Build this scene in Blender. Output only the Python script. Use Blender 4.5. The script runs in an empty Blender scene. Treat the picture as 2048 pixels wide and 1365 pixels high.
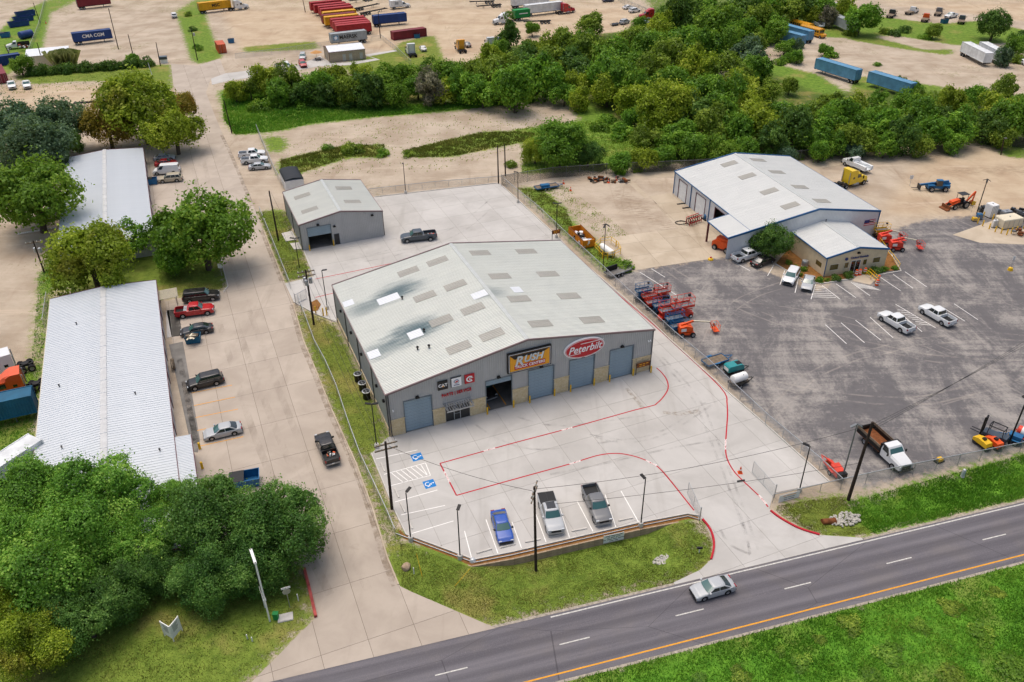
import bpy, math, random
import numpy as np
from mathutils import Matrix, Vector
random.seed(7); RNG = np.random.default_rng(7)
SC = bpy.context.scene; COL = SC.collection
R_ = math.radians
# ------------------------------------------------------------------ camera
CF, CP, CR, CH = 1666.3565, 0.5753000, 0.0090173, 68.27625
cd = bpy.data.cameras.new('camera'); cam = bpy.data.objects.new('camera', cd); COL.objects.link(cam)
cd.sensor_width = 36.0; cd.lens = CF / 2048 * 36; cd.clip_end = 6000; cd.clip_start = 1
cam.matrix_world = (Matrix.Translation((0, 0, CH)) @ Matrix.Rotation(math.pi / 2 - CP, 4, 'X') @ Matrix.Rotation(-CR, 4, 'Z'))
SC.camera = cam
# ------------------------------------------------------------------ sky, sun, exposure
SUN_EL, SUN_AZ = R_(74), R_(322)          # azimuth measured from +Y clockwise
w = bpy.data.worlds.new('World'); SC.world = w; w.use_nodes = True
nt = w.node_tree; sky = nt.nodes.new('ShaderNodeTexSky'); sky.sky_type = 'NISHITA'; sky.sun_disc = False
sky.sun_elevation = SUN_EL; sky.sun_rotation = SUN_AZ; sky.air_density = 1.0; sky.dust_density = 6.0; sky.ozone_density = 0.8
bg = nt.nodes['Background']; bg.inputs['Strength'].default_value = 0.15
nt.links.new(sky.outputs[0], bg.inputs['Color'])
sl = bpy.data.lights.new('sun', 'SUN'); so = bpy.data.objects.new('sun', sl); COL.objects.link(so)
sl.energy = 1.1; sl.angle = R_(44); sl.color = (1.0, 0.95, 0.88)
sd = Vector((math.sin(SUN_AZ) * math.cos(SUN_EL), math.cos(SUN_AZ) * math.cos(SUN_EL), math.sin(SUN_EL)))
so.rotation_euler = sd.to_track_quat('Z', 'Y').to_euler(); so.location = sd * 300
vs = SC.view_settings; vs.view_transform = 'Standard'; vs.look = 'None'; vs.gamma = 1.0; vs.use_curve_mapping = False
vs.exposure = 0.06
# ------------------------------------------------------------------ pixel (of the 2048 px photograph) to a point at height z
def gg(px, py, z=0.0):
    a, b = px - 1024, 682.5 - py
    c, s = math.cos(CR), math.sin(CR); a, b = a * c + b * s, -a * s + b * c
    c, s = math.cos(CP), math.sin(CP)
    d = (a / CF, c + b / CF * s, -s + b / CF * c); t = (z - CH) / d[2]
    return (d[0] * t, d[1] * t, z)
def g2(px, py, z=0.0): return gg(px, py, z)[:2]
def depth(px, py, z=0.0):
    x, y, zz = gg(px, py, z); return y * math.cos(CP) - (zz - CH) * math.sin(CP)
def head(p, q):
    a, b = g2(*p), g2(*q); return math.atan2(b[1] - a[1], b[0] - a[0])
# ------------------------------------------------------------------ materials
def lin(h):
    if not isinstance(h, str): return tuple(h)
    v = [int(h[i:i + 2], 16) / 255 for i in (1, 3, 5)]
    return tuple(x / 12.92 if x <= .04045 else ((x + .055) / 1.055) ** 2.4 for x in v)
M = {}
class NT:
    def __init__(s, name):
        s.m = bpy.data.materials.new(name); s.m.use_nodes = True; s.t = s.m.node_tree; s.b = s.t.nodes['Principled BSDF']; s.out = s.t.nodes['Material Output']
    def n(s, typ, **kw):
        o = s.t.nodes.new('ShaderNode' + typ)
        for k, v in kw.items():
            if k.startswith('_'): setattr(o, k[1:], v)
            else: s.put(o.inputs[k.replace('__', ' ') if not k[0] == 'i' or not k[1:].isdigit() else int(k[1:])], v)
        return o
    def put(s, sock, v):
        if isinstance(v, bpy.types.NodeSocket): s.t.links.new(v, sock)
        elif isinstance(v, (tuple, list)) and len(v) == 3 and sock.type == 'RGBA': sock.default_value = (*v, 1)
        else: sock.default_value = v
    def math(s, op, a, b=0.0, c=0.0, clamp=False):
        o = s.t.nodes.new('ShaderNodeMath'); o.operation = op; o.use_clamp = clamp
        for i, v in enumerate((a, b, c)): s.put(o.inputs[i], v)
        return o.outputs[0]
    def mix(s, f, a, b, blend='MIX'):
        o = s.t.nodes.new('ShaderNodeMix'); o.data_type = 'RGBA'; o.blend_type = blend
        s.put(o.inputs[0], f); s.put(o.inputs[6], a); s.put(o.inputs[7], b); return o.outputs[2]
    def noise(s, scale, vec=None, detail=4, rough=.55, dist=0.0):
        o = s.n('TexNoise', Scale=scale, Detail=detail, Roughness=rough, Distortion=dist)
        s.put(o.inputs['Vector'], vec if vec is not None else s.pos()); return o.outputs[0]
    def pos(s):
        if not hasattr(s, '_p'): s._p = s.t.nodes.new('ShaderNodeNewGeometry').outputs['Position']
        return s._p
    def obj(s, ob=None):
        o = s.t.nodes.new('ShaderNodeTexCoord'); o.object = ob; return o.outputs['Object']
    def xform(s, vec, sc=(1, 1, 1), rz=0.0, loc=(0, 0, 0)):
        o = s.t.nodes.new('ShaderNodeMapping'); s.put(o.inputs[0], vec); o.inputs['Scale'].default_value = sc; o.inputs['Rotation'].default_value = (0, 0, rz); o.inputs['Location'].default_value = loc; return o.outputs[0]
    def ramp(s, f, a, b, c0=0.0, c1=1.0):
        o = s.t.nodes.new('ShaderNodeMapRange'); o.interpolation_type = 'SMOOTHSTEP'
        for i, v in enumerate((f, a, b, c0, c1)): s.put(o.inputs[i], v)
        return o.outputs[0]
    def attr(s, name): return s.n('Attribute', _attribute_name=name)
    def rnd(s): return s.t.nodes.new('ShaderNodeObjectInfo').outputs['Random']
    def bump(s, h, strength=.3, dist=.05):
        o = s.n('Bump', Strength=strength, Distance=dist, Height=h); s.put(s.b.inputs['Normal'], o.outputs[0])
    def done(s, col, rough=.8, metal=0.0, spec=.3):
        s.put(s.b.inputs['Base Color'], col); s.put(s.b.inputs['Roughness'], rough); s.put(s.b.inputs['Metallic'], metal); s.b.inputs['Specular IOR Level'].default_value = spec
        M[s.m.name] = s.m; return s.m
def mat(name, col, rough=.6, metal=0.0, spec=.4, var=.12, scale=1.2, rv=0.0, bump=0.0):
    """plain surface with a little dirt and tone variation"""
    t = NT(name); c = lin(col); p = t.obj()
    n = t.noise(scale, p, 5, .6)
    d = tuple(x * (1 - var) for x in c); l = tuple(min(1, x * (1 + var)) for x in c)
    k = t.mix(t.ramp(n, .3, .7), d, l)
    if rv: k = t.mix(t.math('MULTIPLY', t.rnd(), rv), k, tuple(x * .55 for x in c))
    if bump: t.bump(t.noise(scale * 14, p, 3), bump, .03)
    return t.done(k, rough, metal, spec)
def paint(name, col, rough=.28, coat=.35):
    t = NT(name); c = lin(col); p = t.obj(); n = t.noise(2.0, p, 4, .6)
    k = t.mix(t.ramp(n, .35, .7, 0, .16), c, tuple(.6 * x + .4 * y for x, y in zip(c, (.30, .26, .2))))
    t.b.inputs['Coat Weight'].default_value = coat; t.b.inputs['Coat Roughness'].default_value = .08
    return t.done(k, t.ramp(n, .3, .8, rough, rough + .15), 0, .45)
def alpha_mesh(name, col, cover, period=.06):
    t = NT(name); p = t.obj(); x = t.n('SeparateXYZ', Vector=p)
    u = t.math('ADD', x.outputs[0], x.outputs[2]); v = t.math('SUBTRACT', x.outputs[0], x.outputs[2])
    def line(a): return t.math('LESS_THAN', t.math('FRACT', t.math('DIVIDE', t.math('ADD', a, 900.0), period)), cover)
    f = t.math('MAXIMUM', line(u), line(v))
    t.done(lin(col), .5, .6, .4); t.put(t.b.inputs['Alpha'], f); return t.m
# ------------------------------------------------------------------ mesh building
class MB:
    def __init__(s): s.v = []; s.f = []
    def add(s, vs, fs):
        k = len(s.v); s.v += [tuple(p) for p in vs]; s.f += [tuple(i + k for i in f) for f in fs]; return s
    def box(s, c, d, rz=0.0, m=None):
        x, y, z = (e / 2 for e in d); P = [(-x, -y, -z), (x, -y, -z), (x, y, -z), (-x, y, -z), (-x, -y, z), (x, -y, z), (x, y, z), (-x, y, z)]
        if m is not None: P = [tuple(m @ Vector(p)) for p in P]
        elif rz:
            q, r = math.cos(rz), math.sin(rz); P = [(a * q - b * r, a * r + b * q, e) for a, b, e in P]
        return s.add([(a + c[0], b + c[1], e + c[2]) for a, b, e in P], [(3, 2, 1, 0), (4, 5, 6, 7), (0, 1, 5, 4), (1, 2, 6, 5), (2, 3, 7, 6), (3, 0, 4, 7)])
    def bx(s, x0, x1, y0, y1, z0, z1): return s.box(((x0 + x1) / 2, (y0 + y1) / 2, (z0 + z1) / 2), (x1 - x0, y1 - y0, z1 - z0))
    def prism(s, poly, z0, z1):
        n = len(poly); A = sum(poly[i][0] * poly[(i + 1) % n][1] - poly[(i + 1) % n][0] * poly[i][1] for i in range(n))
        if A < 0: poly = poly[::-1]
        f0 = z0 if callable(z0) else (lambda x, y: z0); f1 = z1 if callable(z1) else (lambda x, y: z1)
        return s.add([(x, y, f0(x, y)) for x, y in poly] + [(x, y, f1(x, y)) for x, y in poly], [tuple(range(n))[::-1], tuple(range(n, 2 * n))] + [(i, (i + 1) % n, n + (i + 1) % n, n + i) for i in range(n)])
    def xprism(s, poly, y0, y1):
        """polygon in x-z pushed along y"""
        n = len(poly); A = sum(poly[i][0] * poly[(i + 1) % n][1] - poly[(i + 1) % n][0] * poly[i][1] for i in range(n))
        if A < 0: poly = poly[::-1]
        return s.add([(x, y0, z) for x, z in poly] + [(x, y1, z) for x, z in poly], [tuple(range(n)), tuple(range(n, 2 * n))[::-1]] + [((i + 1) % n, i, n + i, n + (i + 1) % n) for i in range(n)])
    def ring(s, c, r, ax, n, ph=0.0):
        ax = Vector(ax).normalized(); u = ax.orthogonal().normalized(); v = ax.cross(u); k = len(s.v)
        for i in range(n):
            t = 2 * math.pi * i / n + ph; s.v.append(tuple(Vector(c) + (u * math.cos(t) + v * math.sin(t)) * r))
        return list(range(k, k + n))
    def tube(s, p, q, r, n=6, r2=None, cap=True):
        ax = Vector(q) - Vector(p); a = s.ring(p, r, ax, n); b = s.ring(q, r if r2 is None else r2, ax, n)
        s.f += [(a[i], a[(i + 1) % n], b[(i + 1) % n], b[i]) for i in range(n)]
        if cap: s.f += [tuple(a[::-1]), tuple(b)]
        return s
    def path(s, pts, r, n=6):
        for p, q in zip(pts, pts[1:]): s.tube(p, q, r, n)
        return s
    def lathe(s, prof, c=(0, 0, 0), ax=(0, 0, 1), n=12, cap=True):
        """prof: (radius, offset along axis)"""
        ax = Vector(ax).normalized(); R = [s.ring(Vector(c) + ax * h, max(r, 1e-4), ax, n) for r, h in prof]
        for a, b in zip(R, R[1:]): s.f += [(a[i], a[(i + 1) % n], b[(i + 1) % n], b[i]) for i in range(n)]
        if cap: s.f += [tuple(R[0][::-1]), tuple(R[-1])]
        return s
    def loft(s, rings, closed=True, caps=True):
        K = []
        for r in rings:
            k = len(s.v); s.v += [tuple(p) for p in r]; K.append(list(range(k, k + len(r))))
        n = len(K[0])
        for a, b in zip(K, K[1:]):
            for i in range(n if closed else n - 1): s.f.append((a[i], a[(i + 1) % n], b[(i + 1) % n], b[i]))
        if caps: s.f += [tuple(K[0][::-1]), tuple(K[-1])]
        return s
    def quad(s, *p): return s.add(p, [tuple(range(len(p)))])
    def mesh(s, name, m=None, smooth=False, ang=35):
        d = bpy.data.meshes.new(name); d.from_pydata(s.v, [], s.f); d.update()
        if smooth:
            d.polygons.foreach_set('use_smooth', [True] * len(d.polygons)); d.set_sharp_from_angle(angle=R_(ang))
        if m: d.materials.append(M[m] if isinstance(m, str) else m)
        return d
    def build(s, name, m, parent=None, smooth=False, ang=35, **tags):
        return obj(name, s.mesh(name, m, smooth, ang), parent, **tags)
def obj(name, data, parent=None, loc=None, rz=0.0, label=None, cat=None, group=None, kind=None, m=None):
    o = bpy.data.objects.new(name, data); COL.objects.link(o)
    if parent: o.parent = parent
    if loc: o.location = loc
    if rz: o.rotation_euler = (0, 0, rz)
    tag(o, label, cat, group, kind)
    if m: setmat(o, m)
    return o
def tag(o, label=None, cat=None, group=None, kind=None):
    for k, v in (('label', label), ('category', cat), ('group', group), ('kind', kind)):
        if v: o[k] = v
    return o
def setmat(o, m):
    if o.data.materials and o.material_slots: o.material_slots[0].link = 'OBJECT'; o.material_slots[0].material = M[m]
def thing(name, label, cat, loc=(0, 0, 0), rz=0.0, group=None): return obj(name, None, None, loc, rz, label, cat, group)
def copy_tree(o, parent=None):
    c = o.copy(); COL.objects.link(c)
    if parent: c.parent = parent
    for ch in list(o.children): copy_tree(ch, c)
    return c
def pip(poly, X, Y):
    n = len(poly); ins = np.zeros(X.shape, bool)
    for i in range(n):
        (x0, y0), (x1, y1) = poly[i], poly[(i + 1) % n]
        if y0 == y1: continue
        c = ((y0 > Y) != (y1 > Y)) & (X < (x1 - x0) * (Y - y0) / (y1 - y0) + x0); ins ^= c
    return ins
def clip(poly, a, b, c):
    """keep a*x+b*y<=c"""
    out = []
    for i in range(len(poly)):
        p, q = poly[i], poly[(i + 1) % len(poly)]; dp, dq = a * p[0] + b * p[1] - c, a * q[0] + b * q[1] - c
        if dp <= 0: out.append(p)
        if dp * dq < 0: t = dp / (dp - dq); out.append((p[0] + t * (q[0] - p[0]), p[1] + t * (q[1] - p[1])))
    return out
def area(p): return abs(sum(p[i][0] * p[(i + 1) % len(p)][1] - p[(i + 1) % len(p)][0] * p[i][1] for i in range(len(p)))) / 2
def text_mesh(s, size, name='lettering', extrude=.01, shear=0.0, bold=0.0, align='CENTER', sx=1.0):
    c = bpy.data.curves.new(name, 'FONT'); c.body = s; c.size = size; c.extrude = extrude; c.shear = shear; c.offset = bold; c.align_x = align; c.align_y = 'CENTER'; c.resolution_u = 3
    o = bpy.data.objects.new(name, c); COL.objects.link(o); bpy.context.view_layer.update()
    d = bpy.data.meshes.new_from_object(o.evaluated_get(bpy.context.evaluated_depsgraph_get())); bpy.data.objects.remove(o)
    if sx != 1.0:
        for v in d.vertices: v.co.x *= sx
    d.name = name; return d
def lettering(s, size, m, parent, loc, rot=(R_(90), 0, 0), name='lettering', **kw):
    d = text_mesh(s, size, name, **kw); d.materials.clear(); d.materials.append(M[m]); o = obj(name, d, parent, loc); o.rotation_euler = rot; return o
# ------------------------------------------------------------------ shared materials
mat('black_metal', '#1d1c1c', .5, .3, .4); mat('dark_metal', '#3a3a3c', .5, .5); mat('galv', '#a9adb0', .45, .7, .5); mat('galv_dark', '#7c8082', .5, .6)
mat('steel_white', '#dfe2e2', .5, 0, .4, .06); mat('white_paint', '#eceae4', .7, 0, .3, .08, 3); mat('yellow_paint', '#e0b21c', .55, 0, .4, .1, 3); mat('road_yellow', '#dd9a2b', .7, 0, .3, .12, 4)
mat('red_line', '#b3202f', .7, 0, .3, .18, 5); mat('ada_blue', '#1d7ac0', .7, 0, .3, .1, 3); mat('wood_pole', '#3a302a', .85, 0, .2, .25, 2); mat('wood_grey', '#7b6d5c', .85, 0, .2, .25, 2)
mat('concrete', '#c4c0b8', .85, 0, .25, .1, 2, bump=.2); mat('rubber', '#17171a', .8, 0, .25, .2, 6); mat('rim', '#9fa2a5', .35, .6, .5); mat('rim_dark', '#3c3d3f', .4, .5)
mat('trim_black', '#121314', .5, 0, .4); mat('orange_paint', '#e2561c', .5, 0, .4, .12, 2); mat('lift_red', '#d8412c', .5, 0, .4, .14, 2); mat('lift_blue', '#1f6391', .5, 0, .4, .14, 2)
mat('rust', '#7a4a2c', .85, 0, .2, .3, 2); mat('mulch', '#8a6238', .95, 0, .1, .25, 1.5, bump=.5); mat('tan_block', '#a8937a', .9, 0, .2, .2, 1.5, bump=.4)
mat('plastic_white', '#e8e8e4', .45, 0, .4, .05); mat('chain_wire', '#8d9292', .5, .5); mat('cream', '#d9cfb6', .7, 0, .3, .06, 2)
def glassm(name, col, rough=.06):
    t = NT(name); t.b.inputs['Coat Weight'].default_value = .6; t.b.inputs['Coat Roughness'].default_value = .03
    n = t.noise(.8, t.obj(), 2); return t.done(t.mix(n, tuple(x * .6 for x in lin(col)), lin(col)), rough, 0, .8)
glassm('glass', '#26312f'); glassm('glass_teal', '#3d6a66'); glassm('glass_dark', '#14181a'); glassm('lamp_clear', '#c9cfd2', .15); glassm('lamp_red', '#9c1018', .2); glassm('lamp_amber', '#d9822b', .2)
alpha_mesh('chainlink', '#a4a9a9', .13); alpha_mesh('chainlink_dark', '#4b4d4b', .3)
# ------------------------------------------------------------------ highway frame
HO = np.array((-0.25, 53.58)); HA = math.atan2(68.76 - 53.58, 54.63 + .25); HU = np.array((math.cos(HA), math.sin(HA))); HN = np.array((-HU[1], HU[0]))
def hw(s, d): p = HO + HU * s + HN * d; return (float(p[0]), float(p[1]))
def hwi(x, y): return ((x - HO[0]) * HU[0] + (y - HO[1]) * HU[1], (x - HO[0]) * HN[0] + (y - HO[1]) * HN[1])
def sst(a, b, x): t = np.clip((x - a) / (b - a), 0, 1); return t * t * (3 - 2 * t)
def ground_z(x, y):
    """shallow roadside ditch between the highway and the yards, ground 0 elsewhere"""
    s, d = hwi(np.asarray(x, float), np.asarray(y, float))
    w1 = sst(-3, 3.5, s) * (1 - sst(17.5, 21.5, s)) * sst(.6, 5.5, d) * (1 - sst(10.2, 10.6, d))
    w2 = sst(33, 41, s) * sst(.8, 3.2, d) * (1 - sst(4.2, 7.0, d))
    w3 = -.35 * sst(-11, -30, d)
    return -.95 * w1 - .8 * w2 + w3
def gz(x, y): return float(ground_z(x, y))
# ------------------------------------------------------------------ ground sheet
def PX(*pts): return [g2(*p) for p in pts]
GRASS = [  # (polygon, lushness, bareness of the soil below)
    ([hw(-300, -7.15), hw(500, -7.15), hw(500, -60), hw(-300, -60)], .95),
    ([hw(-5, .55), hw(24, .55), hw(24, 13), hw(-12, 13), hw(-12, 5)], .45),
    (PX((1545, 1018), (1600, 1056), (1650, 1074), (1729, 1077)) + [hw(42.5, .6), hw(42.5, 6.6)] + PX((1690, 988), (1600, 1000), (1550, 1008)), .3), ([hw(41.5, .6), hw(200, .6), hw(200, 8.2), hw(68, 7.3), hw(54, 6.7), hw(42, 6.2)], .9),
    (PX((585, 606), (607, 682), (662, 817), (745, 1017), (800, 1173), (830, 1190), (812, 1072), (743, 908), (784, 868), (672, 645), (630, 628)), .32),
    (PX((512, 423), (527, 461), (562, 548), (570, 568), (606, 560), (627, 553), (608, 503), (590, 470), (572, 420), (520, 420)), .38),
    (PX((-300, 860), (70, 930), (240, 1000), (620, 1140), (634, 1235), (594, 1275), (512, 1352), (440, 1420), (-300, 1500)), .42),
    (PX((230, 480), (440, 500), (456, 573), (445, 584), (370, 592), (310, 600), (190, 600), (90, 560), (100, 500)), .4),
    (PX((75, 560), (100, 500), (140, 500), (105, 600), (64, 960), (0, 960), (-60, 860), (20, 760), (62, 720), (72, 600)), .55),
    (PX((60, 0), (108, 0), (85, 100), (62, 108), (50, 132), (0, 160), (-10, 70), (40, 20)), .6),
    (PX((340, -10), (400, -10), (425, 70), (447, 116), (395, 131), (380, 118)), .55),
    (PX((25, 152), (290, 132), (343, 128), (347, 175), (322, 190), (302, 185), (296, 165), (150, 163), (60, 170)), .35),
    (PX((435, 180), (520, 172), (700, 210), (870, 205), (1030, 195), (1045, 207), (900, 224), (760, 235), (620, 250), (560, 264), (470, 272), (445, 240)), .65),
    (PX((520, 270), (572, 275), (578, 296), (552, 312), (535, 300)), .5), (PX((548, 352), (560, 318), (690, 290), (770, 288), (778, 318), (700, 316), (640, 336), (600, 350)), .45),
    (PX((803, 302), (960, 264), (1040, 262), (1080, 268), (1052, 285), (900, 316), (818, 318)), .45), (PX((1030, 258), (1180, 240), (1290, 275), (1340, 300), (1310, 335), (1040, 350), (1050, 290)), .6),
    (PX((1130, 190), (1220, 200), (1260, 270), (1180, 262), (1150, 230)), .6),
    (PX((1028, 370), (1085, 378), (1138, 418), (1150, 450), (1172, 462), (1200, 490), (1268, 537), (1214, 553), (1120, 462)), .5),
    (PX((1625, 20), (1760, 34), (1880, 48), (1960, 42), (2060, 62), (2060, 84), (1912, 92), (1790, 72), (1650, 76)), .55), (PX((1640, 60), (1700, 62), (1850, 100), (1910, 98), (1900, 112), (1800, 98), (1700, 80)), .4),
    (PX((1480, 120), (1560, 130), (1640, 150), (1700, 190), (1500, 195)), .6), (PX((680, 128), (790, 100), (840, 130), (820, 150), (700, 150)), .3),
    (PX((1700, 150), (1900, 175), (1840, 205), (1700, 190)), .5), (PX((480, 95), (630, 82), (640, 98), (490, 106)), .3), (PX((800, 85), (870, 70), (900, 150), (760, 155)), .3),
    (PX((1480, 40), (1580, 20), (1640, 60), (1560, 90)), .6), (PX((1990, 300), (2060, 296), (2060, 318), (2010, 316)), .5),
]
FOREST = PX((455, 190), (520, 165), (620, 165), (760, 155), (850, 140), (950, 130), (960, 100), (1180, 70), (1250, 62), (1290, 30), (1320, -10), (1480, -10), (1640, 20), (1640, 60), (1520, 90), (1500, 130), (1640, 190), (1760, 180), (2060, 190), (2060, 300), (1900, 285), (1700, 300), (1500, 325), (1330, 330), (1250, 250), (1150, 195), (1050, 195), (900, 210), (740, 215), (620, 205))
ASPH = [PX((1214, 553), (1270, 541), (1454, 513), (1650, 590), (1660, 555), (1790, 530), (1760, 470), (1850, 440), (1990, 430), (2150, 440), (2300, 560), (2300, 830), (2048, 900), (1700, 985), (1690, 968), (1540, 850), (1400, 716))]
PALE = [PX((430, -10), (560, -10), (900, -10), (1320, 20), (1240, 70), (950, 130), (860, 140), (760, 100), (640, 90), (480, 105)), PX((0, 175), (60, 172), (300, 165), (330, 200), (160, 240), (0, 260)), PX((1760, 430), (1850, 300), (2100, 300), (2100, 440)), PX((1640, 0), (2060, -10), (2060, 45), (1880, 20))]
MUD = [PX((1210, 400), (1240, 375), (1360, 460), (1340, 470)), PX((1860, 340), (2060, 330), (2060, 350), (1880, 350)), PX((1780, 310), (1900, 300), (1900, 318), (1790, 330)), PX((575, 130), (620, 70), (640, 76), (600, 120)), PX((960, 268), (1020, 262), (1040, 285), (980, 290))]
ARCS = [(52, 128, 38, .3), (30, 70, 46, .22), (75, 150, 52, .28), (70, 60, 45, .25), (66, 76, 14, .2), (58, 95, 30, .2), (110, 175, 28, .35), (100, 160, 14, .3), (130, 190, 40, .35), (20, 150, 22, .3), (-60, 280, 30, .4), (20, 300, 40, .4), (-110, 190, 24, .35)]
def ground():
    step = 1.0
    def axis(a, b, far): return np.concatenate([-np.geomspace(far, 40, 8) + a, np.arange(a, b + .01, step), np.geomspace(40, far, 8) + b])
    ax, ay = axis(-215., 215., 2500), axis(28., 345., 2500); X, Y = np.meshgrid(ax, ay); ny, nx = X.shape
    def blur(m, k):
        m = m.astype(float)
        for _ in range(k):
            m = (np.roll(m, 1, 0) + 2 * m + np.roll(m, -1, 0)) / 4; m = (np.roll(m, 1, 1) + 2 * m + np.roll(m, -1, 1)) / 4
        return m
    grass = np.zeros(X.shape); lush = np.full(X.shape, .5)
    for poly, l in GRASS:
        k = pip(poly, X, Y); grass[k] = 1; lush[k] = l
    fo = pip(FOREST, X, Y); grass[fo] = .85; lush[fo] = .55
    asph = np.zeros(X.shape)
    for poly in ASPH: asph[pip(poly, X, Y)] = 1
    pale = np.zeros(X.shape); mud = np.zeros(X.shape)
    for poly in PALE: pale[pip(poly, X, Y)] = 1
    for poly in MUD: mud[pip(poly, X, Y)] = 1
    out = (np.abs(X) > 216) | (Y > 346); grass[out] = .55
    gb = blur(grass, 4); s, d = hwi(X, Y); gb = np.where((d < -7) & (d > -12), np.where(d < -7.15, 1, gb), gb)
    Z = ground_z(X, Y)
    me = bpy.data.meshes.new('ground'); V = np.stack([X, Y, Z], -1).reshape(-1, 3)
    i = np.arange(ny * nx).reshape(ny, nx); F = np.stack([i[:-1, :-1], i[:-1, 1:], i[1:, 1:], i[1:, :-1]], -1).reshape(-1, 4)
    me.vertices.add(len(V)); me.vertices.foreach_set('co', V.ravel()); me.loops.add(F.size); me.loops.foreach_set('vertex_index', F.ravel().astype(np.int32))
    me.polygons.add(len(F)); me.polygons.foreach_set('loop_start', np.arange(0, F.size, 4, dtype=np.int32)); me.polygons.foreach_set('loop_total', np.full(len(F), 4, np.int32)); me.polygons.foreach_set('use_smooth', np.ones(len(F), bool)); me.update(calc_edges=True)
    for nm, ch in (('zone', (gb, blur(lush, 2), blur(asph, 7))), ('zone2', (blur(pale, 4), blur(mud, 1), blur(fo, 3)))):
        a = me.color_attributes.new(nm, 'FLOAT_COLOR', 'POINT'); a.data.foreach_set('color', np.stack([*ch, np.ones(X.shape)], -1).astype(np.float32).ravel())
    t = NT('ground'); p = t.pos()
    z = t.n('SeparateColor', Color=t.attr('zone').outputs['Color']); z2 = t.n('SeparateColor', Color=t.attr('zone2').outputs['Color'])
    n1 = t.noise(.12, p, 6, .6); n2 = t.noise(.9, p, 5, .65); n3 = t.noise(5.0, p, 4, .7)
    trk = t.noise(.35, t.xform(p, (1, .16, 1), R_(20)), 6, .6, .8); trk2 = t.noise(.30, t.xform(p, (.14, 1, 1), R_(15)), 6, .62, 1.2)
    dirt = t.mix(t.ramp(n1, .3, .7), lin('#a3937f'), lin('#bdaf9c'))
    dirt = t.mix(z2.outputs[0], dirt, t.mix(t.ramp(n1, .3, .7), lin('#b09a80'), lin('#c4b297')))
    dirt = t.mix(t.ramp(trk2, .52, .74, 0, .55), dirt, lin('#d0bfa9')); dirt = t.mix(t.ramp(trk, .56, .8, 0, .5), dirt, lin('#8d7862'))
    dirt = t.mix(t.ramp(n2, .62, .8, 0, .35), dirt, lin('#7d6b58')); dirt = t.mix(t.ramp(n3, .6, .8, 0, .4), dirt, lin('#d8cdbf')); n6 = t.noise(1.7, t.xform(p, (.3, 1.3, 1), R_(-12)), 6, .75, .4); dirt = t.mix(t.ramp(n6, .55, .75, 0, .45), dirt, lin('#8a7a68')); dirt = t.mix(t.ramp(t.noise(14, p, 3, .8), .6, .8, 0, .4), dirt, lin('#6f6353')); weed = t.ramp(t.math('ADD', t.noise(.05, p, 4, .6), t.math('MULTIPLY', t.math('SUBTRACT', t.noise(1.1, p, 5, .75), .5), .9)), .66, .8, 0, .75); dirt = t.mix(t.math('MULTIPLY', weed, t.math('SUBTRACT', 1.0, z2.outputs[0])), dirt, lin('#6d7038'))
    dirt = t.mix(t.math('MULTIPLY', z2.outputs[1], t.ramp(n6, .4, .66, 0, .6)), dirt, lin('#7a6650'))
    # worn dusty asphalt
    a1 = t.noise(.16, t.xform(p, (1, .45, 1), R_(-38)), 8, .74, .5); a2 = t.noise(.55, t.xform(p, (.1, 1, 1), R_(28)), 7, .72, .3); a4 = t.noise(2.6, p, 5, .7)
    asp = t.mix(n2, lin('#5d5b5c'), lin('#737070'))
    dust = t.ramp(t.math('ADD', t.math('MULTIPLY', a1, .62), t.math('ADD', t.math('MULTIPLY', a2, .28), t.math('MULTIPLY', a4, .2))), .5, .66)
    asp = t.mix(t.math('MULTIPLY', dust, .75), asp, lin('#aaa49c')); asp = t.mix(t.ramp(n3, .68, .8, 0, .5), asp, lin('#b5ab9d'))
    for (cx_, cy_, r0, wd) in ARCS:
        q = t.n('VectorMath', _operation='LENGTH', i0=t.xform(p, (1, 1, 0), 0, (-cx_, -cy_, 0))).outputs['Value']; q = t.math('ADD', q, t.math('MULTIPLY', t.math('SUBTRACT', t.noise(.06, p, 2), .5), 3.0))
        bnd = t.math('ABSOLUTE', t.math('SUBTRACT', t.math('ABSOLUTE', t.math('SUBTRACT', q, r0)), .85)); k_ = t.math('MULTIPLY', t.ramp(bnd, 0, wd, .34, 0), t.ramp(t.noise(.25, p, 4, .7), .4, .6)); asp = t.mix(k_, asp, lin('#b3aa9e')); dirt = t.mix(t.math('MULTIPLY', k_, .55), dirt, lin('#7d6a55'))
    af = t.ramp(t.math('ADD', z.outputs[2], t.math('MULTIPLY', t.math('SUBTRACT', n2, .5), .9)), .35, .65)
    base = t.mix(af, dirt, asp)
    # grass
    g1 = t.mix(t.ramp(n2, .3, .7), lin('#666c2c'), lin('#8a8842')); gl = t.mix(t.ramp(n2, .3, .7), lin('#3c701a'), lin('#659a2c'))
    gr = t.mix(z.outputs[1], g1, gl); gr = t.mix(t.ramp(n3, .45, .75, 0, .6), gr, t.mix(z.outputs[1], lin('#9c9253'), lin('#74a83a')))
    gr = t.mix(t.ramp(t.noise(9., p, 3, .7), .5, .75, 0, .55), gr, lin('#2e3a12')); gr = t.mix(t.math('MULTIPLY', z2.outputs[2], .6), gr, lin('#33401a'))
    gr = t.mix(t.math('MULTIPLY', t.ramp(n1, .5, .68), t.math('SUBTRACT', .75, t.math('MULTIPLY', z.outputs[1], .5))), gr, lin('#a28f58'))
    gf = t.ramp(t.math('ADD', z.outputs[0], t.math('ADD', t.math('MULTIPLY', t.math('SUBTRACT', n2, .5), 1.5), t.math('MULTIPLY', t.math('SUBTRACT', n3, .5), 1.1))), .3, .74)
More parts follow.
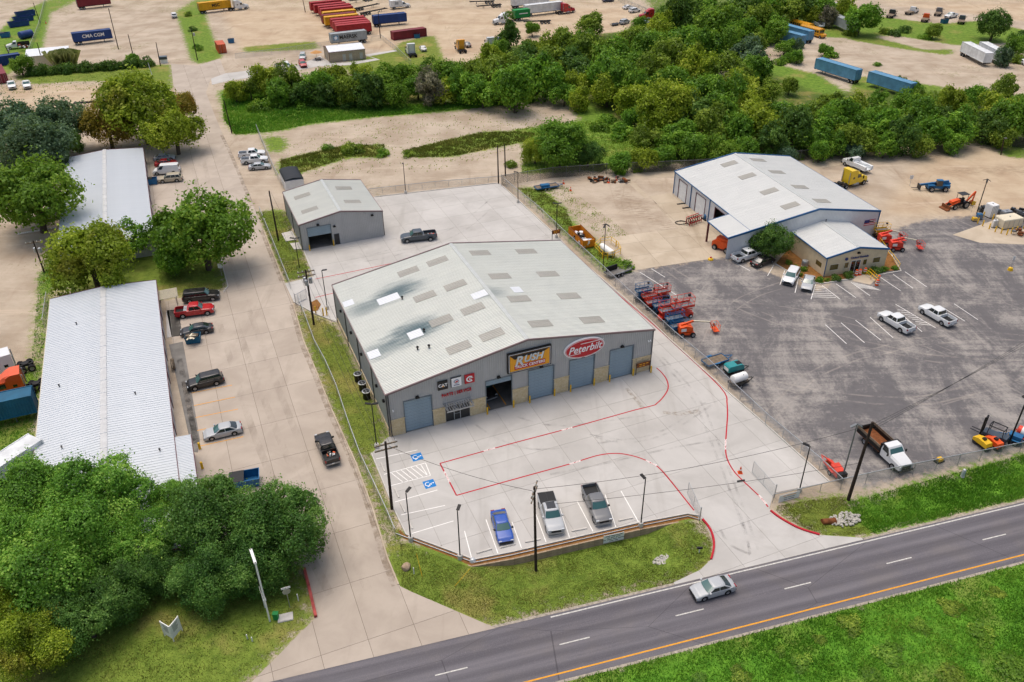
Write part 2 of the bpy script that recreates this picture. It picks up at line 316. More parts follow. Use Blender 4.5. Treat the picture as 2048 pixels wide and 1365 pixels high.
    t.bump(t.math('ADD', n3, t.math('MULTIPLY', n2, 2.0)), .5, .12)
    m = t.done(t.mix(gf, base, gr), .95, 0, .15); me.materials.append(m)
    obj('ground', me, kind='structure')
ground()
# ------------------------------------------------------------------ paved sheets
def sheet(name, poly, z, m, thick=.0, parent=None, kind='structure'):
    b = MB()
    if thick: b.prism(poly, z - thick, z)
    else: b.add([(x, y, z) for x, y in poly], [tuple(range(len(poly)))])
    return b.build(name, m, parent, kind=None if parent else kind)
def strip(pts, w, z, dash=None, gap=None):
    """flat ribbon along a polyline"""
    b = MB()
    P = [Vector((p[0], p[1], 0)) for p in pts]; N = []
    for i in range(len(P)):
        t = (P[min(i + 1, len(P) - 1)] - P[max(i - 1, 0)]).normalized(); N.append(Vector((-t.y, t.x, 0)))
    vs = []
    for p, n in zip(P, N): vs += [(*(p + n * w / 2).xy, z), (*(p - n * w / 2).xy, z)]
    return b.add(vs, [(2 * i + 1, 2 * i + 3, 2 * i + 2, 2 * i) for i in range(len(P) - 1)])
def smooth_line(pts, k=6):
    out = []; P = [pts[0]] + list(pts) + [pts[-1]]
    for i in range(1, len(P) - 2):
        p0, p1, p2, p3 = (np.array(q) for q in P[i - 1:i + 3])
        for j in range(k):
            t = j / k; out.append(tuple(.5 * (2 * p1 + (p2 - p0) * t + (2 * p0 - 5 * p1 + 4 * p2 - p3) * t * t + (3 * p1 - p0 - 3 * p2 + p3) * t ** 3)))
    return out + [tuple(pts[-1])]
# highway
mat('road_white', '#c4c2ba', .8, 0, .2, .25, 5)
def road_mat():
    t = NT('asphalt_road'); p = t.xform(t.pos(), (1, 1, 1), -HA, (0, 0, 0)); n = t.noise(8., p, 4, .75); l = t.noise(.5, t.xform(p, (.05, 1.6, 1)), 5, .65); b = t.noise(.22, p, 5, .6)
    c = t.mix(t.ramp(l, .3, .7), lin('#5a575c'), lin('#726f73')); c = t.mix(t.ramp(b, .45, .7, 0, .5), c, lin('#77716e')); c = t.mix(t.ramp(n, .45, .8, 0, .55), c, lin('#8a8485'))
    d_ = t.math('SUBTRACT', t.n('SeparateXYZ', Vector=p).outputs[1], float(HO @ HN)); wv = t.math('MULTIPLY', t.math('SUBTRACT', l, .5), .5)
    for c0 in (-.85, -2.4, -4.1, -5.6): c = t.mix(t.math('MULTIPLY', t.ramp(t.math('ABSOLUTE', t.math('ADD', t.math('SUBTRACT', d_, c0), wv)), .1, .65, .5, 0), t.ramp(b, .3, .7, .5, 1)), c, lin('#4a484d'))
    crk = t.n('TexVoronoi', _feature='DISTANCE_TO_EDGE', Scale=.16, Vector=t.xform(p, (.35, 1, 1))); c = t.mix(t.ramp(crk.outputs[0], .0, .004, .6, 0), c, lin('#38363a'))
    t.bump(n, .3, .02); t.done(c, .8, 0, .3)
road_mat()
road = sheet('highway', [hw(-260, .3), hw(-260, -7.0), hw(420, -7.0), hw(420, .3)], .016, 'asphalt_road')
mat('gravel_edge', '#a39a8c', .95, 0, .1, .3, 3, bump=.5)
sheet('road_shoulder', [hw(-260, .6), hw(-260, -7.3), hw(420, -7.3), hw(420, .6)], .008, 'gravel_edge')
strip([hw(4, 0), hw(26.0, .02), hw(420, 0)], .15, .021).build('edge_line', 'road_white', road)
strip([hw(-260, 0), hw(-30, 0)], .15, .021).build('edge_line', 'road_white', road)
strip([hw(-260, -6.3), hw(420, -6.3)], .16, .021).build('edge_line', 'road_yellow', road)
s0 = hwi(*g2(1118, 1288))[0]
for k in range(-8, 20): strip([hw(s0 + 12.19 * k, -3.3), hw(s0 + 12.19 * k + 3.1, -3.3)], .13, .021).build('lane_dash', 'road_white', road)
# street slabs
def slab_mat(name, c0, c1, stain, sc=.25, tint=.12, tracks=0.0):
    t = NT(name); p = t.pos(); n1 = t.noise(sc, p, 6, .62, .5); n2 = t.noise(3.5, p, 5, .7); n3 = t.noise(.3, t.xform(p, (1.4, .12, 1), R_(22)), 5, .6)
    c = t.mix(t.ramp(n1, .3, .7), lin(c0), lin(c1)); c = t.mix(t.math('MULTIPLY', t.rnd(), tint), c, lin(stain)); c = t.mix(t.ramp(n3, .55, .8, 0, tracks), c, lin(stain))
    c = t.mix(t.ramp(t.noise(.09, p, 6, .65, 1.5), .58, .75, 0, .35), c, lin(stain)); c = t.mix(t.ramp(n2, .6, .85, 0, .3), c, lin(stain)); t.bump(n2, .15, .01); return t.done(c, .85, 0, .25)
slab_mat('street_concrete', '#aea294', '#beb2a3', '#897c6e', .2, .22, .45); slab_mat('lot_concrete', '#b4b1ab', '#c4c1bb', '#938d84', .16, .16, .4); slab_mat('pad_concrete', '#b3a48e', '#c6b8a2', '#84735c', .2, .25, .6)
mat('joint', '#544b40', .95, 0, .1); mat('lot_joint', '#8b857c', .95, 0, .1)
def slabs(parent, poly, org, yaw, du, dv, gap, z0, z1, m, name='slab'):
    c, s = math.cos(yaw), math.sin(yaw); loc = [((x - org[0]) * c + (y - org[1]) * s, -(x - org[0]) * s + (y - org[1]) * c) for x, y in poly]
    us = [p[0] for p in loc]; vs = [p[1] for p in loc]; full = None
    for i in range(math.floor(min(us) / du), math.ceil(max(us) / du)):
        for j in range(math.floor(min(vs) / dv), math.ceil(max(vs) / dv)):
            q = clip(clip(clip(clip(loc, 1, 0, (i + 1) * du - gap), -1, 0, -i * du - gap), 0, 1, (j + 1) * dv - gap), 0, -1, -j * dv - gap)
            if len(q) < 3 or area(q) < .25: continue
            ox, oy = i * du, j * dv; loc_w = (org[0] + ox * c - oy * s, org[1] + ox * s + oy * c, 0)
            if abs(area(q) - (du - 2 * gap) * (dv - 2 * gap)) < .02:
                if full is None: full = MB().prism([(x - ox, y - oy) for x, y in q], z0, z1).mesh(name, m)
                d = full
            else: d = MB().prism([(x - ox, y - oy) for x, y in q], z0, z1).mesh(name, m)
            obj(name, d, parent, loc_w, yaw)
SY = R_(22.3)
STREET = PX((342, 128), (347, 172), (372, 205), (395, 262), (350, 305), (290, 300), (294, 340), (306, 440), (420, 470), (441, 516), (456, 573), (447, 585), (330, 604), (352, 720), (385, 890), (402, 1100), (600, 1112), (612, 1145), (634, 1234), (594, 1273), (560, 1308), (500, 1368)) + [hw(-26, .25), hw(-1.6, .25)] + PX((820, 1183), (800, 1173), (775, 1116), (745, 1017), (712, 927), (662, 817), (607, 682), (585, 606), (562, 548), (527, 461), (508, 412), (494, 378), (470, 320), (446, 270), (430, 232), (412, 185), (422, 158), (452, 150), (440, 118), (395, 132))
st = sheet('street', STREET, .012, 'joint'); slabs(st, STREET, g2(662, 817), SY, 4.6, 7.6, .016, .014, .03, 'street_concrete')
APR = PX((422, 158), (452, 147), (600, 130), (640, 112), (665, 128), (592, 142), (460, 162), (424, 170)); ap = sheet('driveway', APR, .018, 'lot_joint'); slabs(ap, APR, g2(500, 150), SY, 6, 6, .02, .019, .034, 'lot_concrete')
# main lot
LOT = PX((743, 908), (790, 1023), (812.5, 1070.5), (948, 1120.7), (1024, 1105.6), (1274.5, 1048), (1374.7, 1029), (1395, 1031), (1408, 1045), (1427, 1081), (1422, 1120), (1400, 1141), (1347, 1166)) + [hw(hwi(*g2(1347, 1166))[0], .32), hw(hwi(*g2(1731, 1083))[0], .32)] + PX((1729, 1077), (1639, 1071), (1599, 1058), (1561, 1038), (1538, 1018), (1548, 987), (1658.5, 964.5), (1611, 922), (1536, 854.5), (1449, 779.5), (1341.5, 682), (1296.5, 638.5), (1154, 516), (1119, 478.5), (1024, 389.8), (997, 367), (749.5, 394.8), (640, 404), (600, 470), (608, 503.5), (627, 553.5), (570, 568), (587, 604.5), (629.5, 628.5), (690, 648), (784, 868))
LOTB = PX((743, 908), (790, 1023), (812.5, 1070.5), (948, 1120.7), (1024, 1105.6), (1274.5, 1048), (1374.7, 1029), (1395, 1031), (1300, 960), (820, 960))
lot = MB().prism(LOT, -.35, .03).build('parking_lot', 'lot_joint', kind='structure'); slabs(lot, LOT, (-15.595, 82.99), R_(22.39), 4.76, 5.05, .014, .032, .05, 'lot_concrete')
# kerb round the lot and the low retaining wall on the highway side
def kerb(pts, w, z0, z1, name, m, parent=None):
    for p, q in zip(pts, pts[1:]):
        d = Vector((q[0] - p[0], q[1] - p[1], 0)); L = d.length; n = max(1, round(L / 3.05)); 
        for i in range(n):
            a = Vector((p[0], p[1], 0)) + d * ((i + .003) / n); b = Vector((p[0], p[1], 0)) + d * ((i + .997) / n)
            MB().box(((a.x + b.x) / 2, (a.y + b.y) / 2, (z0 + z1) / 2), ((b - a).length, w, z1 - z0), math.atan2(d.y, d.x)).build(name, m, parent)
kl = PX((743, 908), (790, 1023), (812.5, 1070.5), (948, 1120.7), (1024, 1105.6), (1274.5, 1048), (1374.7, 1029), (1398, 1033)); kerb(kl, .16, -.3, .19, 'kerb_stone', 'concrete', lot)
kr = PX((1658.5, 964.5), (1611, 922), (1536, 854.5), (1449, 779.5), (1341.5, 682), (1296.5, 638.5), (1154, 516), (1119, 478.5), (1024, 389.8), (997, 367), (749.5, 394.8)); kerb(kr, .16, -.3, .17, 'kerb_stone', 'concrete', lot)
kg = PX((608, 503.5), (627, 553.5)); kerb(kg, .14, -.3, .17, 'kerb_stone', 'concrete', lot); kerb(PX((587, 604.5), (629.5, 628.5), (672, 645)), .14, -.3, .17, 'kerb_stone', 'concrete', lot)
kerb([g2(*p) for p in [(441, 516), (456, 573), (447, 585)]], .14, -.1, .14, 'kerb_stone', 'concrete', st)
for q in ([(1405, 1040), (1420, 1060), (1427, 1081), (1427, 1100), (1422, 1120)], [(1541, 1023), (1561, 1038), (1598, 1058), (1639, 1071)]):
    sm = smooth_line(PX(*q), 4); kerb(sm, .22, -.2, .2, 'red_kerb_stone', 'red_line', lot)
# mulch bank and block wall south of the lot
WL = PX((802, 1060), (812.5, 1071), (948, 1121.5), (1024, 1106.6), (1274.5, 1049), (1374.7, 1030), (1397, 1034))
def offs(pts, d):
    o = []
    for i, p in enumerate(pts):
        a = pts[max(i - 1, 0)]; b = pts[min(i + 1, len(pts) - 1)]; t = Vector((b[0] - a[0], b[1] - a[1])).normalized(); o.append((p[0] + t.y * d, p[1] - t.x * d))
    return o
wl0, wl1, wl2 = offs(WL, .1), offs(WL, .75), offs(WL, 1.05)
b = MB(); n = len(WL); zt = [.05, .08, .1, .1, .1, .1, .08]; zb = [-.4, -1.1, -1.1, -1.1, -1.1, -1.0, -.3]
for i in range(n): b.v += [(*wl0[i], zt[i]), (*wl1[i], zt[i] - .12)]
b.f += [(2 * i, 2 * i + 1, 2 * i + 3, 2 * i + 2) for i in range(n - 1)]; b.build('mulch_bed', 'mulch', kind='structure')
wallt = thing('retaining_wall', 'low tan block retaining wall holding up the parking lot above the grass', 'wall', (*wl1[2], -.9))
wallt_inv = Matrix.Translation((-wl1[2][0], -wl1[2][1], .9))
for i in range(n - 1):
    p, q = Vector((*wl1[i], 0)), Vector((*wl1[i + 1], 0)); d = q - p; L = d.length; k = max(1, round(L / 1.8)); a = math.atan2(d.y, d.x)
    for j in range(k):
        for r in range(3):
            sh = .3 if r == 1 else 0
            c = p + d * ((j + .5) / k); zz = zb[i] + (zt[i] - .1 - zb[i]) * (r + .5) / 3; hh = (zt[i] - .1 - zb[i]) / 3
            o = MB().box((0, 0, 0), (L / k - .02, .3 - .03 * r, hh - .015), a).build('block', 'tan_block', wallt); o.location = (c.x - wl1[2][0], c.y - wl1[2][1], zz + .9)
# yard pads
PAD = PX((1209, 476), (1356, 458), (1340, 440), (1299, 393), (1346, 386), (1400, 410), (1440, 440), (1530, 500), (1454, 513.5), (1270, 541)); pd = sheet('yard_pad', PAD, .01, 'joint'); slabs(pd, PAD, g2(1270, 541), R_(15), 5, 5, .014, .012, .028, 'pad_concrete')
PTH = PX((1242, 352), (1360, 345), (1362, 352), (1262, 360), (1300, 395), (1290, 398)); pp = sheet('path', PTH, .014, 'pad_concrete')
PT2 = PX((1610, 330), (1665, 318), (1720, 325), (1620, 340)); sheet('path', PT2, .014, 'pad_concrete')
PT3 = PX((1905, 470), (1990, 440), (2080, 470), (2060, 490), (1960, 486)); sheet('tank_pad', PT3, .012, 'pad_concrete')
# ------------------------------------------------------------------ painted markings
mk = lot
def line(pts, w, m='white_paint', z=.056, parent=None, name='stripe'): return strip(pts, w, z).build(name, m, parent or mk)
for a, q in [((929, 1063), (944, 1120)), ((972, 1040), (996, 1108)), ((1024, 1045), (1043, 1097)), ((1072, 1030), (1092, 1085)), ((1120, 1018), (1139, 1076)), ((1154, 1003), (1186, 1064)), ((1210, 990), (1232, 1056)), ((1242, 983), (1278, 1047))]: line(PX(a, q), .11)
for a, q in [((752, 919), (835, 901)), ((768, 950), (851, 927)), ((776, 974), (861, 952)), ((790, 1005), (875, 981)), ((802, 1031), (890, 1012)), ((824, 1068), (907, 1043))]: line(PX(a, q), .11)
line(PX((851, 927), (861, 952)), .11)
for i in range(1, 8):
    t = i / 8; a = np.array(g2(772 + 79 * t, 949 - 22 * t)); b2 = np.array(g2(772 + 79 * min(1, t + .26) + 5, 973 - 22 * min(1, t + .26) + 2)); line([a, b2], .1)
RL = [[(880, 928), (1024, 888), (1130, 860), (1270, 821)], [(1310, 811), (1325, 797), (1336, 778), (1333, 760), (1322, 745), (1313, 737)], [(1270, 821), (1295, 815), (1310, 811)], [(880, 928), (913, 992)], [(913, 992), (1027, 960), (1140, 929), (1165, 921), (1200, 911), (1235, 908), (1270, 914), (1300, 926), (1325, 944), (1388, 1022)], [(1454, 807), (1455, 830), (1453, 860), (1451, 895), (1454, 918), (1466, 941), (1483, 960), (1520, 995), (1536, 1015)], [(1454, 807), (1440, 775), (1341, 682), (1296, 641), (1225, 580), (1156, 518)], [(631, 559), (720, 541), (830, 518)], [(631, 596), (672, 586)]]
for q in RL: line(smooth_line(PX(*q), 5), .17, 'red_line', .057, name='fire_lane_line')
for (x, y, s) in [((980), 900, 'FIRE LANE'), (1136, 857, 'FIRE LANE'), (1150, 925, 'FIRE LANE'), (1302, 929, 'FIRE LANE'), (1453, 890, 'NO PARKING'), (1525, 1000, 'FIRE LANE'), (894, 955, 'NO PARKING')]:
    sl_ = min(RL, key=lambda q: min(math.dist((x, y), p) for p in smooth_line(q, 8))); P = smooth_line(sl_, 30); i = min(range(len(P)), key=lambda k: math.dist((x, y), P[k])); i = max(0, min(i, len(P) - 2))
    a, q = g2(*P[i]), g2(*P[i + 1]); an = math.atan2(q[1] - a[1], q[0] - a[0]); 
    if abs(an) > math.pi / 2: an += math.pi
    lettering(s, .34, 'white_paint', mk, (*a, .06), (0, 0, an), extrude=.001, bold=.012, name='marking')
def ada(px, py):
    x, y = g2(px, py); yaw = R_(22.4) ; o = MB().box((0, 0, 0), (1.35, 1.35, .004)).build('accessible_marking', 'ada_blue', mk); o.location = (x, y, .058); o.rotation_euler = (0, 0, yaw - math.pi / 2)
    b = MB(); pts = [(-.05 + .32 * math.cos(t), -.18 + .32 * math.sin(t)) for t in np.linspace(2.4, 6.8, 14)]
    b = strip(pts, .09, .004)
    for p, q in (((-.02, .38), (.0, .02)), ((0, .02), (.3, .0)), ((.3, 0), (.42, -.35)), ((-.02, .2), (.22, .18))):
        c = strip([p, q], .09, .004); b.add(c.v, c.f)
    hd = [(-.03 + .09 * math.cos(t), .48 + .09 * math.sin(t), .004) for t in np.linspace(0, 2 * math.pi, 10)[:-1]]; b.add(hd, [tuple(range(9))])
    b.build('symbol', 'white_paint', o)
ada(834, 915); ada(859, 969)
t = NT('rust_stain'); n_ = t.noise(1.1, t.pos(), 5, .7); t.done(t.mix(n_, lin('#8a6a3c'), lin('#b09a70')), .9, 0, .2); t.put(t.b.inputs['Alpha'], t.ramp(t.noise(1.6, t.pos(), 5, .7), .36, .6, .3, 0))
for q, w_ in (([(1253, 778), (1268, 796), (1286, 817)], .55), ([(1325, 826), (1360, 829), (1400, 823)], .7),): line(PX(*q), w_, 'rust_stain', .0565, name='rust_stain')
t = NT('tyre_mark'); t.done(lin('#5c5854'), .9, 0, .2); t.put(t.b.inputs['Alpha'], t.ramp(t.noise(.5, t.pos(), 6, .75), .42, .7, 0, .26))
for q in ([(1180, 870), (1250, 880), (1330, 860), (1420, 800)], [(1190, 876), (1255, 886), (1338, 866), (1430, 806)], [(1300, 700), (1380, 790), (1420, 880), (1470, 1010), (1500, 1100)], [(1310, 700), (1392, 790), (1434, 880), (1484, 1010), (1516, 1100)], [(950, 850), (1000, 880), (1080, 900), (1250, 880)], [(1020, 830), (1090, 850), (1160, 850), (1300, 830)], [(1100, 950), (1200, 930), (1330, 900), (1440, 880)], [(700, 520), (780, 500), (900, 460), (980, 400)], [(690, 530), (790, 512), (915, 470), (990, 412)], [(1470, 1000), (1490, 1060), (1500, 1110)], [(1440, 1060), (1460, 1090), (1500, 1110)]): line(smooth_line(PX(*q), 8), .32, 'tyre_mark', .0562, name='tyre_mark')
t = NT('street_wear'); t.done(lin('#7d7062'), .9, 0, .2); t.put(t.b.inputs['Alpha'], t.ramp(t.noise(.35, t.xform(t.pos(), (1, .25, 1), R_(22)), 6, .7), .42, .75, 0, .2))
# left car park stalls and rental yard stalls
for a, q in [((382, 787), (464, 771)), ((388, 812), (470, 795)), ((391, 836), (476, 819)), ((394, 862), (412, 858)), ((400, 893), (487, 874))]: line(PX(a, q), .12, 'road_yellow', .036, st)
yard = tag(sheet('yard_marking', PX((1840, 655), (1841, 655), (1841, 656)), .02, 'white_paint'), kind='structure')
for a, q in [((1651, 650), (1693, 688)), ((1682, 646), (1729, 686)), ((1711, 641), (1762, 681)), ((1740, 635), (1786, 676)), ((1791, 609), (1871, 656)), ((1798, 625), (1844, 664)), ((1880, 612), (1930, 643)), ((1908, 608), (1956, 640)),
             ((1598, 552), (1590, 586)), ((1570, 540), (1560, 570)), ((1631, 569), (1622, 599)), ((1644, 571), (1680, 599)), ((1672, 568), (1712, 596)), ((1702, 565), (1740, 592)), ((1756, 552), (1801, 582)), ((1786, 549), (1826, 577)), ((1810, 544), (1853, 574)), ((1548, 530), (1535, 552)), ((1465, 523), (1500, 542)), ((1490, 520), (1518, 534)), ((1280, 545), (1352, 590)), ((1303, 538), (1330, 555))]: line(PX(a, q), .11, 'white_paint', .012, yard)
for i in range(7):
    t = i / 7; line(PX((1631 - 8 * t, 572 + 26 * t), (1646 + 30 * t, 574 + 25 * t)), .1, 'white_paint', .012, yard); line(PX((1795 + 50 * t, 620 + 33 * t), (1815 + 56 * t, 622 + 34 * t)), .1, 'white_paint', .012, yard)
    if i < 5: line(PX((1706 + 12 * t, 566 + 14 * t), (1745 + 28 * t, 574 + 12 * t)), .1, 'white_paint', .012, yard)

t = NT('gutter_dirt'); n_ = t.noise(.9, t.pos(), 5, .7); t.done(t.mix(n_, lin('#6f5d48'), lin('#a08c70')), .95, 0, .1); t.put(t.b.inputs['Alpha'], t.ramp(t.noise(.7, t.pos(), 6, .75), .38, .6, .4, 0))
GE = [(527, 461), (562, 548), (568, 562)], [(587, 610), (607, 682), (632, 742), (662, 817), (712, 927), (745, 1017), (775, 1116), (797, 1170)], [(352, 720), (385, 890)], [(446, 270), (470, 320), (494, 378), (508, 412)]
for i, q in enumerate(GE):
    if i < 2: kerb(PX(*q), .16, -.1, .12, 'kerb_stone', 'pad_concrete', st)
    line(offs(smooth_line(PX(*q), 6), .35 if i != 2 else -.5), .75, 'gutter_dirt', .034, st, 'gutter_dirt')
for q in ([(700, 1180), (560, 880), (470, 640), (420, 500), (380, 300)], [(736, 1180), (598, 880), (505, 640), (447, 480), (402, 300)], [(660, 1190), (520, 900), (440, 650)]): line(smooth_line(PX(*q), 20), .9, 'street_wear', .0335, st, 'tyre_wear')
# ------------------------------------------------------------------ metal buildings
def roof_mat(name, col, var=.05, holder=None, stains=(), rough=.42, dirt='#8d928f', metal=0.0):
    t = NT(name); p = t.obj(holder); n = t.noise(.35, p, 5, .6); n2 = t.noise(.5, t.xform(p, (.25, 2.2, 1)), 5, .65)
    c = t.mix(t.ramp(n, .3, .7), tuple(x * (1 - var) for x in lin(col)), lin(col)); c = t.mix(t.ramp(n2, .5, .8, 0, .18), c, lin(dirt))
    c = t.mix(t.math('MULTIPLY', t.rnd(), .06), c, lin(dirt))
    for (a, b, ra, rb, k) in stains:
        q = t.n('VectorMath', _operation='LENGTH', i0=t.xform(p, (1 / ra, 1 / rb, 0), 0, (-a / ra, -b / rb, 0)))
        f = t.ramp(t.math('ADD', q.outputs['Value'], t.math('MULTIPLY', t.math('SUBTRACT', t.noise(.9, t.xform(p, (.35, 1.6, 1)), 5, .65), .5), .9)), .1, 1.05, k, 0)
        c = t.mix(f, c, lin('#48676f'))
    t.done(c, rough, metal, .4)
def panel_mesh(name, L, w, m, ribs=3, h=.04, rw=.07, th=.03, gap=.004):
    """ribbed sheet: x up the slope, y across, z out"""
    ys = [(0, 0)]
    for i in range(ribs):
        c = w * (i + .5) / ribs; ys += [(c - rw / 2, 0), (c - rw / 4, h), (c + rw / 4, h), (c + rw / 2, 0)]
    ys.append((w - gap, 0)); b = MB(); n = len(ys)
    b.v = [(0, y, z) for y, z in ys] + [(L, y, z) for y, z in ys] + [(0, 0, -th), (0, w - gap, -th), (L, 0, -th), (L, w - gap, -th)]
    b.f = [(i, n + i, n + i + 1, i + 1) for i in range(n - 1)] + [(2 * n, 2 * n + 1, 2 * n + 3, 2 * n + 2), (2 * n, 2 * n + 1) + tuple(range(n - 1, -1, -1)), (2 * n + 3, 2 * n + 2) + tuple(range(n, 2 * n)), (0, n, 2 * n + 2, 2 * n), (n - 1, 2 * n + 1, 2 * n + 3, 2 * n - 1)]
    return b.mesh(name, m)
def slope_matrix(side, W, L, he, hr, ov=0.0):
    th = math.atan2(hr - he, W / 2); c, s = math.cos(th), math.sin(th)
    if side == 'l': return Matrix(((c, 0, -s, -ov * c), (0, 1, 0, 0), (s, 0, c, he - ov * s), (0, 0, 0, 1)))
    return Matrix(((-c, 0, s, W + ov * c), (0, -1, 0, L), (s, 0, c, he - ov * s), (0, 0, 0, 1)))
def roof(par, W, L, he, hr, m, pw=.915, ribs=3, h=.06, ov=.12, name='roof_panel', sides='lr', b0=0.0, gap=.012):
    SL = math.hypot(W / 2, hr - he) + ov; n = round(L / pw); pw = L / n; me = panel_mesh(name, SL, pw, m, ribs, h, gap=gap)
    for sd in sides:
        Mx = slope_matrix(sd, W, L, he, hr, ov)
        for i in range(n):
            o = obj(name, me, par); o.matrix_local = Matrix.Translation((0, b0, 0)) @ Mx @ Matrix.Translation((0, i * pw, .02))
def patch(par, W, L, he, hr, side, a0, a1, b0, b1, name, m, lift=.05, ribs=5, h=.03):
    """roof light or repair sheet lying on a slope, given by plan extents"""
    th = math.atan2(hr - he, W / 2); c = math.cos(th)
    if side == 'l': x0, x1, y0 = a0 / c, a1 / c, b0
    else: x0, x1, y0 = (W - a1) / c, (W - a0) / c, L - b1
    o = obj(name, panel_mesh(name, x1 - x0, b1 - b0, m, ribs, h, .08, .04), par); o.matrix_local = slope_matrix(side, W, L, he, hr) @ Matrix.Translation((x0, y0, lift + .03)); return o
def wall(par, p0, p1, z0, ztop, openings, m, pw=.915, ribs=3, name='wall_panel', h=.035, th=.06):
    d = Vector((p1[0] - p0[0], p1[1] - p0[1], 0)); L = d.length; d.normalize(); nrm = Vector((d.y, -d.x, 0)); n = max(1, round(L / pw)); pw = L / n; rs = pw / ribs
    cuts = sorted(set([round(i * pw, 4) for i in range(n + 1)] + [e for o in openings for e in o[:2] if 0 < e < L]))
    for s0, s1 in zip(cuts, cuts[1:]):
        if s1 - s0 < .04: continue
        mid = (s0 + s1) / 2; iv = [[z0, None]]
        for o in sorted(openings, key=lambda o: o[2]):
            if o[0] < mid < o[1]:
                if o[2] > iv[-1][0] + .02: iv[-1][1] = o[2]
                else: iv.pop()
                iv.append([o[3], None])
        pr = [(s0 + .003, 0)]; k = math.ceil((s0 - rs / 2) / rs)
        while (k + .5) * rs < s1:
            c = (k + .5) * rs
            if c - .05 > s0 and c + .05 < s1: pr += [(c - .045, 0), (c - .022, h), (c + .022, h), (c + .045, 0)]
            k += 1
        pr.append((s1 - .003, 0)); q = len(pr)
        for za, zb in iv:
            f = ztop if zb is None else (lambda s, zb=zb: zb); b = MB()
            P = lambda s, o, z: tuple(Vector((p0[0], p0[1], 0)) + d * s + nrm * o + Vector((0, 0, z)))
            b.v = [P(s, o, za) for s, o in pr] + [P(s, o, f(s)) for s, o in pr] + [P(s0, -th, za), P(s1, -th, za), P(s1, -th, f(s1)), P(s0, -th, f(s0))]
            b.f = [(i, i + 1, q + i + 1, q + i) for i in range(q - 1)] + [(2 * q, 2 * q + 3, 2 * q + 2, 2 * q + 1)]
            b.build(name, m, par)
def gable(W, he, hr): return lambda s: he + (hr - he) * (1 - abs(s / (W / 2) - 1)) - .02
def bar(par, p, q, w, h, m, name):
    """rectangular bar between two points"""
    d = Vector(q) - Vector(p); R = d.to_track_quat('X', 'Z').to_matrix(); c = (Vector(p) + Vector(q)) / 2
    return MB().box(c, (d.length, w, h), m=R).build(name, m, par)
def rakes(par, W, L, he, hr, m, ov=.16, w=.16, h=.26, ends=(0, 1), ridge='ridge_cap', rm=None, gutter=True):
    for e in ends:
        b = -.06 if e == 0 else L + .06
        bar(par, (-ov, b, he - .03), (W / 2, b, hr + .03), w, h, m, 'rake_trim'); bar(par, (W / 2, b, hr + .03), (W + ov, b, he - .03), w, h, m, 'rake_trim')
    if gutter:
        for a in (-ov, W + ov): bar(par, (a, -.1, he - .08), (a, L + .1, he - .08), .16, .16, m, 'gutter')
    if rm:
        b = MB(); sl = (hr - he) / (W / 2); x = .3; b.xprism([(W / 2 - x, hr + .09 - sl * x), (W / 2, hr + .12), (W / 2 + x, hr + .09 - sl * x), (W / 2 + x, hr + .04 - sl * x), (W / 2, hr + .07), (W / 2 - x, hr + .04 - sl * x)], -.1, L + .1); b.build(ridge, rm, par)
def roller_door(par, a0, a1, z0, z1, bb, m, n=9, fm='door_frame', full=None):
    """sectional door hung in the front wall plane b=bb"""
    fr = MB().bx(a0 - .1, a0, bb - .1, bb + .06, 0, full or z1).bx(a1, a1 + .1, bb - .1, bb + .06, 0, full or z1).bx(a0 - .1, a1 + .1, bb - .1, bb + .06, z1, z1 + .12).build('door_frame', fm, par)
    dr = obj('overhead_door', None, par, (0, 0, 0)); hs = (z1 - z0) / n; me = None
    for i in range(n):
        if me is None:
            b = MB(); prof = [(0, .0), (hs * .1, .05), (hs * .42, .05), (hs * .48, .01), (hs * .54, .05), (hs * .88, .05), (hs - .012, 0)]
            b.v = [(a0, -o, z) for z, o in prof] + [(a1, -o, z) for z, o in prof]; k = len(prof); b.f = [(j, k + j, k + j + 1, j + 1) for j in range(k - 1)] + [(0, k - 1, 2 * k - 1, k)]
            me = b.mesh('slat', m)
        obj('slat', me, dr, (0, bb + .1, z0 + i * hs))
    return dr
def stone_wall(par, p0, p1, z0, z1, seed=1, cap=True):
    rnd = random.Random(seed); d = Vector((p1[0] - p0[0], p1[1] - p0[1], 0)); L = d.length; d.normalize(); nr = Vector((d.y, -d.x, 0)); b = MB(); z = z0
    ang = math.atan2(d.y, d.x)
    while z < z1 - .06:
        h = min(rnd.choice((.16, .2, .26, .32)), z1 - z); s = 0
        while s < L - .03:
            l = min(rnd.uniform(.3, .95), L - s); 
            if L - s - l < .15: l = L - s
            o = rnd.uniform(.04, .1); c = Vector((p0[0], p0[1], 0)) + d * (s + l / 2) + nr * (o / 2); b.box((c.x, c.y, z + h / 2), (l - .015, o, h - .015), ang); s += l
        z += h
    ob = b.build('stone_veneer', 'limestone', par); ob['kind'] = 'stuff'
    if cap:
        c = Vector((p0[0], p0[1], 0)) + d * L / 2 + nr * .05; MB().box((c.x, c.y, z1 + .03), (L, .16, .06), ang).build('sill', 'limestone', par)
t = NT('limestone'); n = t.noise(.8, t.obj(), 6, .65); t.bump(t.noise(9, t.obj(), 4), .4, .03); t.done(t.mix(t.ramp(t.noise(3.1, t.obj(), 5, .7), .3, .7), t.mix(n, lin('#c8b48c'), lin('#ecdfc0')), lin('#cdb98f')), .9, 0, .2)
mat('panel_grey', '#b0b1b0', .5, .1, .4, .05, .5, rv=.05); mat('door_blue', '#93a6b1', .5, .2, .4, .06, .6); mat('door_frame', '#6f7a80', .5, .2); mat('trim_mauve', '#83706f', .5, .1, .4, .08); mat('trim_dark', '#4b4a4b', .5, .1)
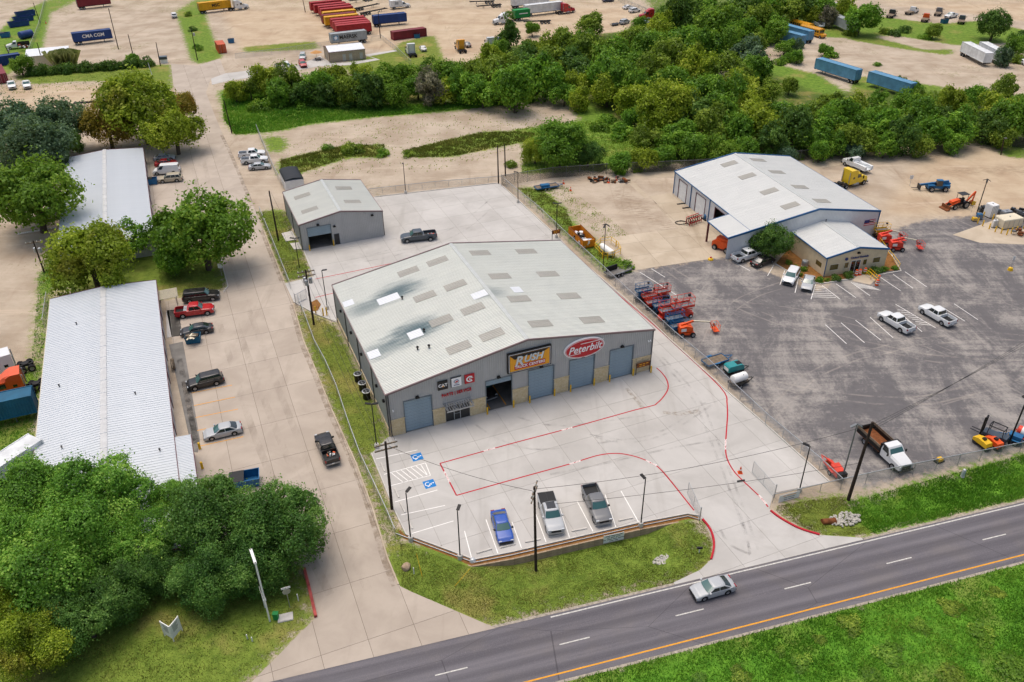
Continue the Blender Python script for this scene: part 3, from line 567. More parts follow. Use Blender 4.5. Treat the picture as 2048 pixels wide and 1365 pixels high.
mat('floor_dark', '#77746f', .7, 0, .3, .2, .5); mat('panel_white', '#d8dbdd', .5, .1, .4, .05, .6); mat('trim_blue', '#235d8e', .45, .1, .4, .08); mat('trim_maroon', '#571a26', .5, 0, .4, .1); mat('stucco', '#d9c8a6', .85, 0, .2, .08, .8, bump=.2); mat('skylight', '#a8a59b', .4, 0, .4, .1, .4); mat('sheet_white', '#e2e5e6', .35, .1, .5, .02)
# ---- the truck centre
PW, PL, PE, PR = 38.1, 30.28, 6.667, 9.885
PB = thing('truck_service_building', 'large grey metal building with pale gable roof, stone piers and truck bays', 'building', (-15.595, 82.99, .05), R_(22.39))
roof_mat('roof_pale', '#d9dbd2', .05, PB, ((8.0, 22.2, 5.2, 3.0, .85), (3.2, 21.0, 5.2, 2.6, .55), (7.4, 11.0, 5.4, 3.3, .9), (2.6, 9.6, 5.4, 2.8, .6), (19.3, 13.4, 3.2, 2.2, .4)))
roof(PB, PW, PL, PE, PR, 'roof_pale'); mat('ridge_grey', '#b9bdba', .5, 0, .3, .06)
rakes(PB, PW, PL, PE, PR, 'trim_mauve', rm='ridge_grey')
DO = [(2.05, 5.65), (13.13, 16.73), (19.2, 22.85), (25.25, 28.95), (31.4, 35.0)]; ENT = (7.4, 10.8, 0, 2.55)
PI = [(0, 2.05), (5.65, 7.4), (10.8, 13.13), (16.73, 19.2), (22.85, 25.25), (28.95, 31.4), (35.0, 38.1)]
wall(PB, (0, 0), (PW, 0), 0, gable(PW, PE, PR), [(a, b, 0, 4.9) for a, b in DO] + [ENT] + [(a, b, 0, 2.5) for a, b in PI], 'panel_grey')
wall(PB, (PW, PL), (0, PL), 0, gable(PW, PE, PR), [], 'panel_grey'); wall(PB, (0, PL), (0, 0), .9, lambda s: PE - .02, [], 'panel_grey'); wall(PB, (PW, 0), (PW, PL), 0, lambda s: PE - .02, [], 'panel_grey')
for i, (a, b) in enumerate(PI): stone_wall(PB, (a, 0), (b, 0), 0, 2.5, i)
stone_wall(PB, (0, PL), (0, 0), 0, .88, 20)
MB().bx(.1, PW - .1, .1, PL - .1, -.04, .004).build('floor', 'floor_dark', PB)
MB().bx(0, PW, -.02, .12, -.3, 0).build('foundation', 'concrete', PB)
for i, (a, b) in enumerate(DO): roller_door(PB, a, b, 4.1 if i == 1 else 0.02, 4.9, 0, 'door_blue', 2 if i == 1 else 10)
for s in ('l', 'r'):
    for (a0, a1) in (((9.33, 12.47), (14.0, 17.15)) if s == 'l' else ((20.95, 24.1), (28.72, 31.98))):
        for b0 in (2.85, 10.12, 17.4, 25.6): patch(PB, PW, PL, PE, PR, s, a0, a1, b0, b0 + 1.75, 'skylight', 'skylight')
for q in ((4.62, 7.8, 20.03, 21.88), (.08, 1.6, 22.8, 24.45), (5.95, 7.9, 9.2, 11.0), (16.5, 18.7, 12.9, 14.55), (.05, 1.6, 8.2, 10.0)): patch(PB, PW, PL, PE, PR, 'l', *q, 'repair_sheet', 'sheet_white', .06)
patch(PB, PW, PL, PE, PR, 'r', 22.58, 24.05, 12.8, 14.6, 'repair_sheet', 'sheet_white', .06)
for a, b in ((6.14, 6.57), (7.55, 6.0), (7.9, 19.6), (8.1, 9.9)): MB().lathe([(.1, -.1), (.1, .35), (.2, .36), (.2, .45), (.05, .55)], (a, b, PE + a * (PR - PE) / (PW / 2) + .05), n=8).build('roof_vent', 'black_metal', PB)
for b in (0.1, 7.5, 15.1, 22.7, 30.1):
    bar(PB, (-.12, b, .1), (-.12, b, PE - .2), .12, .12, 'trim_dark', 'downspout')
    if b < 1: continue
    bar(PB, (PW + .12, b, .1), (PW + .12, b, PE - .2), .12, .12, 'trim_dark', 'downspout')
bar(PB, (.12, -.12, .1), (.12, -.12, PE - .1), .12, .12, 'trim_dark', 'downspout'); bar(PB, (PW - .06, -.1, .1), (PW - .06, -.1, PE - .1), .1, .1, 'trim_dark', 'downspout')
def wall_pack(par, p, rz=0.0, m='black_metal', name='wall_light'):
    o = MB().xprism([(-.25, 0), (.25, 0), (.25, .12), (.15, .3), (-.15, .3), (-.25, .12)], -.28, 0).build(name, m, par); o.location = p; o.rotation_euler = (0, 0, rz); return o
for a in (3.85, 14.9, 21, 27.1, 33.2): wall_pack(PB, (a, -.04, 5.1))
for b in (1.5, 5, 13, 19, 25.5): wall_pack(PB, (-.04, b, 4.6), -math.pi / 2)
for a, z in ((.55, 4.2), (37.3, 5.2), (37.6, 5.2)): MB().lathe([(.06, 0), (.09, .08), (.09, .3), (.05, .32)], (a, -.1, z), (0, -.7, -.5), 8).build('camera', 'plastic_white', PB)
MB().bx(16.0, 16.14, .4, 10, .006, .009).bx(13.7, 13.84, .4, 10, .006, .009).build('floor_stripe', 'road_yellow', PB)
# storefront and awning
sf = obj('entrance', None, PB, (0, 0, 0))
for a0, a1 in ((7.45, 8.55), (9.5, 10.75)): MB().bx(a0, a1, .02, .06, .05, 2.5).build('pane', 'glass_dark', sf)
MB().bx(8.65, 9.4, .02, .06, .05, 2.35).build('door_leaf', 'glass_dark', sf)
MB().bx(8.55, 8.65, -.03, .08, 0, 2.5).bx(9.4, 9.5, -.03, .08, 0, 2.5).bx(7.4, 10.8, -.03, .08, 2.45, 2.55).bx(7.4, 7.45, -.03, .08, 0, 2.5).bx(10.75, 10.8, -.03, .08, 0, 2.5).bx(8.65, 9.4, -.03, .0, 1.0, 1.06).build('frame', 'galv', sf)
lettering('OPEN', .2, 'white_paint', sf, (9.02, -.04, 1.75))
aw = obj('awning', None, PB, (0, 0, 0)); MB().bx(7.2, 10.9, -1.5, -1.42, 2.62, 2.8).bx(7.2, 7.28, -1.5, 0, 2.95, 3.05).bx(10.82, 10.9, -1.5, 0, 2.95, 3.05).bx(7.2, 10.9, -.08, 0, 2.9, 3.1).build('awning_frame', 'galv', aw)
bl = MB().bx(-.1, .1, -1.42, -.06, 0, .02).mesh('louvre', 'galv')
for i in range(11):
    o = obj('louvre', bl, aw, (7.42 + i * .33, 0, 2.86)); o.rotation_euler = (0, R_(35), 0)
for a in (7.4, 8.5, 9.6, 10.7): bar(aw, (a, -1.4, 2.8), (a, -.02, 4.35), .035, .035, 'galv', 'tie_rod')
# signs
mat('sign_black', '#121212', .4); mat('sign_yellow', '#efa51c', .45, 0, .4, .04); mat('sign_red', '#c01824', .45, 0, .4, .05); mat('sign_white', '#f3f3f3', .4, 0, .4, .03); mat('sign_silver', '#ccd3d8', .35, .2, .5, .08); mat('sign_blue', '#2b3f78', .45)
def face(par, pts, y, m, name, th=.02): return MB().xprism(pts, y - th, y).build(name, m, par)
sg = obj('truck_sign', None, PB, (0, -.32, 0)); a0, a1, z0, z1 = 16.1, 22.3, 5.45, 8.5; w_, h_ = a1 - a0, z1 - z0
face(sg, [(a0, z0), (a1, z0), (a1, z1), (a0, z1)], .3, 'sign_black', 'sign_box', .34)
for k, m_, dy in ((.16, 'sign_white', -.05), (.22, 'sign_black', -.07), (.3, 'sign_yellow', -.09)): face(sg, [(a0 + k, z0 + k), (a1 - k, z0 + k), (a1 - k, z1 - k), (a0 + k, z1 - k)], dy, m_, 'sign_panel')
face(sg, [(a0 + .3, z1 - .3), (a0 + 1.0, z1 - 1.0), (a0 + 1.4, z1 - .75), (a1 - 1.3, z1 - .75), (a1 - .4, z1 - .3)], -.115, 'sign_black', 'sign_shape')
face(sg, [(a0 + .9, z0 + .5), (a1 - .9, z0 + .5), (a1 - .9, z0 + 1.2), (a0 + .9, z0 + 1.2)], -.115, 'sign_red', 'sign_band')
for dx, dz, dy, m_ in ((.06, -.06, -.13, 'sign_black'), (0, 0, -.16, 'sign_silver')):
    lettering('R', 1.9, m_, sg, (a0 + 1.5 + dx, dy, z0 + 1.72 + dz), shear=.25, bold=.05, extrude=.012, sx=1.0); lettering('USH', 1.42, m_, sg, (a0 + 3.55 + dx, dy, z0 + 1.85 + dz), shear=.25, bold=.045, extrude=.012, sx=1.02)
lettering('TRUCK CENTERS', .6, 'sign_white', sg, ((a0 + a1) / 2, -.14, z0 + .85), bold=.012, sx=.93)
sp = obj('oval_sign', None, PB, (0, -.3, 0)); cx, cz = 27.25, 6.65; EL = lambda k, n=40: [(cx + (3.0 - k) * math.cos(t), cz + (1.5 - k) * math.sin(t)) for t in np.linspace(0, 2 * math.pi, n, endpoint=False)]
face(sp, EL(0), .28, 'sign_white', 'sign_box', .3); face(sp, EL(.12), -.03, 'sign_red', 'sign_panel', .02); face(sp, EL(.18), -.05, 'sign_white', 'sign_rim', .02); face(sp, EL(.23), -.07, 'sign_red', 'sign_panel', .02)
lettering('Peterbilt', 1.55, 'sign_white', sp, (cx, -.1, cz - .02), shear=.3, bold=.02, sx=.92)
MB().bx(26.6, 30.05, -.11, -.09, 7.42, 7.5).bx(cx - 2.35, cx - .6, -.11, -.09, 5.95, 6.02).build('swash', 'sign_white', sp)
def square(a, z, name, m): 
    o = obj(name, None, PB, (a, -.16, z)); face(o, [(-.66, -.66), (.66, -.66), (.66, .66), (-.66, .66)], .14, m, 'sign_box', .18); return o
s1 = square(7.25, 6.1, 'engine_sign', 'sign_black'); lettering('CAT', .62, 'sign_white', s1, (0, -.06, .02), bold=.02); face(s1, [(-.13, -.2), (.17, -.2), (.02, .06)], -.075, 'sign_yellow', 'triangle')
s2 = square(9.08, 6.12, 'engine_sign', 'sign_white'); face(s2, [(.36 * math.cos(t), .1 + .3 * math.sin(t)) for t in np.linspace(0, 6.283, 20)[:-1]], -.05, 'sign_blue', 'oval'); face(s2, [(.29 * math.cos(t), .1 + .22 * math.sin(t)) for t in np.linspace(0, 6.283, 20)[:-1]], -.07, 'sign_white', 'oval'); face(s2, [(.22 * math.cos(t), .1 + .13 * math.sin(t + .5)) for t in np.linspace(0, 6.283, 16)[:-1]], -.09, 'sign_red', 'oval'); lettering('PACCAR', .2, 'sign_blue', s2, (0, -.06, -.42), bold=.008)
MB().bx(-.7, .7, .0, .14, .66, .74).bx(-.74, -.66, .0, .14, -.7, .74).build('sign_edge', 'sign_black', s2)
s3 = square(10.88, 6.12, 'engine_sign', 'sign_red'); b = strip([(.42 * math.cos(t) + .02, .36 * math.sin(t)) for t in np.linspace(.75, 5.5, 16)], .2, 0); MB().add([(x, -.06, y) for x, y, z in b.v], b.f).build('emblem', 'sign_white', s3); b = strip([(.16 * math.cos(t) + .08, .14 * math.sin(t)) for t in np.linspace(.75, 5.5, 12)], .1, 0); MB().add([(x + .04, -.065, y) for x, y, z in b.v], b.f).bx(-.05, .45, -.065, -.06, .08, .17).build('emblem', 'sign_white', s3)
sp2 = obj('service_sign', None, PB, (9.05, -.12, 4.42)); lettering('PARTS | SERVICE', .62, 'sign_red', sp2, (0, 0, 0), bold=.006, extrude=.05, sx=.9)
# ---- small grey garage
SW, SL_, SE, SR = 15.08, 16.24, 5.07, 6.35
SB = thing('garage_building', 'small grey metal garage with one bay half open behind the large workshop', 'building', (-37.69, 135.98, .05), R_(22.58))
roof_mat('roof_pale2', '#dadbd2', .05, SB); roof(SB, SW, SL_, SE, SR, 'roof_pale2'); rakes(SB, SW, SL_, SE, SR, 'trim_mauve', rm='ridge_grey')
wall(SB, (0, 0), (SW, 0), 0, gable(SW, SE, SR), [(1.22, 5.4, 0, 4.17), (5.8, 6.8, 0, 2.18)], 'panel_grey'); wall(SB, (SW, SL_), (0, SL_), 0, gable(SW, SE, SR), [], 'panel_grey'); wall(SB, (0, SL_), (0, 0), 0, lambda s: SE - .02, [], 'panel_grey'); wall(SB, (SW, 0), (SW, SL_), 0, lambda s: SE - .02, [], 'panel_grey')
roller_door(SB, 1.22, 5.4, 2.44, 4.17, 0, 'door_blue', 4); MB().bx(5.85, 6.75, .0, .05, .03, 2.13).build('door', 'dark_metal', SB); MB().bx(5.78, 5.85, -.05, .06, 0, 2.2).bx(6.75, 6.82, -.05, .06, 0, 2.2).bx(5.78, 6.82, -.05, .06, 2.13, 2.2).build('door_frame', 'door_frame', SB)
MB().bx(.1, SW - .1, .1, SL_ - .1, -.04, .003).build('floor', 'floor_dark', SB)
for s, a0 in (('l', 1.33), ('r', 9.32)):
    for b0 in (3.8, 10.9): patch(SB, SW, SL_, SE, SR, s, a0, a0 + 3.0, b0, b0 + 1.6, 'skylight', 'skylight')
for a, z in ((3.2, 4.45), (6.1, 3.6), (13.2, 4.5)): wall_pack(SB, (a, -.04, z))
for b in (0.1, 8, 16.1): bar(SB, (-.12, b, .1), (-.12, b, SE - .2), .12, .12, 'trim_dark', 'downspout'); bar(SB, (SW + .12, b, .1), (SW + .12, b, SE - .2), .12, .12, 'trim_dark', 'downspout')
# ---- equipment rental workshop
RW, RL_, RE, RR = 26.5, 29.3, 4.84, 7.06
RB = thing('rental_workshop_building', 'white metal workshop with blue trim, roof lights and a side canopy', 'building', (42.11, 132.6, .02), R_(17.0))
roof_mat('roof_grey', '#d4d5d0', .05, RB); roof(RB, RW, RL_, RE, RR, 'roof_grey', h=.03); rakes(RB, RW, RL_, RE, RR, 'trim_blue', rm='ridge_grey', h=.34)
RD = [(2.05, 5.3), (9.25, 12.95), (16.7, 20.05)]
wall(RB, (0, 0), (RW, 0), 0, gable(RW, RE, RR), [], 'panel_white'); wall(RB, (RW, RL_), (0, RL_), 0, gable(RW, RE, RR), [], 'panel_white'); wall(RB, (0, RL_), (0, 0), 0, lambda s: RE - .02, [(a, b, 0, 3.9) for a, b in RD], 'panel_white'); wall(RB, (RW, 0), (RW, RL_), 0, lambda s: RE - .02, [], 'panel_white')
for i, (a, b) in enumerate(RD):
    y0, y1 = RL_ - b, RL_ - a
    MB().bx(-.08, .06, y0 - .12, y0, 0, 4).bx(-.08, .06, y1, y1 + .12, 0, 4).bx(-.08, .06, y0 - .12, y1 + .12, 3.9, 4.0).build('door_frame', 'trim_maroon', RB)
    if i < 2:
        dr = obj('overhead_door', None, RB); 
        for k in range(6): MB().bx(.02 + .02 * (k % 2), .06, y0, y1, .02 + .65 * k, .65 * (k + 1)).build('slat', 'steel_white', dr)
MB().bx(.1, RW - .1, .1, RL_ - .1, -.03, .003).build('floor', 'floor_dark', RB)
for s, a0 in (('l', 8.38), ('r', 14.95)):
    for b0 in (3.1, 10.05, 17.95, 24.85): patch(RB, RW, RL_, RE, RR, s, a0, a0 + 3.12, b0, b0 + 1.7, 'skylight', 'skylight')
for b in (29.2, 22.0, 14.6): bar(RB, (-.1, b, .1), (-.1, b, RE - .1), .14, .14, 'trim_blue', 'downspout')
bar(RB, (RW + .06, -.06, .1), (RW + .06, -.06, RE - .1), .14, .14, 'trim_blue', 'downspout')
k = (RR - RE) / (RW / 2); cz0 = RE - 4.45 * k; cp = obj('canopy', None, RB)
me = panel_mesh('roof_panel', math.hypot(4.45, 4.45 * k), .92, 'roof_grey', 3, .03); th = math.atan(k)
for i in range(8): o = obj('roof_panel', me, cp); o.matrix_local = Matrix(((math.cos(th), 0, -math.sin(th), -4.45), (0, 1, 0, i * .92), (math.sin(th), 0, math.cos(th), cz0 + .02), (0, 0, 0, 1)))
bar(cp, (-4.5, -.06, cz0 - .04), (-.2, -.06, RE - .06), .16, .34, 'trim_blue', 'rake_trim'); bar(cp, (-4.5, 7.42, cz0 - .04), (-.2, 7.42, RE - .06), .12, .2, 'trim_blue', 'rake_trim'); bar(cp, (-4.52, 0, cz0 - .08), (-4.52, 7.4, cz0 - .08), .14, .18, 'trim_blue', 'gutter'); bar(cp, (-4.3, 7.25, 0), (-4.3, 7.25, cz0), .28, .28, 'trim_maroon', 'post')
wall(cp, (-4.45, 0), (0, 0), 0, lambda s: cz0 + k * s - .03, [], 'panel_white', name='wall_panel')
fl = obj('flag_banner', None, RB, (23.55, -.08, 2.3)); 
for i in range(7): face(fl, [(0, i * .16), (2.4, i * .16 + .02), (2.4, i * .16 + .16), (0, i * .16 + .14)], 0, 'sign_red' if i % 2 == 0 else 'sign_white', 'stripe')
face(fl, [(0, .5), (1.1, .52), (1.1, 1.12), (0, 1.1)], -.02, 'sign_blue', 'canton'); lettering('TEXAS', .34, 'sign_black', fl, (1.5, -.04, .7), bold=.02)
# ---- rental office
OW, OL, OE, OR = 11.91, 13.6, 3.54, 4.62
OB = thing('rental_office_building', 'tan stucco office with white roof and blue fascia in front of the white workshop', 'building', (53.04, 124.48, .02), R_(15.66))
roof(OB, OW, OL, OE, OR, 'roof_grey', h=.03); rakes(OB, OW, OL, OE, OR, 'trim_blue', rm='ridge_grey', h=.3, ends=(0,))
WIN = [(.85, 2.48, 1.02, 2.1), (3.66, 4.46, 1.04, 2.1), (4.95, 6.75, 0, 2.22), (7.3, 8.05, 1.1, 2.16), (9.25, 10.67, 1.2, 2.2)]
wall(OB, (0, 0), (OW, 0), 0, gable(OW, OE, OR), WIN, 'stucco', 1.22, 1, h=.006); wall(OB, (0, OL), (0, 0), 0, lambda s: OE - .02, [(OL - 2.8, OL - 1.18, 1.08, 1.95)], 'stucco', 1.22, 1, h=.006); wall(OB, (OW, 0), (OW, OL), 0, lambda s: OE - .02, [], 'stucco', 1.22, 1, h=.006)
def window(par, a0, a1, z0, z1, wm='glass', fm='cream', nm='window', bb=.0, mull=1):
    wn = obj(nm, None, par, (0, bb, 0)); MB().bx(a0, a1, .03, .06, z0, z1).build('pane', wm, wn)
    f = MB().bx(a0 - .07, a0, -.05, .06, z0 - .07, z1 + .07).bx(a1, a1 + .07, -.05, .06, z0 - .07, z1 + .07).bx(a0, a1, -.05, .06, z1, z1 + .07).bx(a0, a1, -.06, .06, z0 - .07, z0)
    for i in range(1, mull): f.bx(a0 + (a1 - a0) * i / mull - .03, a0 + (a1 - a0) * i / mull + .03, -.03, .06, z0, z1)
    f.build('frame', fm, wn); return wn
mat('window_gold', '#6a5c34', .25, 0, .6, .2)
for i, q in enumerate(WIN): window(OB, *q, 'glass_dark' if i == 2 else 'window_gold', 'steel_white' if i == 2 else 'cream', 'door' if i == 2 else 'window', mull=2 if i == 2 else 1)
wn = obj('window', None, OB, (0, 1.18, 0), R_(90)); MB().bx(0, 1.62, -.06, -.03, 1.08, 1.95).build('pane', 'window_gold', wn)
bar(OB, (-.03, -.04, 0), (-.03, -.04, OE), .12, .1, 'trim_blue', 'downspout')
so_ = obj('office_sign', None, OB, (0, -.1, 2.84)); face(so_, [(3.75 + .3 * math.cos(t), .3 * math.sin(t) - .02) for t in np.linspace(0, 6.283, 14)[:-1]], 0, 'sign_blue', 'emblem', .06); lettering('United Rentals', .52, 'sign_blue', so_, (6.35, 0, 0), bold=.012, extrude=.03, sx=1.12)
wall_pack(OB, (5.9, -.04, 3.6)); MB().lathe([(.08, -.05), (.08, .3), (.14, .32), (.03, .4)], (6.4, 10.6, OR + .1), n=8).build('roof_vent', 'dark_metal', OB)
# ---- long sheds on the left
def shed(name, label, loc, yaw, W, L, he, hr, rm, jut=None, seed=1):
    o = thing(name, label, 'building', loc, yaw)
    roof(o, W, L, he, hr, rm, pw=.5, h=.055, ribs=1, gap=.014); rakes(o, W, L, he, hr, 'trim_maroon', h=.14, w=.1, gutter=False)
    b = MB(); sl = (hr - he) / (W / 2); x = .38; b.xprism([(W / 2 - x, hr + .13 - sl * x), (W / 2, hr + .15), (W / 2 + x, hr + .13 - sl * x), (W / 2 + x, hr + .06), (W / 2 - x, hr + .06)], 0, L); b.build('ridge_cap', 'ridge_tan', o)
    for k in range(int(L / 1.5)): MB().bx(W / 2 - .4, W / 2 + .4, k * 1.5, k * 1.5 + .05, hr + .1, hr + .165).build('ridge_strap', 'roof_shed', o) if k % 2 else None
    bar(o, (-.14, 0, he - .02), (-.14, L, he - .02), .06, .14, 'cream', 'eave_trim')
    wall(o, (0, 0), (W, 0), 0, gable(W, he, hr), [], 'shed_wall'); wall(o, (W, L), (0, L), 0, gable(W, he, hr), [], 'shed_wall'); wall(o, (0, L), (0, 0), 0, lambda s: he - .02, [], 'shed_wall', 1.83, 6)
    ops = []; s = 3.0
    while s < L - 4: ops.append((s, s + 3.0, 0, 2.7)); s += 6.1
    wall(o, (W, 0), (W, L), 0, lambda s: he - .02, ops, 'shed_wall', 1.83, 6)
    for i, q in enumerate(ops): MB().bx(W - .12, W - .06, q[0], q[1], .02, 2.7).build('door', 'steel_white', o); MB().bx(W - .02, W + .05, q[0] - .15, q[0], 0, 2.8).bx(W - .02, W + .05, q[1], q[1] + .15, 0, 2.8).bx(W - .02, W + .05, q[0] - .15, q[1] + .15, 2.7, 2.85).build('door_frame', 'trim_maroon', o)
    bar(o, (W + .14, 0, he - .04), (W + .14, L, he - .04), .08, .2, 'trim_maroon', 'eave_trim')
    return o
mat('shed_wall', '#c6c4c3', .6, 0, .3, .06); mat('ridge_tan', '#c4c5c4', .5, 0, .3, .08)
roof_mat('roof_shed', '#d3d8db', .05, None, rough=.38, dirt='#9aa2a8')
LY = R_(22.25); lx, ly = -55.35, 72.41; ca, sa = math.cos(LY), math.sin(LY)
L1 = shed('long_shed_building', 'long shed with bright ribbed metal roof and maroon trim beside the yellow parking stripes', (lx + 18.3 * sa, ly - 18.3 * ca, 0), LY, 15.4, 62.5, 3.4, 3.95, 'roof_shed')
jt = obj('roof_extension', None, L1)
k = .55 / 7.7; me = panel_mesh('roof_panel', 2.0, .91, 'roof_shed', 3, .05)
for i in range(21):
    o = obj('roof_panel', me, jt); o.matrix_local = Matrix(((-math.cos(.071), 0, math.sin(.071), 17.42), (0, -1, 0, .1 + (i + 1) * .91), (math.sin(.071), 0, math.cos(.071), 3.26), (0, 0, 0, 1)))
bar(jt, (17.45, .1, 3.2), (17.45, 19.2, 3.2), .08, .2, 'trim_maroon', 'eave_trim'); wall(jt, (17.2, .1), (17.2, 19.2), 0, lambda s: 3.2, [], 'shed_wall', 1.83, 6); wall(jt, (15.4, .05), (17.3, .05), 0, lambda s: 3.2, [], 'shed_wall')
for a, b in ((3.0, 22), (11.5, 30), (13.8, 17.0), (2.2, 36), (4.0, 52)): MB().lathe([(.07, -.1), (.07, .3), (.13, .32), (.13, .4), (.02, .44)], (a, b, 3.4 + .07 * min(a, 15.4 - a)), n=8).build('roof_vent', 'dark_metal', L1)
x2, y2, _ = gg(115, 507, 3.4)
L2 = shed('long_shed_building', 'long shed with worn pale metal roof among the trees farther up the street', (x2, y2, 0), LY, 15.6, 50.0, 3.4, 4.05, 'roof_shed')
pg = thing('pergola', 'small cream slatted pergola over the gravel at the end of the ribbed shed', 'pergola', gg(340, 618), LY)
for a in (-1.3, 1.3):
    for b in (-1.2, 1.2): MB().bx(a - .06, a + .06, b - .06, b + .06, 0, 2.5).build('post', 'cream', pg)
for a in (-1.3, 1.3): MB().bx(a - .05, a + .05, -1.6, 1.6, 2.5, 2.68).build('beam', 'cream', pg)
for i in range(9): MB().bx(-1.7, 1.7, -1.5 + i * .36, -1.36 + i * .36, 2.682, 2.78).build('slat', 'cream', pg)
sheet('walk', PX((332, 622), (358, 618), (364, 672), (334, 676)), .03, 'lot_concrete'); sheet('side_walk', PX((338, 690), (366, 684), (400, 880), (396, 906), (385, 905)), .034, 'floor_dark')
# ---- small brick office at the far yard
TW, TL, TE, TR = 11.46, 8.72, 3.09, 4.0
TB = thing('yard_office_building', 'small tan brick office with white metal roof beside the far container yard', 'building', (-56.09, 265.91, .05), R_(21.42))
mat('brick_tan', '#a39782', .9, 0, .2, .12, 2, bump=.4)
b = MB(); th = math.atan2(.9, TL / 2)
for i in range(13):
    for sgn in (0, 1):
        o = obj('roof_panel', panel_mesh('roof_panel', math.hypot(TL / 2, .9) + .2, TW / 13, 'sheet_white', 3, .03), TB)
        o.matrix_local = (Matrix(((0, -1, 0, (i + 1) * TW / 13), (math.cos(th), 0, -math.sin(th), -.2), (math.sin(th), 0, math.cos(th), TE), (0, 0, 0, 1))) if sgn == 0 else Matrix(((0, 1, 0, i * TW / 13), (-math.cos(th), 0, math.sin(th), TL + .2), (math.sin(th), 0, math.cos(th), TE), (0, 0, 0, 1))))
OPN = [(4.2, 5.2, 0, 2.15), (6.2, 7.2, 0, 2.15), (9.6, 10.6, 0, 2.15)]
wall(TB, (0, 0), (TW, 0), 0, lambda s: TE, OPN, 'brick_tan', 2, 1, h=.004); wall(TB, (TW, TL), (0, TL), 0, lambda s: TE, [], 'brick_tan', 2, 1, h=.004); wall(TB, (0, TL), (0, 0), 0, gable(TL, TE, TR), [(3, 4.2, 0, 2.1)], 'brick_tan', 2, 1, h=.004); wall(TB, (TW, 0), (TW, TL), 0, gable(TL, TE, TR), [], 'brick_tan', 2, 1, h=.004)
for q in OPN: MB().bx(q[0], q[1], .02, .06, 0, 2.12).build('door', 'galv', TB)
MB().bx(.02, .06, TL - 4.2, TL - 3, 0, 2.1).build('door', 'galv', TB); bar(TB, (-.1, -.1, TE - .02), (TW + .1, -.1, TE - .02), .1, .2, 'trim_maroon', 'eave_trim'); bar(TB, (-.05, -.1, TE), (-.05, TL / 2, TR + .03), .1, .16, 'trim_maroon', 'rake_trim'); bar(TB, (-.05, TL + .1, TE), (-.05, TL / 2, TR + .03), .1, .16, 'trim_maroon', 'rake_trim'); bar(TB, (0, -.06, 0), (0, -.06, TE), .12, .12, 'trim_maroon', 'corner_trim')
sheet('walk', PX((640, 128), (690, 126), (750, 118), (728, 110), (792, 100), (794, 103), (738, 113), (760, 120), (700, 131), (642, 133)), .036, 'lot_concrete')
# ---- cream store shed, top left
CB = thing('store_shed_building', 'low cream shed with bright white roof behind the vine covered fence', 'building', gg(57, 138), head((57, 138), (120, 132)))
cw, cl, ce = 12.2, 6.5, 3.6
for i in range(13): o = obj('roof_panel', panel_mesh('roof_panel', cl + .5, cw / 13, 'sheet_white', 3, .03), CB); o.matrix_local = Matrix(((0, -1, 0, (i + 1) * cw / 13), (math.cos(.1), 0, -math.sin(.1), -.2), (math.sin(.1), 0, math.cos(.1), ce), (0, 0, 0, 1)))
wall(CB, (0, 0), (cw, 0), 0, lambda s: ce, [], 'cream'); wall(CB, (cw, cl), (0, cl), 0, lambda s: ce + .6, [], 'cream'); wall(CB, (0, cl), (0, 0), 0, lambda s: ce + .6 - .6 * s / cl, [], 'cream'); wall(CB, (cw, 0), (cw, cl), 0, lambda s: ce + .6 * s / cl, [], 'cream')
# ---- hut among the near trees, black roofed store by the garage
HB = thing('pump_hut', 'small hut with grey shingle roof half hidden under the near trees', 'shed', gg(105, 1215), R_(14)); MB().bx(-1.6, 1.6, -1.2, 1.2, 0, 2.2).build('wall', 'wood_grey', HB)
mat('shingle', '#8f8b80', .95, 0, .1, .2, 3, bump=.6)
for r in range(9):
    for c in range(7): MB().box((-1.8 + .3 + c * .52 - (.2 if r % 2 else 0), -1.4 + r * .33, 2.25 + r * .07), (.5, .36, .03), m=Matrix.Rotation(.2, 3, 'X')).build('shingle', 'shingle', HB)
KB = thing('storage_shed', 'small white storage shed with black barrel roof behind the grey garage', 'shed', gg(586, 372), R_(22.5)); MB().bx(-1.9, 1.9, -3.4, 3.4, 0, 2.5).build('wall', 'steel_white', KB)
b = MB(); b.loft([[(2.0 * math.cos(t), y, 2.5 + .55 * math.sin(t)) for t in np.linspace(0, math.pi, 9)] for y in (-3.5, 3.5)], closed=False, caps=False); b.build('roof', 'sign_black', KB, True)
for i in range(8): MB().loft([[(2.03 * math.cos(t), -3.5 + i + y, 2.52 + .56 * math.sin(t)) for t in np.linspace(0, math.pi, 9)] for y in (0, .06)], closed=False, caps=False).build('roof_rib', 'dark_metal', KB)
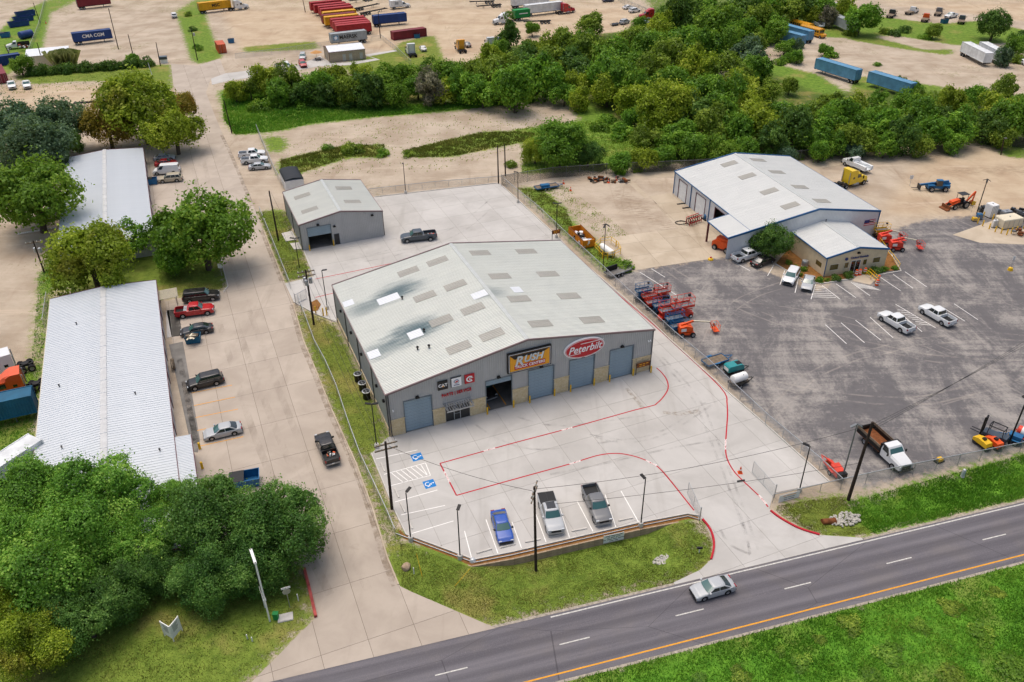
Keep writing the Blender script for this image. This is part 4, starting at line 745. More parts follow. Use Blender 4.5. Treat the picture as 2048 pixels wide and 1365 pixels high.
# ------------------------------------------------------------------ vegetation
def np_mesh(name, V, F, m, tint=None, smooth=False):
    me = bpy.data.meshes.new(name); V = np.asarray(V, np.float32); F = np.asarray(F, np.int32); k = F.shape[1]
    me.vertices.add(len(V)); me.vertices.foreach_set('co', V.ravel()); me.loops.add(F.size); me.loops.foreach_set('vertex_index', F.ravel())
    me.polygons.add(len(F)); me.polygons.foreach_set('loop_start', np.arange(0, F.size, k, dtype=np.int32)); me.polygons.foreach_set('loop_total', np.full(len(F), k, np.int32)); me.update(calc_edges=True)
    if tint is not None: a = me.attributes.new('tint', 'FLOAT', 'POINT'); a.data.foreach_set('value', np.asarray(tint, np.float32))
    me.materials.append(M[m]); return me
def leafm(name, dark, mid, light, hue=.35, alt=None, trans=.38):
    t = NT(name); f = t.attr('tint').outputs['Fac']; r = t.rnd()
    c = t.mix(t.ramp(f, .0, .55), lin(dark), lin(mid)); c = t.mix(t.ramp(f, .5, 1.0), c, lin(light))
    if alt: c = t.mix(t.ramp(t.noise(.22, t.obj(), 3, .6), .5, .66, 0, .45), c, lin(alt))
    c = t.mix(t.math('MULTIPLY', r, hue), c, t.mix(.5, lin(mid), lin('#6a6a24')))
    d = t.n('BsdfDiffuse', Color=c); tr = t.n('BsdfTranslucent', Color=t.mix(.3, c, lin('#9db83a'))); gl = t.n('BsdfGlossy', Color=(.9, .95, .9), Roughness=.45)
    m1 = t.n('MixShader', i0=trans, i1=d.outputs[0], i2=tr.outputs[0]); m2 = t.n('MixShader', i0=.015, i1=m1.outputs[0], i2=gl.outputs[0]); t.t.links.new(m2.outputs[0], t.out.inputs[0]); M[name] = t.m
def S3(r, g, b): return tuple((x / 255 / 12.92 if x <= 10 else ((x / 255 + .055) / 1.055) ** 2.4) for x in (r, g, b))
leafm('leaf_green', S3(58, 96, 30), S3(104, 154, 44), S3(168, 206, 74)); leafm('leaf_bright', S3(60, 98, 26), S3(106, 150, 42), S3(170, 198, 74))
leafm('leaf_dark', S3(42, 72, 28), S3(78, 118, 48), S3(132, 166, 74)); leafm('leaf_blue', S3(44, 68, 52), S3(84, 116, 88), S3(146, 176, 142))
leafm('leaf_olive', S3(66, 88, 26), S3(122, 150, 46), S3(184, 202, 80)); leafm('leaf_yellow', S3(84, 102, 22), S3(152, 174, 44), S3(212, 218, 82))
leafm('leaf_autumn', S3(78, 96, 22), S3(140, 164, 40), S3(196, 212, 70), .3, S3(166, 134, 62)); leafm('leaf_orange', S3(88, 82, 28), S3(154, 134, 48), S3(202, 180, 78), .2, S3(172, 112, 58))
leafm('leaf_near', S3(56, 96, 32), S3(112, 166, 58), S3(182, 218, 100), .2); leafm('leaf_neardark', S3(46, 80, 34), S3(88, 134, 58), S3(144, 182, 90), .2)
leafm('leaf_grey', S3(92, 90, 80), S3(138, 132, 112), S3(184, 178, 150), .2); leafm('reed', S3(95, 106, 58), S3(152, 153, 94), S3(196, 189, 136), .1)
mat('bark', '#5a5046', .95, 0, .1, .25, 3, bump=.6)
def leaves(P, Nrm, size, rng, asp=1.5):
    """rhombic leaf per point"""
    n = len(P); a = np.cross(Nrm, rng.normal(size=(n, 3))); a /= np.linalg.norm(a, axis=1, keepdims=True) + 1e-9; b = np.cross(Nrm, a); s = size[:, None]
    V = np.stack([P - a * s * asp * .5, P - b * s * .5 + Nrm * s * .12, P + a * s * asp * .5, P + b * s * .5 + Nrm * s * .12], 1).reshape(-1, 3); return V, np.arange(4 * n).reshape(n, 4)
def crown_mesh(name, seed, n_lobes, n_leaf, leaf, m, R=4.0, hz=.78, lobe=(.34, .5), ragged=.3, conic=0.0, fill=.12):
    rng = np.random.default_rng(seed); C = []; k = 0
    while len(C) < n_lobes:
        d = rng.normal(size=3); d /= np.linalg.norm(d); 
        if d[2] < -.7: continue
        rr = rng.uniform(.4, .86); z = d[2] * rr * hz; w = 1 - conic * max(0, (z / hz + .5)); C.append((d[0] * rr * w, d[1] * rr * w, z, rng.uniform(*lobe)))
    C.append((0, 0, .05, .5)); C = np.array(C); L = rng.integers(0, len(C), n_leaf); D = rng.normal(size=(n_leaf, 3)); D[:, 2] += .35; D /= np.linalg.norm(D, axis=1, keepdims=True)
    q = 1 - np.abs(rng.normal(0, .16, n_leaf)); q = np.where(rng.random(n_leaf) < ragged * .25, 1 + rng.random(n_leaf) * .4, q)
    # sub-clumps make the surface lumpy
    nf = 7; A = rng.normal(size=(nf, 3)) * 4.6; ph = rng.uniform(0, 6.3, nf); bump = np.mean([np.sin((D + C[L][:, :3] * 2) @ a + p) for a, p in zip(A, ph)], 0); q = q * (1 + .5 * bump)
    Pn = C[L][:, :3] + D * (C[L][:, 3:4] * q[:, None]); keep = bump > rng.normal(-.3, .12, n_leaf)
    for i, c in enumerate(C): keep &= (L == i) | (np.linalg.norm((Pn - c[:3]), axis=1) > c[3] * .72)
    inn = rng.random(n_leaf) < fill; keep |= inn; Pn[inn] *= .6
    Pn, D, L = Pn[keep], D[keep], L[keep]; n = len(Pn); Nrm = D * .8 + rng.normal(size=(n, 3)) * .55; Nrm[:, 2] += .25; Nrm /= np.linalg.norm(Nrm, axis=1, keepdims=True)
    lt = rng.random(len(C)); t = np.clip(.5 * lt[L] + .5 * rng.random(n), 0, 1)
    V, F = leaves(Pn * R, Nrm, leaf * rng.uniform(.6, 1.35, n), rng); return np_mesh(name, V, F, m, np.repeat(t, 4))
def trunk_mesh(seed, h, r, spread):
    rng = random.Random(seed); b = MB(); p = Vector((0, 0, -.1)); q = Vector((rng.uniform(-.1, .1) * h, rng.uniform(-.1, .1) * h, h)); b.tube(p, q, r, 7, r * .7)
    for i in range(6):
        a = i * 1.05 + rng.random(); e = q + Vector((math.cos(a) * spread * rng.uniform(.4, .75), math.sin(a) * spread * rng.uniform(.4, .75), spread * rng.uniform(.3, .8))); m_ = q.lerp(e, .5) + Vector((0, 0, .1 * spread)); b.tube(q, m_, r * .55, 5, r * .35); b.tube(m_, e, r * .35, 5, r * .12)
    return b.mesh('trunk', 'bark', True)
CR_ = {}
for k in range(6): CR_['far', k] = crown_mesh('crown', 100 + k, 13 + k, 9500, .33, 'leaf_green', 4.0, .8 + .08 * k, (.26, .5), .5)
for k in range(3): CR_['mid', k] = crown_mesh('crown', 200 + k, 18 + k * 3, 30000, .2, 'leaf_green', 4.0, .66 + .1 * k, (.24, .46), .5, fill=.08)
for k in range(4): CR_['near', k] = crown_mesh('crown', 300 + k, 30 + k * 4, 95000, .125, 'leaf_near', 4.0, .72 + .08 * k, (.2, .42), .5, fill=.05)
for k in range(2): CR_['sparse', k] = crown_mesh('crown', 400 + k, 15, 5200, .24, 'leaf_dark', 4.0, .75, (.18, .3), .9, fill=.03)
CR_['cone', 0] = crown_mesh('crown', 500, 20, 6000, .36, 'leaf_dark', 4.0, 1.5, (.28, .42), .3, .75)
for k in range(3): CR_['bush', k] = crown_mesh('foliage', 600 + k, 9, 2200, .5, 'leaf_green', 4.0, .7, (.35, .5), .5)
TK = {k: trunk_mesh(k, 1.0, .09, .75) for k in range(4)}
TREE_LABEL = {}
NT_ = [0]
def tree(px, py, rpx, kind, leaf, label, group=None, asp=.8, lift=.16, name='tree', sz=None):
    """crown centre and half width in the photograph; the trunk stands on the ground below it"""
    r = 3.0
    for _ in range(5):
        zc = lift * r + asp * r; d = depth(px, py, zc); r = rpx * d / CF
    zc = lift * r + asp * r; x, y, _ = gg(px, py, zc); z0 = gz(x, y); rng = random.Random(NT_[0] * 13 + 5); NT_[0] += 1
    o = thing(name, label, 'tree', (x, y, z0), rng.uniform(0, 6.28), group)
    ks = [k for q, k in CR_ if q == kind]; k = rng.choice(ks); c = obj('crown', CR_[kind, k], o, (0, 0, zc - z0), m='leaf_' + leaf); s = r / 4.0 * 1.02; c.scale = (s * rng.uniform(.93, 1.07), s * rng.uniform(.93, 1.07), s * asp / .8)
    t = obj('trunk', TK[rng.randrange(4)], o); h = zc - z0 - .25 * r; t.scale = (r * .9, r * .9, h); return o
NEAR = [(70, 1000, 92, 'near', 'near', 'broad bright green tree at the far corner of the near grove'), (205, 1010, 100, 'near', 'near', 'tall bright green tree overhanging the ribbed shed roof'), (125, 1125, 112, 'near', 'near', 'large green tree above the small shingled hut'), (275, 1095, 78, 'near', 'near', 'mid green tree beside the white folded board sign'), (15, 1120, 90, 'near', 'near', 'green tree on the left of the shingled hut'),
        (60, 1290, 80, 'near', 'autumn', 'yellow green tree with russet tips in the near grove'), (10, 1210, 70, 'near', 'autumn', 'russet tinged tree behind the yellow green one'), (430, 1040, 92, 'near', 'neardark', 'dark green tree between the ribbed shed and the blue trailer'), (565, 1055, 92, 'near', 'neardark', 'dark green tree overhanging the concrete street'), (420, 1150, 70, 'near', 'neardark', 'feathery green tree behind the white folded board sign'), (500, 1120, 70, 'near', 'neardark', 'dark green tree over the white fence rail'), (170, 1230, 70, 'near', 'neardark', 'low tree with shade coloured into its leaves beside the shingled hut'), (345, 1010, 50, 'near', 'near', 'small green tree at the shed roof extension'), (235, 1180, 62, 'near', 'neardark', 'added tree with shade coloured into its leaves between the hut and the folded board sign'), (320, 1140, 52, 'near', 'neardark', 'added low tree with shade coloured into its leaves at the near end of the ribbed shed'),  # dark leaves of three trees stand in for shade under the grove's crowns
        (60, 385, 92, 'mid', 'bright', 'round bright green tree at the corner of the worn pale roof'), (400, 458, 96, 'mid', 'bright', 'round bright green street tree on the grass island'), (280, 212, 82, 'mid', 'autumn', 'large tree turning orange at the far end of the worn pale roof'), (212, 250, 52, 'mid', 'orange', 'rusty leaved tree beside the large orange turning one'), (345, 258, 56, 'mid', 'yellow', 'yellow green tree at the street by the silver sedan'), (360, 215, 34, 'mid', 'orange', 'red brown tree at the edge of the concrete street'),
        (180, 520, 82, 'mid', 'autumn', 'orange flecked tree between the two long sheds'), (330, 470, 46, 'sparse', 'dark', 'thin airy tree beside the street tree'), (252, 482, 52, 'sparse', 'green', 'spindly tree in front of the worn pale roof'), (345, 520, 36, 'mid', 'green', 'small willowy tree on the grass island'), (25, 262, 66, 'mid', 'blue', 'dark bluish tree at the edge of the gravel yard'), (105, 245, 62, 'mid', 'blue', 'dark bluish tree beside the rusty leaved tree'), (70, 295, 66, 'mid', 'blue', 'dark bluish tree behind the round bright green tree'), (130, 290, 34, 'mid', 'dark', 'small dark tree at the far end of the worn pale roof'),
        (1540, 480, 42, 'mid', 'dark', 'dense dark green tree beside the tan rental office'), (1122, 284, 56, 'mid', 'green', 'leafy green tree standing alone at the chain link corner'), (1070, 302, 28, 'mid', 'yellow', 'yellow green tree leaning on the lone leafy tree'), (1176, 308, 30, 'mid', 'dark', 'dark cedar beside the lone leafy tree'), (1018, 72, 30, 'cone', 'dark', 'dark conical tree in front of the green container'), (1990, 48, 34, 'mid', 'dark', 'round dark tree on the far grass by the junk trucks'), (1178, 50, 26, 'far', 'olive', 'olive tree at the edge of the tan truck yard'), (1065, 58, 16, 'far', 'bright', 'small bright tree in front of the grey trailers'), (40, 130, 22, 'far', 'bright', 'bright bushy tree at the end of the vine covered fence'), (262, 118, 13, 'far', 'green', 'small tree at the end of the vine covered fence'), (1722, 36, 34, 'far', 'green', 'green tree behind the grey box trailer'), (1868, 62, 16, 'far', 'olive', 'small olive tree on the far grass'), (1335, 212, 66, 'mid', 'yellow', 'large yellow topped tree at the edge of the wood')]
for q in NEAR: tree(*q)
FR = {'g': 'green', 'b': 'bright', 'd': 'dark', 'o': 'olive', 'y': 'yellow', 'l': 'blue', 'r': 'grey'}
FC = {'g': 'mid green', 'b': 'lime green', 'd': 'deep dark green', 'o': 'dull olive', 'y': 'yellowing', 'l': 'bluish green', 'r': 'bare grey brown'}
LM = [('the brick yard office', 690, 130), ('the brick office drive', 570, 150), ('the mown square of grass', 475, 220), ('the pole with white transformers', 874, 175), ('the yellow truck tractor', 920, 120), ('the dark conical tree', 1015, 115), ('the grey trailers in the tan yard', 1110, 70), ('the far wire fence corner', 1310, 70), ('the bare dirt lot', 1020, 195), ('the lone leafy tree', 1190, 240), ('the large yellow topped tree', 1335, 215), ('the blue box trailers', 1530, 90), ('the school buses', 1610, 40), ('the white workshop roof', 1440, 290), ('the white service truck', 1690, 285), ('the churned dirt yard', 1840, 265), ('the fence flood lamp', 2000, 260), ('the standing blue trailer', 1650, 190), ('the half hidden blue trailer', 1790, 190), ('the white twin trailers', 1960, 160), ('the dirt clearing with weeds', 1520, 180), ('the middle of the wood', 1250, 130), ('the thin fence pole', 1660, 250)]
def wood_label(x, y, r, c):
    l = min(LM, key=lambda q: math.hypot((x - q[1]) * .8, (y - q[2]) * 1.6))[0]; return f"{'small' if r < 27 else 'tall' if r > 43 else 'middling'} {FC[c]} tree of the wood near {l}"
FOR = '''470,185,22,y 500,178,24,o 530,165,34,y 555,185,28,g 578,168,34,o 605,185,30,d 630,172,36,g 655,190,30,d 662,160,30,y 700,182,38,o 720,160,28,y 742,182,38,d 770,165,32,b 785,190,32,b 812,155,30,b 835,175,30,g 860,182,34,r 868,152,34,b 905,150,36,b 890,185,30,y 925,180,32,g 945,150,32,o 965,185,38,g 975,160,36,o 985,122,30,y 1005,145,38,o 1030,180,52,g 1050,130,38,d 1075,160,48,g 1105,100,34,y 1100,135,40,o 1135,92,36,o 1140,130,36,d 1150,172,30,y 1165,145,40,d 1185,110,42,o 1205,155,44,g 1215,185,38,y 1225,120,40,g 1255,170,44,b 1250,135,40,g 1270,85,32,o 1270,200,42,y 1300,95,40,g 1305,150,42,o 1318,60,32,y 1340,120,44,o 1345,165,40,g 1365,35,42,d 1370,80,38,g 1385,140,44,y 1400,20,40,g 1405,180,44,g 1415,100,40,b 1440,55,46,b 1445,145,42,o 1450,200,44,g 1460,95,38,b 1475,20,40,d 1485,70,38,g 1485,180,40,y 1500,110,34,l 1515,40,36,o 1520,140,34,g 1530,15,38,g 1540,170,36,o 1550,60,30,g 1570,95,20,g 1575,20,36,o 1600,12,36,d 1640,15,32,g 1385,240,52,d 1420,262,46,o 1355,278,44,g 1440,225,42,g 1470,262,44,g 1500,215,42,y 1520,252,50,y 1545,290,36,d 1560,215,42,g 1590,255,48,d 1600,215,38,b 1630,275,40,g 1655,205,48,o 1665,245,44,g 1690,275,40,o 1705,215,44,y 1722,255,44,g 1750,215,40,b 1762,258,42,g 1790,230,46,g 1800,275,36,d 1815,195,40,g 1832,240,44,b 1850,205,48,o 1860,262,40,g 1885,230,46,d 1905,195,44,y 1915,260,40,g 1940,225,46,o 1955,180,40,g 1975,255,40,d 1990,205,50,y 2010,165,40,o 2020,240,46,g 2045,200,44,b 2060,250,44,g 1240,325,26,g 1285,318,28,y 1330,312,28,g 1295,285,34,o 1390,300,34,g 1440,305,32,b 1490,300,32,g 1575,312,24,l 1640,305,24,g 1710,300,24,l 1770,292,26,g 1840,292,26,o 1900,285,26,g 2030,95,24,g 2045,80,22,d 2010,115,20,l 1690,20,26,y 1660,35,20,r 1455,170,30,r 1570,265,26,r 1830,165,24,g 1760,185,26,g 1800,150,16,d 1590,95,16,l 1650,100,16,g 1595,115,16,g'''
for q in FOR.split():
    x, y, r, c = q.split(','); x, y, r = float(x), float(y), float(r)
    if x > 1530 and 120 < y < 235: r *= .72; y += 14
    r *= .9
    tree(x, y, r, 'far', FR[c], wood_label(x, y, r, c), 'trees of the wood behind the yards', random.Random(int(x * 7 + y)).uniform(.72, 1.0), .12)
rf = random.Random(21); XF = [tuple(map(float, q.split(',')[:2])) for q in FOR.split()]
for _ in range(900):
    x, y = rf.uniform(460, 2060), rf.uniform(20, 310); P_ = g2(x, y)
    if not pip(FOREST, np.array([P_[0]]), np.array([P_[1]]))[0] or min(math.hypot((x - a), (y - b) * 2) for a, b in XF) < 27 or len(XF) > 175: continue
    XF.append((x, y)); c = rf.choice('ggooybdgo'); r = rf.uniform(16, 26) * (.7 + y / 600); tree(x, y, r, 'far', FR[c], wood_label(x, y, r, c), 'trees of the wood behind the yards', rf.uniform(.75, 1.0), .1)
LM2 = LM + [('the far grass verge pole', 390, 80), ('the rear fence light post', 1050, 330), ('the far grass by the junk trucks', 1810, 60), ('the white twin trailers', 2010, 115), ('the bare dirt lot weeds', 740, 300)]
def bush_label(x, y, r, leaf):
    l = min(LM2, key=lambda q: math.hypot((x - q[1]) * .8, (y - q[2]) * 1.6))[0]; return f"{'small' if r < 14 else 'spreading' if r > 20 else 'low'} {leaf} bush on rough ground near {l}"
def bush(px, py, rpx, leaf, label=None, group=None, cat='bush', flat=.8):
    r = rpx * depth(px, py) / CF; x, y, _ = gg(px, py + rpx * .25); o = thing('bush', label or bush_label(px, py, rpx, leaf), cat, (x, y, gz(x, y)), random.random() * 6, group or 'low bushes on the rough ground')
    c = obj('foliage', CR_['bush', random.randrange(3)], o, (0, 0, r * .35 * flat), m='leaf_' + leaf); c.scale = (r / 4, r / 4, r / 4 * flat); return o
for q in '''705,300,22,olive 655,296,12,green 765,308,14,green 815,310,12,olive 1240,268,26,green 1200,255,20,bright 1215,240,18,green 950,195,22,green 1000,198,26,green 1050,195,24,green 880,205,16,olive 800,212,16,green 640,205,20,dark 700,212,20,dark 560,205,26,green 520,215,22,bright 480,195,18,green 465,180,14,olive 600,210,18,green 1660,110,16,green 1580,120,18,green 1560,125,14,bright 1790,68,14,dark 1810,62,14,dark 1770,64,12,olive 1760,150,9,green 1755,130,8,green 1850,75,12,green 1700,68,14,olive 1990,110,18,green 2030,120,18,olive 1490,135,16,green 1520,160,16,olive 1640,300,14,bright 1600,315,12,green 1500,325,14,green 1415,325,16,green 1200,335,14,olive 1240,345,12,green 1275,340,12,olive 1600,290,12,bright 1690,288,10,bright 1020,330,14,olive 395,95,9,green 385,60,9,dark 378,30,9,olive 400,100,7,bright 1245,255,20,green'''.split():
    x, y, r, c = q.split(','); bush(float(x), float(y), float(r), c)
for i, x in enumerate(np.linspace(62, 296, 17)): bush(x, 147 - (x - 62) * .082 + 2, 11 + 2 * (i % 3), 'dark', 'dark vine clump covering the wire fence by the gravel yard', 'vines along the fence', 'vine', 1.2)
OSH = [(1640, 562, 9, 'green'), (1607, 540, 8, 'bright'), (1655, 561, 6, 'olive'), (1671, 557, 11, 'dark'), (1697, 552, 11, 'dark'), (1733, 545, 8, 'green'), (1752, 542, 12, 'dark'), (1769, 540, 8, 'green'), (1788, 537, 7, 'green'), (1578, 526, 7, 'olive'), (1590, 534, 5, 'olive'), (1600, 550, 6, 'olive')]
for x, y, r, c in OSH: bush(x, y, r, c, 'clipped shrub in the orange mulch around the tan office', 'shrubs around the rental office', 'shrub', 1.0)
rd = thing('reed_clump', 'tall pale feathery reed clump behind the vine covered fence', 'reeds', gg(133, 136)); rng = np.random.default_rng(3); V = []; F = []
for i in range(900):
    a = rng.uniform(0, 6.28); l = rng.uniform(2.5, 6.0); b0 = rng.normal(0, 1.0, 2); tip = np.array([b0[0] + math.cos(a) * l * .5, b0[1] + math.sin(a) * l * .5, l * .85]); k = len(V); V += [(b0[0] - .06, b0[1], 0), (b0[0] + .06, b0[1], 0), tuple((tip + [b0[0] - .05, b0[1], l * .6]) / 2 + [0, 0, l * .18]), tuple(tip)]; F.append((k, k + 1, k + 3, k + 2))
obj('blades', np_mesh('blades', V, F, 'reed', rng.random(len(V))), rd)
# ------------------------------------------------------------------ grass
leafm('grass_lush', '#34601a', '#5c9428', '#9ab848', .0, trans=.25); leafm('grass_bright', '#5c7a24', '#8aa53c', '#b4b860', .0, trans=.25); leafm('grass_olive', '#3b4416', '#6a6e2c', '#99934e', .0, trans=.2)
def grass(name, poly, n, h, m, wd=.05, seed=1, clump=.0):
    rng = np.random.default_rng(seed); P = np.array(poly); lo, hi = P.min(0), P.max(0); X = rng.uniform(lo[0], hi[0], n * 3); Y = rng.uniform(lo[1], hi[1], n * 3); k = pip(poly, X, Y); X, Y = X[k][:n], Y[k][:n]
    f = .5 + .5 * np.sin(X * .9 + 1.3 * np.sin(Y * .7)) * np.sin(Y * 1.1 + np.sin(X * .6) * 1.7); f2 = .5 + .5 * np.sin(X * .23 + 2) * np.sin(Y * .31 + 1)
    if clump: k = rng.random(len(X)) < (1 - clump) + clump * f; X, Y, f, f2 = X[k], Y[k], f[k], f2[k]
    Z = ground_z(X, Y); m_ = len(X); a = rng.uniform(0, 6.283, m_); H = h * rng.uniform(.4, 1.3, m_) * (.55 + .7 * f); w_ = wd * rng.uniform(.6, 1.5, m_); ln = rng.uniform(.15, .9, m_) * H; b = rng.uniform(0, 6.283, m_)
    p0 = np.stack([X - np.cos(a) * w_, Y - np.sin(a) * w_, Z], 1); p1 = np.stack([X + np.cos(a) * w_, Y + np.sin(a) * w_, Z], 1); p2 = np.stack([X + np.cos(b) * ln, Y + np.sin(b) * ln, Z + H], 1)
    V = np.stack([p0, p1, p2], 1).reshape(-1, 3); t = np.clip(.5 * rng.random(m_) + .2 * f + .42 * f2 - .05, 0, 1); obj(name, np_mesh(name, V, np.arange(3 * m_).reshape(-1, 3), m, np.repeat(t, 3)), kind='stuff')
LOTS = [PX((743, 908), (790, 1023), (812.5, 1070.5)) + wl2[1:] + PX((1427, 1081), (1422, 1120))]
grass('meadow_grass', [hw(-8, -7.25), hw(85, -7.25), hw(85, -24), hw(-8, -24)], 170000, .30, 'grass_lush', .045, 2, .5)
grass('verge_grass', wl2[2:] + PX((1405, 1045), (1424, 1081), (1420, 1118), (1399, 1139), (1345, 1167)) + [hw(9, .6), hw(-1, .6)] + PX((985, 1250), (830, 1188), (803, 1172), (800, 1085)), 52000, .1, 'grass_olive', .03, 3)
grass('ditch_grass', [hw(41.8, .8), hw(100, .8), hw(100, 7.2), hw(68, 7.0), hw(54, 6.5), hw(42.2, 6.0)], 60000, .34, 'grass_lush', .045, 4, .3)
grass('verge_grass', PX((1552, 1022), (1566, 1034), (1602, 1052), (1642, 1066), (1715, 1071)) + [hw(42, .9), hw(42, 6)] + PX((1690, 992), (1600, 1004), (1556, 1012)), 12000, .1, 'grass_olive', .03, 5)
grass('strip_grass', PX((588, 608), (609, 682), (664, 817), (747, 1017), (800, 1165), (806, 1076), (738, 906), (776, 868), (668, 648), (630, 632)), 40000, .1, 'grass_olive', .03, 6)
grass('strip_grass', PX((516, 423), (530, 461), (565, 548), (573, 564), (606, 556), (622, 553), (604, 503), (588, 470), (572, 424)), 14000, .12, 'grass_olive', .04, 7)
grass('lawn_grass', PX((0, 960), (240, 1020), (600, 1140), (626, 1235), (590, 1270), (508, 1349), (440, 1420), (-100, 1480), (-100, 1000)), 60000, .14, 'grass_olive', .035, 8, .5)
grass('rough_grass', PX((75, 560), (100, 500), (130, 500), (100, 600), (60, 950), (5, 950), (-40, 860), (22, 760), (64, 720), (74, 600)), 16000, .25, 'grass_lush', .06, 9, .3)
grass('rough_grass', PX((445, 190), (520, 180), (700, 212), (870, 208), (1030, 197), (1040, 207), (900, 222), (760, 233), (620, 248), (560, 262), (470, 270), (448, 240)), 40000, .5, 'grass_lush', .12, 10, .5)
grass('rough_grass', PX((806, 302), (960, 266), (1040, 264), (1075, 268), (1050, 284), (900, 314), (820, 316)), 12000, .4, 'grass_olive', .1, 11, .6); grass('rough_grass', PX((560, 344), (562, 320), (690, 292), (768, 290), (774, 316), (700, 314), (640, 334), (600, 346)), 9000, .4, 'grass_olive', .1, 12, .7)
grass('rough_grass', PX((1034, 376), (1080, 380), (1132, 420), (1146, 452), (1168, 464), (1196, 492), (1262, 535), (1216, 550), (1122, 464)), 12000, .25, 'grass_olive', .07, 13, .7); grass('island_grass', PX((300, 490), (438, 506), (452, 572), (443, 582), (330, 596)), 14000, .1, 'grass_olive', .04, 14)
grass('wood_grass', PX((1030, 258), (1180, 242), (1290, 278), (1335, 300), (1305, 333), (1042, 348), (1052, 290)), 14000, .35, 'grass_bright', .1, 15, .5)
grass('scattered_weeds', PX((560, 290), (700, 250), (900, 225), (1060, 215), (1150, 250), (1040, 300), (860, 345), (600, 350)), 3600, .28, 'grass_bright', .1, 16, 1.0); grass('scattered_weeds', PX((1040, 372), (1130, 372), (1260, 470), (1210, 480), (1130, 420)), 2600, .22, 'grass_bright', .08, 17, .95); grass('scattered_weeds', PX((0, 160), (300, 140), (320, 190), (180, 180), (0, 190)), 2600, .28, 'grass_bright', .1, 18, .9)
for x, y, r, c in [(1700, 1245, 26, 'olive'), (1780, 1300, 30, 'green'), (1905, 1210, 24, 'olive'), (1960, 1260, 30, 'bright'), (1840, 1250, 20, 'bright'), (1990, 1180, 18, 'olive'), (1600, 1320, 24, 'bright'), (1480, 1345, 22, 'olive'), (2020, 1320, 34, 'bright'), (1900, 1340, 30, 'olive'), (1400, 1355, 16, 'green'), (1740, 1345, 22, 'bright'), (1640, 1275, 14, 'olive'), (1560, 1300, 14, 'bright')]: bush(x, y, r, c, f'ragged {c} weed clump in the meadow across the highway', 'weed clumps in the meadow', 'weeds', .2)
# ------------------------------------------------------------------ road vehicles
for n_, c_ in dict(white='#dfe1e0', silver='#aeb2b4', greys='#6b6d6f', dark='#303338', black='#15161a', blue='#1a4fa8', navy='#1c2c4c', red='#b3121f', maroon='#5d1520', tan='#b0a690', charcoal='#4b4f52', slate='#3f4a54', yellow='#e8c411', orange='#e6581a', gold='#dd9a18', teal='#13898a').items(): paint('paint_' + n_, c_)
def interp(pts, x):
    pts = sorted(pts); 
    if x <= pts[0][0]: return pts[0][1]
    for (a, u), (b, v) in zip(pts, pts[1:]):
        if x <= b: return u + (v - u) * (x - a) / (b - a)
    return pts[-1][1]
TYPES = {
 'sedan': dict(L=4.75, W=1.84, H=1.45, wb=2.8, fo=.92, r=.33, sill=.24, top=[(-2.375, .86), (-2.2, .98), (-1.6, 1.0), (1.0, .96), (1.9, .84), (2.375, .66)], cab=(1.1, .35, -1.05, -1.95, .86, .68), belt=.95, win=[(.06, .45), (.49, .93)]),
 'coupe': dict(L=4.5, W=1.8, H=1.44, wb=2.65, fo=.9, r=.33, sill=.24, top=[(-2.25, .9), (-2.1, 1.02), (-1.5, 1.04), (1.0, .97), (1.8, .86), (2.25, .68)], cab=(1.1, .35, -1.0, -1.85, .85, .68), belt=.97, win=[(.06, .46), (.5, .92)]),
 'suv': dict(L=4.95, W=1.98, H=1.78, wb=2.9, fo=.95, r=.38, sill=.3, top=[(-2.475, 1.05), (-2.3, 1.12), (1.2, 1.12), (2.0, 1.04), (2.475, .86)], cab=(1.2, .55, -2.1, -2.42, .92, .74), belt=1.1, win=[(.05, .36), (.39, .67), (.7, .96)]),
 'pickup': dict(L=5.9, W=2.04, H=1.94, wb=3.72, fo=1.0, r=.41, sill=.42, top=[(-2.95, 1.3), (-.98, 1.3), (1.3, 1.27), (2.3, 1.2), (2.95, 1.02)], cab=(1.38, .78, -.72, -.9, .94, .78), belt=1.25, win=[(.05, .5), (.54, .95)], bed=(-2.84, -1.05, .86)),
 'longpickup': dict(L=6.6, W=2.06, H=2.0, wb=4.3, fo=1.0, r=.42, sill=.45, top=[(-3.3, 1.34), (-1.1, 1.34), (1.55, 1.32), (2.6, 1.24), (3.3, 1.06)], cab=(1.65, 1.05, -.6, -.8, .95, .8), belt=1.3, win=[(.05, .5), (.54, .95)], bed=(-3.2, -.98, .9), dual=True),
 'capsuv': dict(L=5.7, W=2.02, H=1.92, wb=3.6, fo=1.0, r=.4, sill=.4, top=[(-2.85, 1.2), (-2.7, 1.25), (1.3, 1.26), (2.25, 1.18), (2.85, 1.0)], cab=(1.38, .78, -2.55, -2.78, .94, .8), belt=1.24, win=[(.03, .27), (.3, .53), (.58, .96)]),
 'van': dict(L=5.7, W=2.02, H=2.15, wb=3.5, fo=.85, r=.36, sill=.3, top=[(-2.85, 1.2), (1.9, 1.2), (2.5, 1.08), (2.85, .85)], cab=(1.95, 1.2, -2.65, -2.8, .96, .84), belt=1.18, win=[(.03, .22)]),
}
def car_wheel(r, w, name='wheel'):
    n = 14; b = MB(); b.lathe([(r * .62, -w / 2), (r * .93, -w / 2), (r, -w * .32), (r, w * .32), (r * .93, w / 2), (r * .62, w / 2), (r * .6, w * .1)], ax=(0, 1, 0), n=n, cap=False); t = b.mesh(name, 'rubber', True)
    b = MB(); b.lathe([(r * .64, -w * .3), (r * .64, w * .42), (r * .5, w * .36), (r * .18, w * .30), (r * .15, w * .46), (r * .02, w * .47)], ax=(0, 1, 0), n=10); m_ = b.mesh('rim', 'rim', False); return t, m_
WC = {}
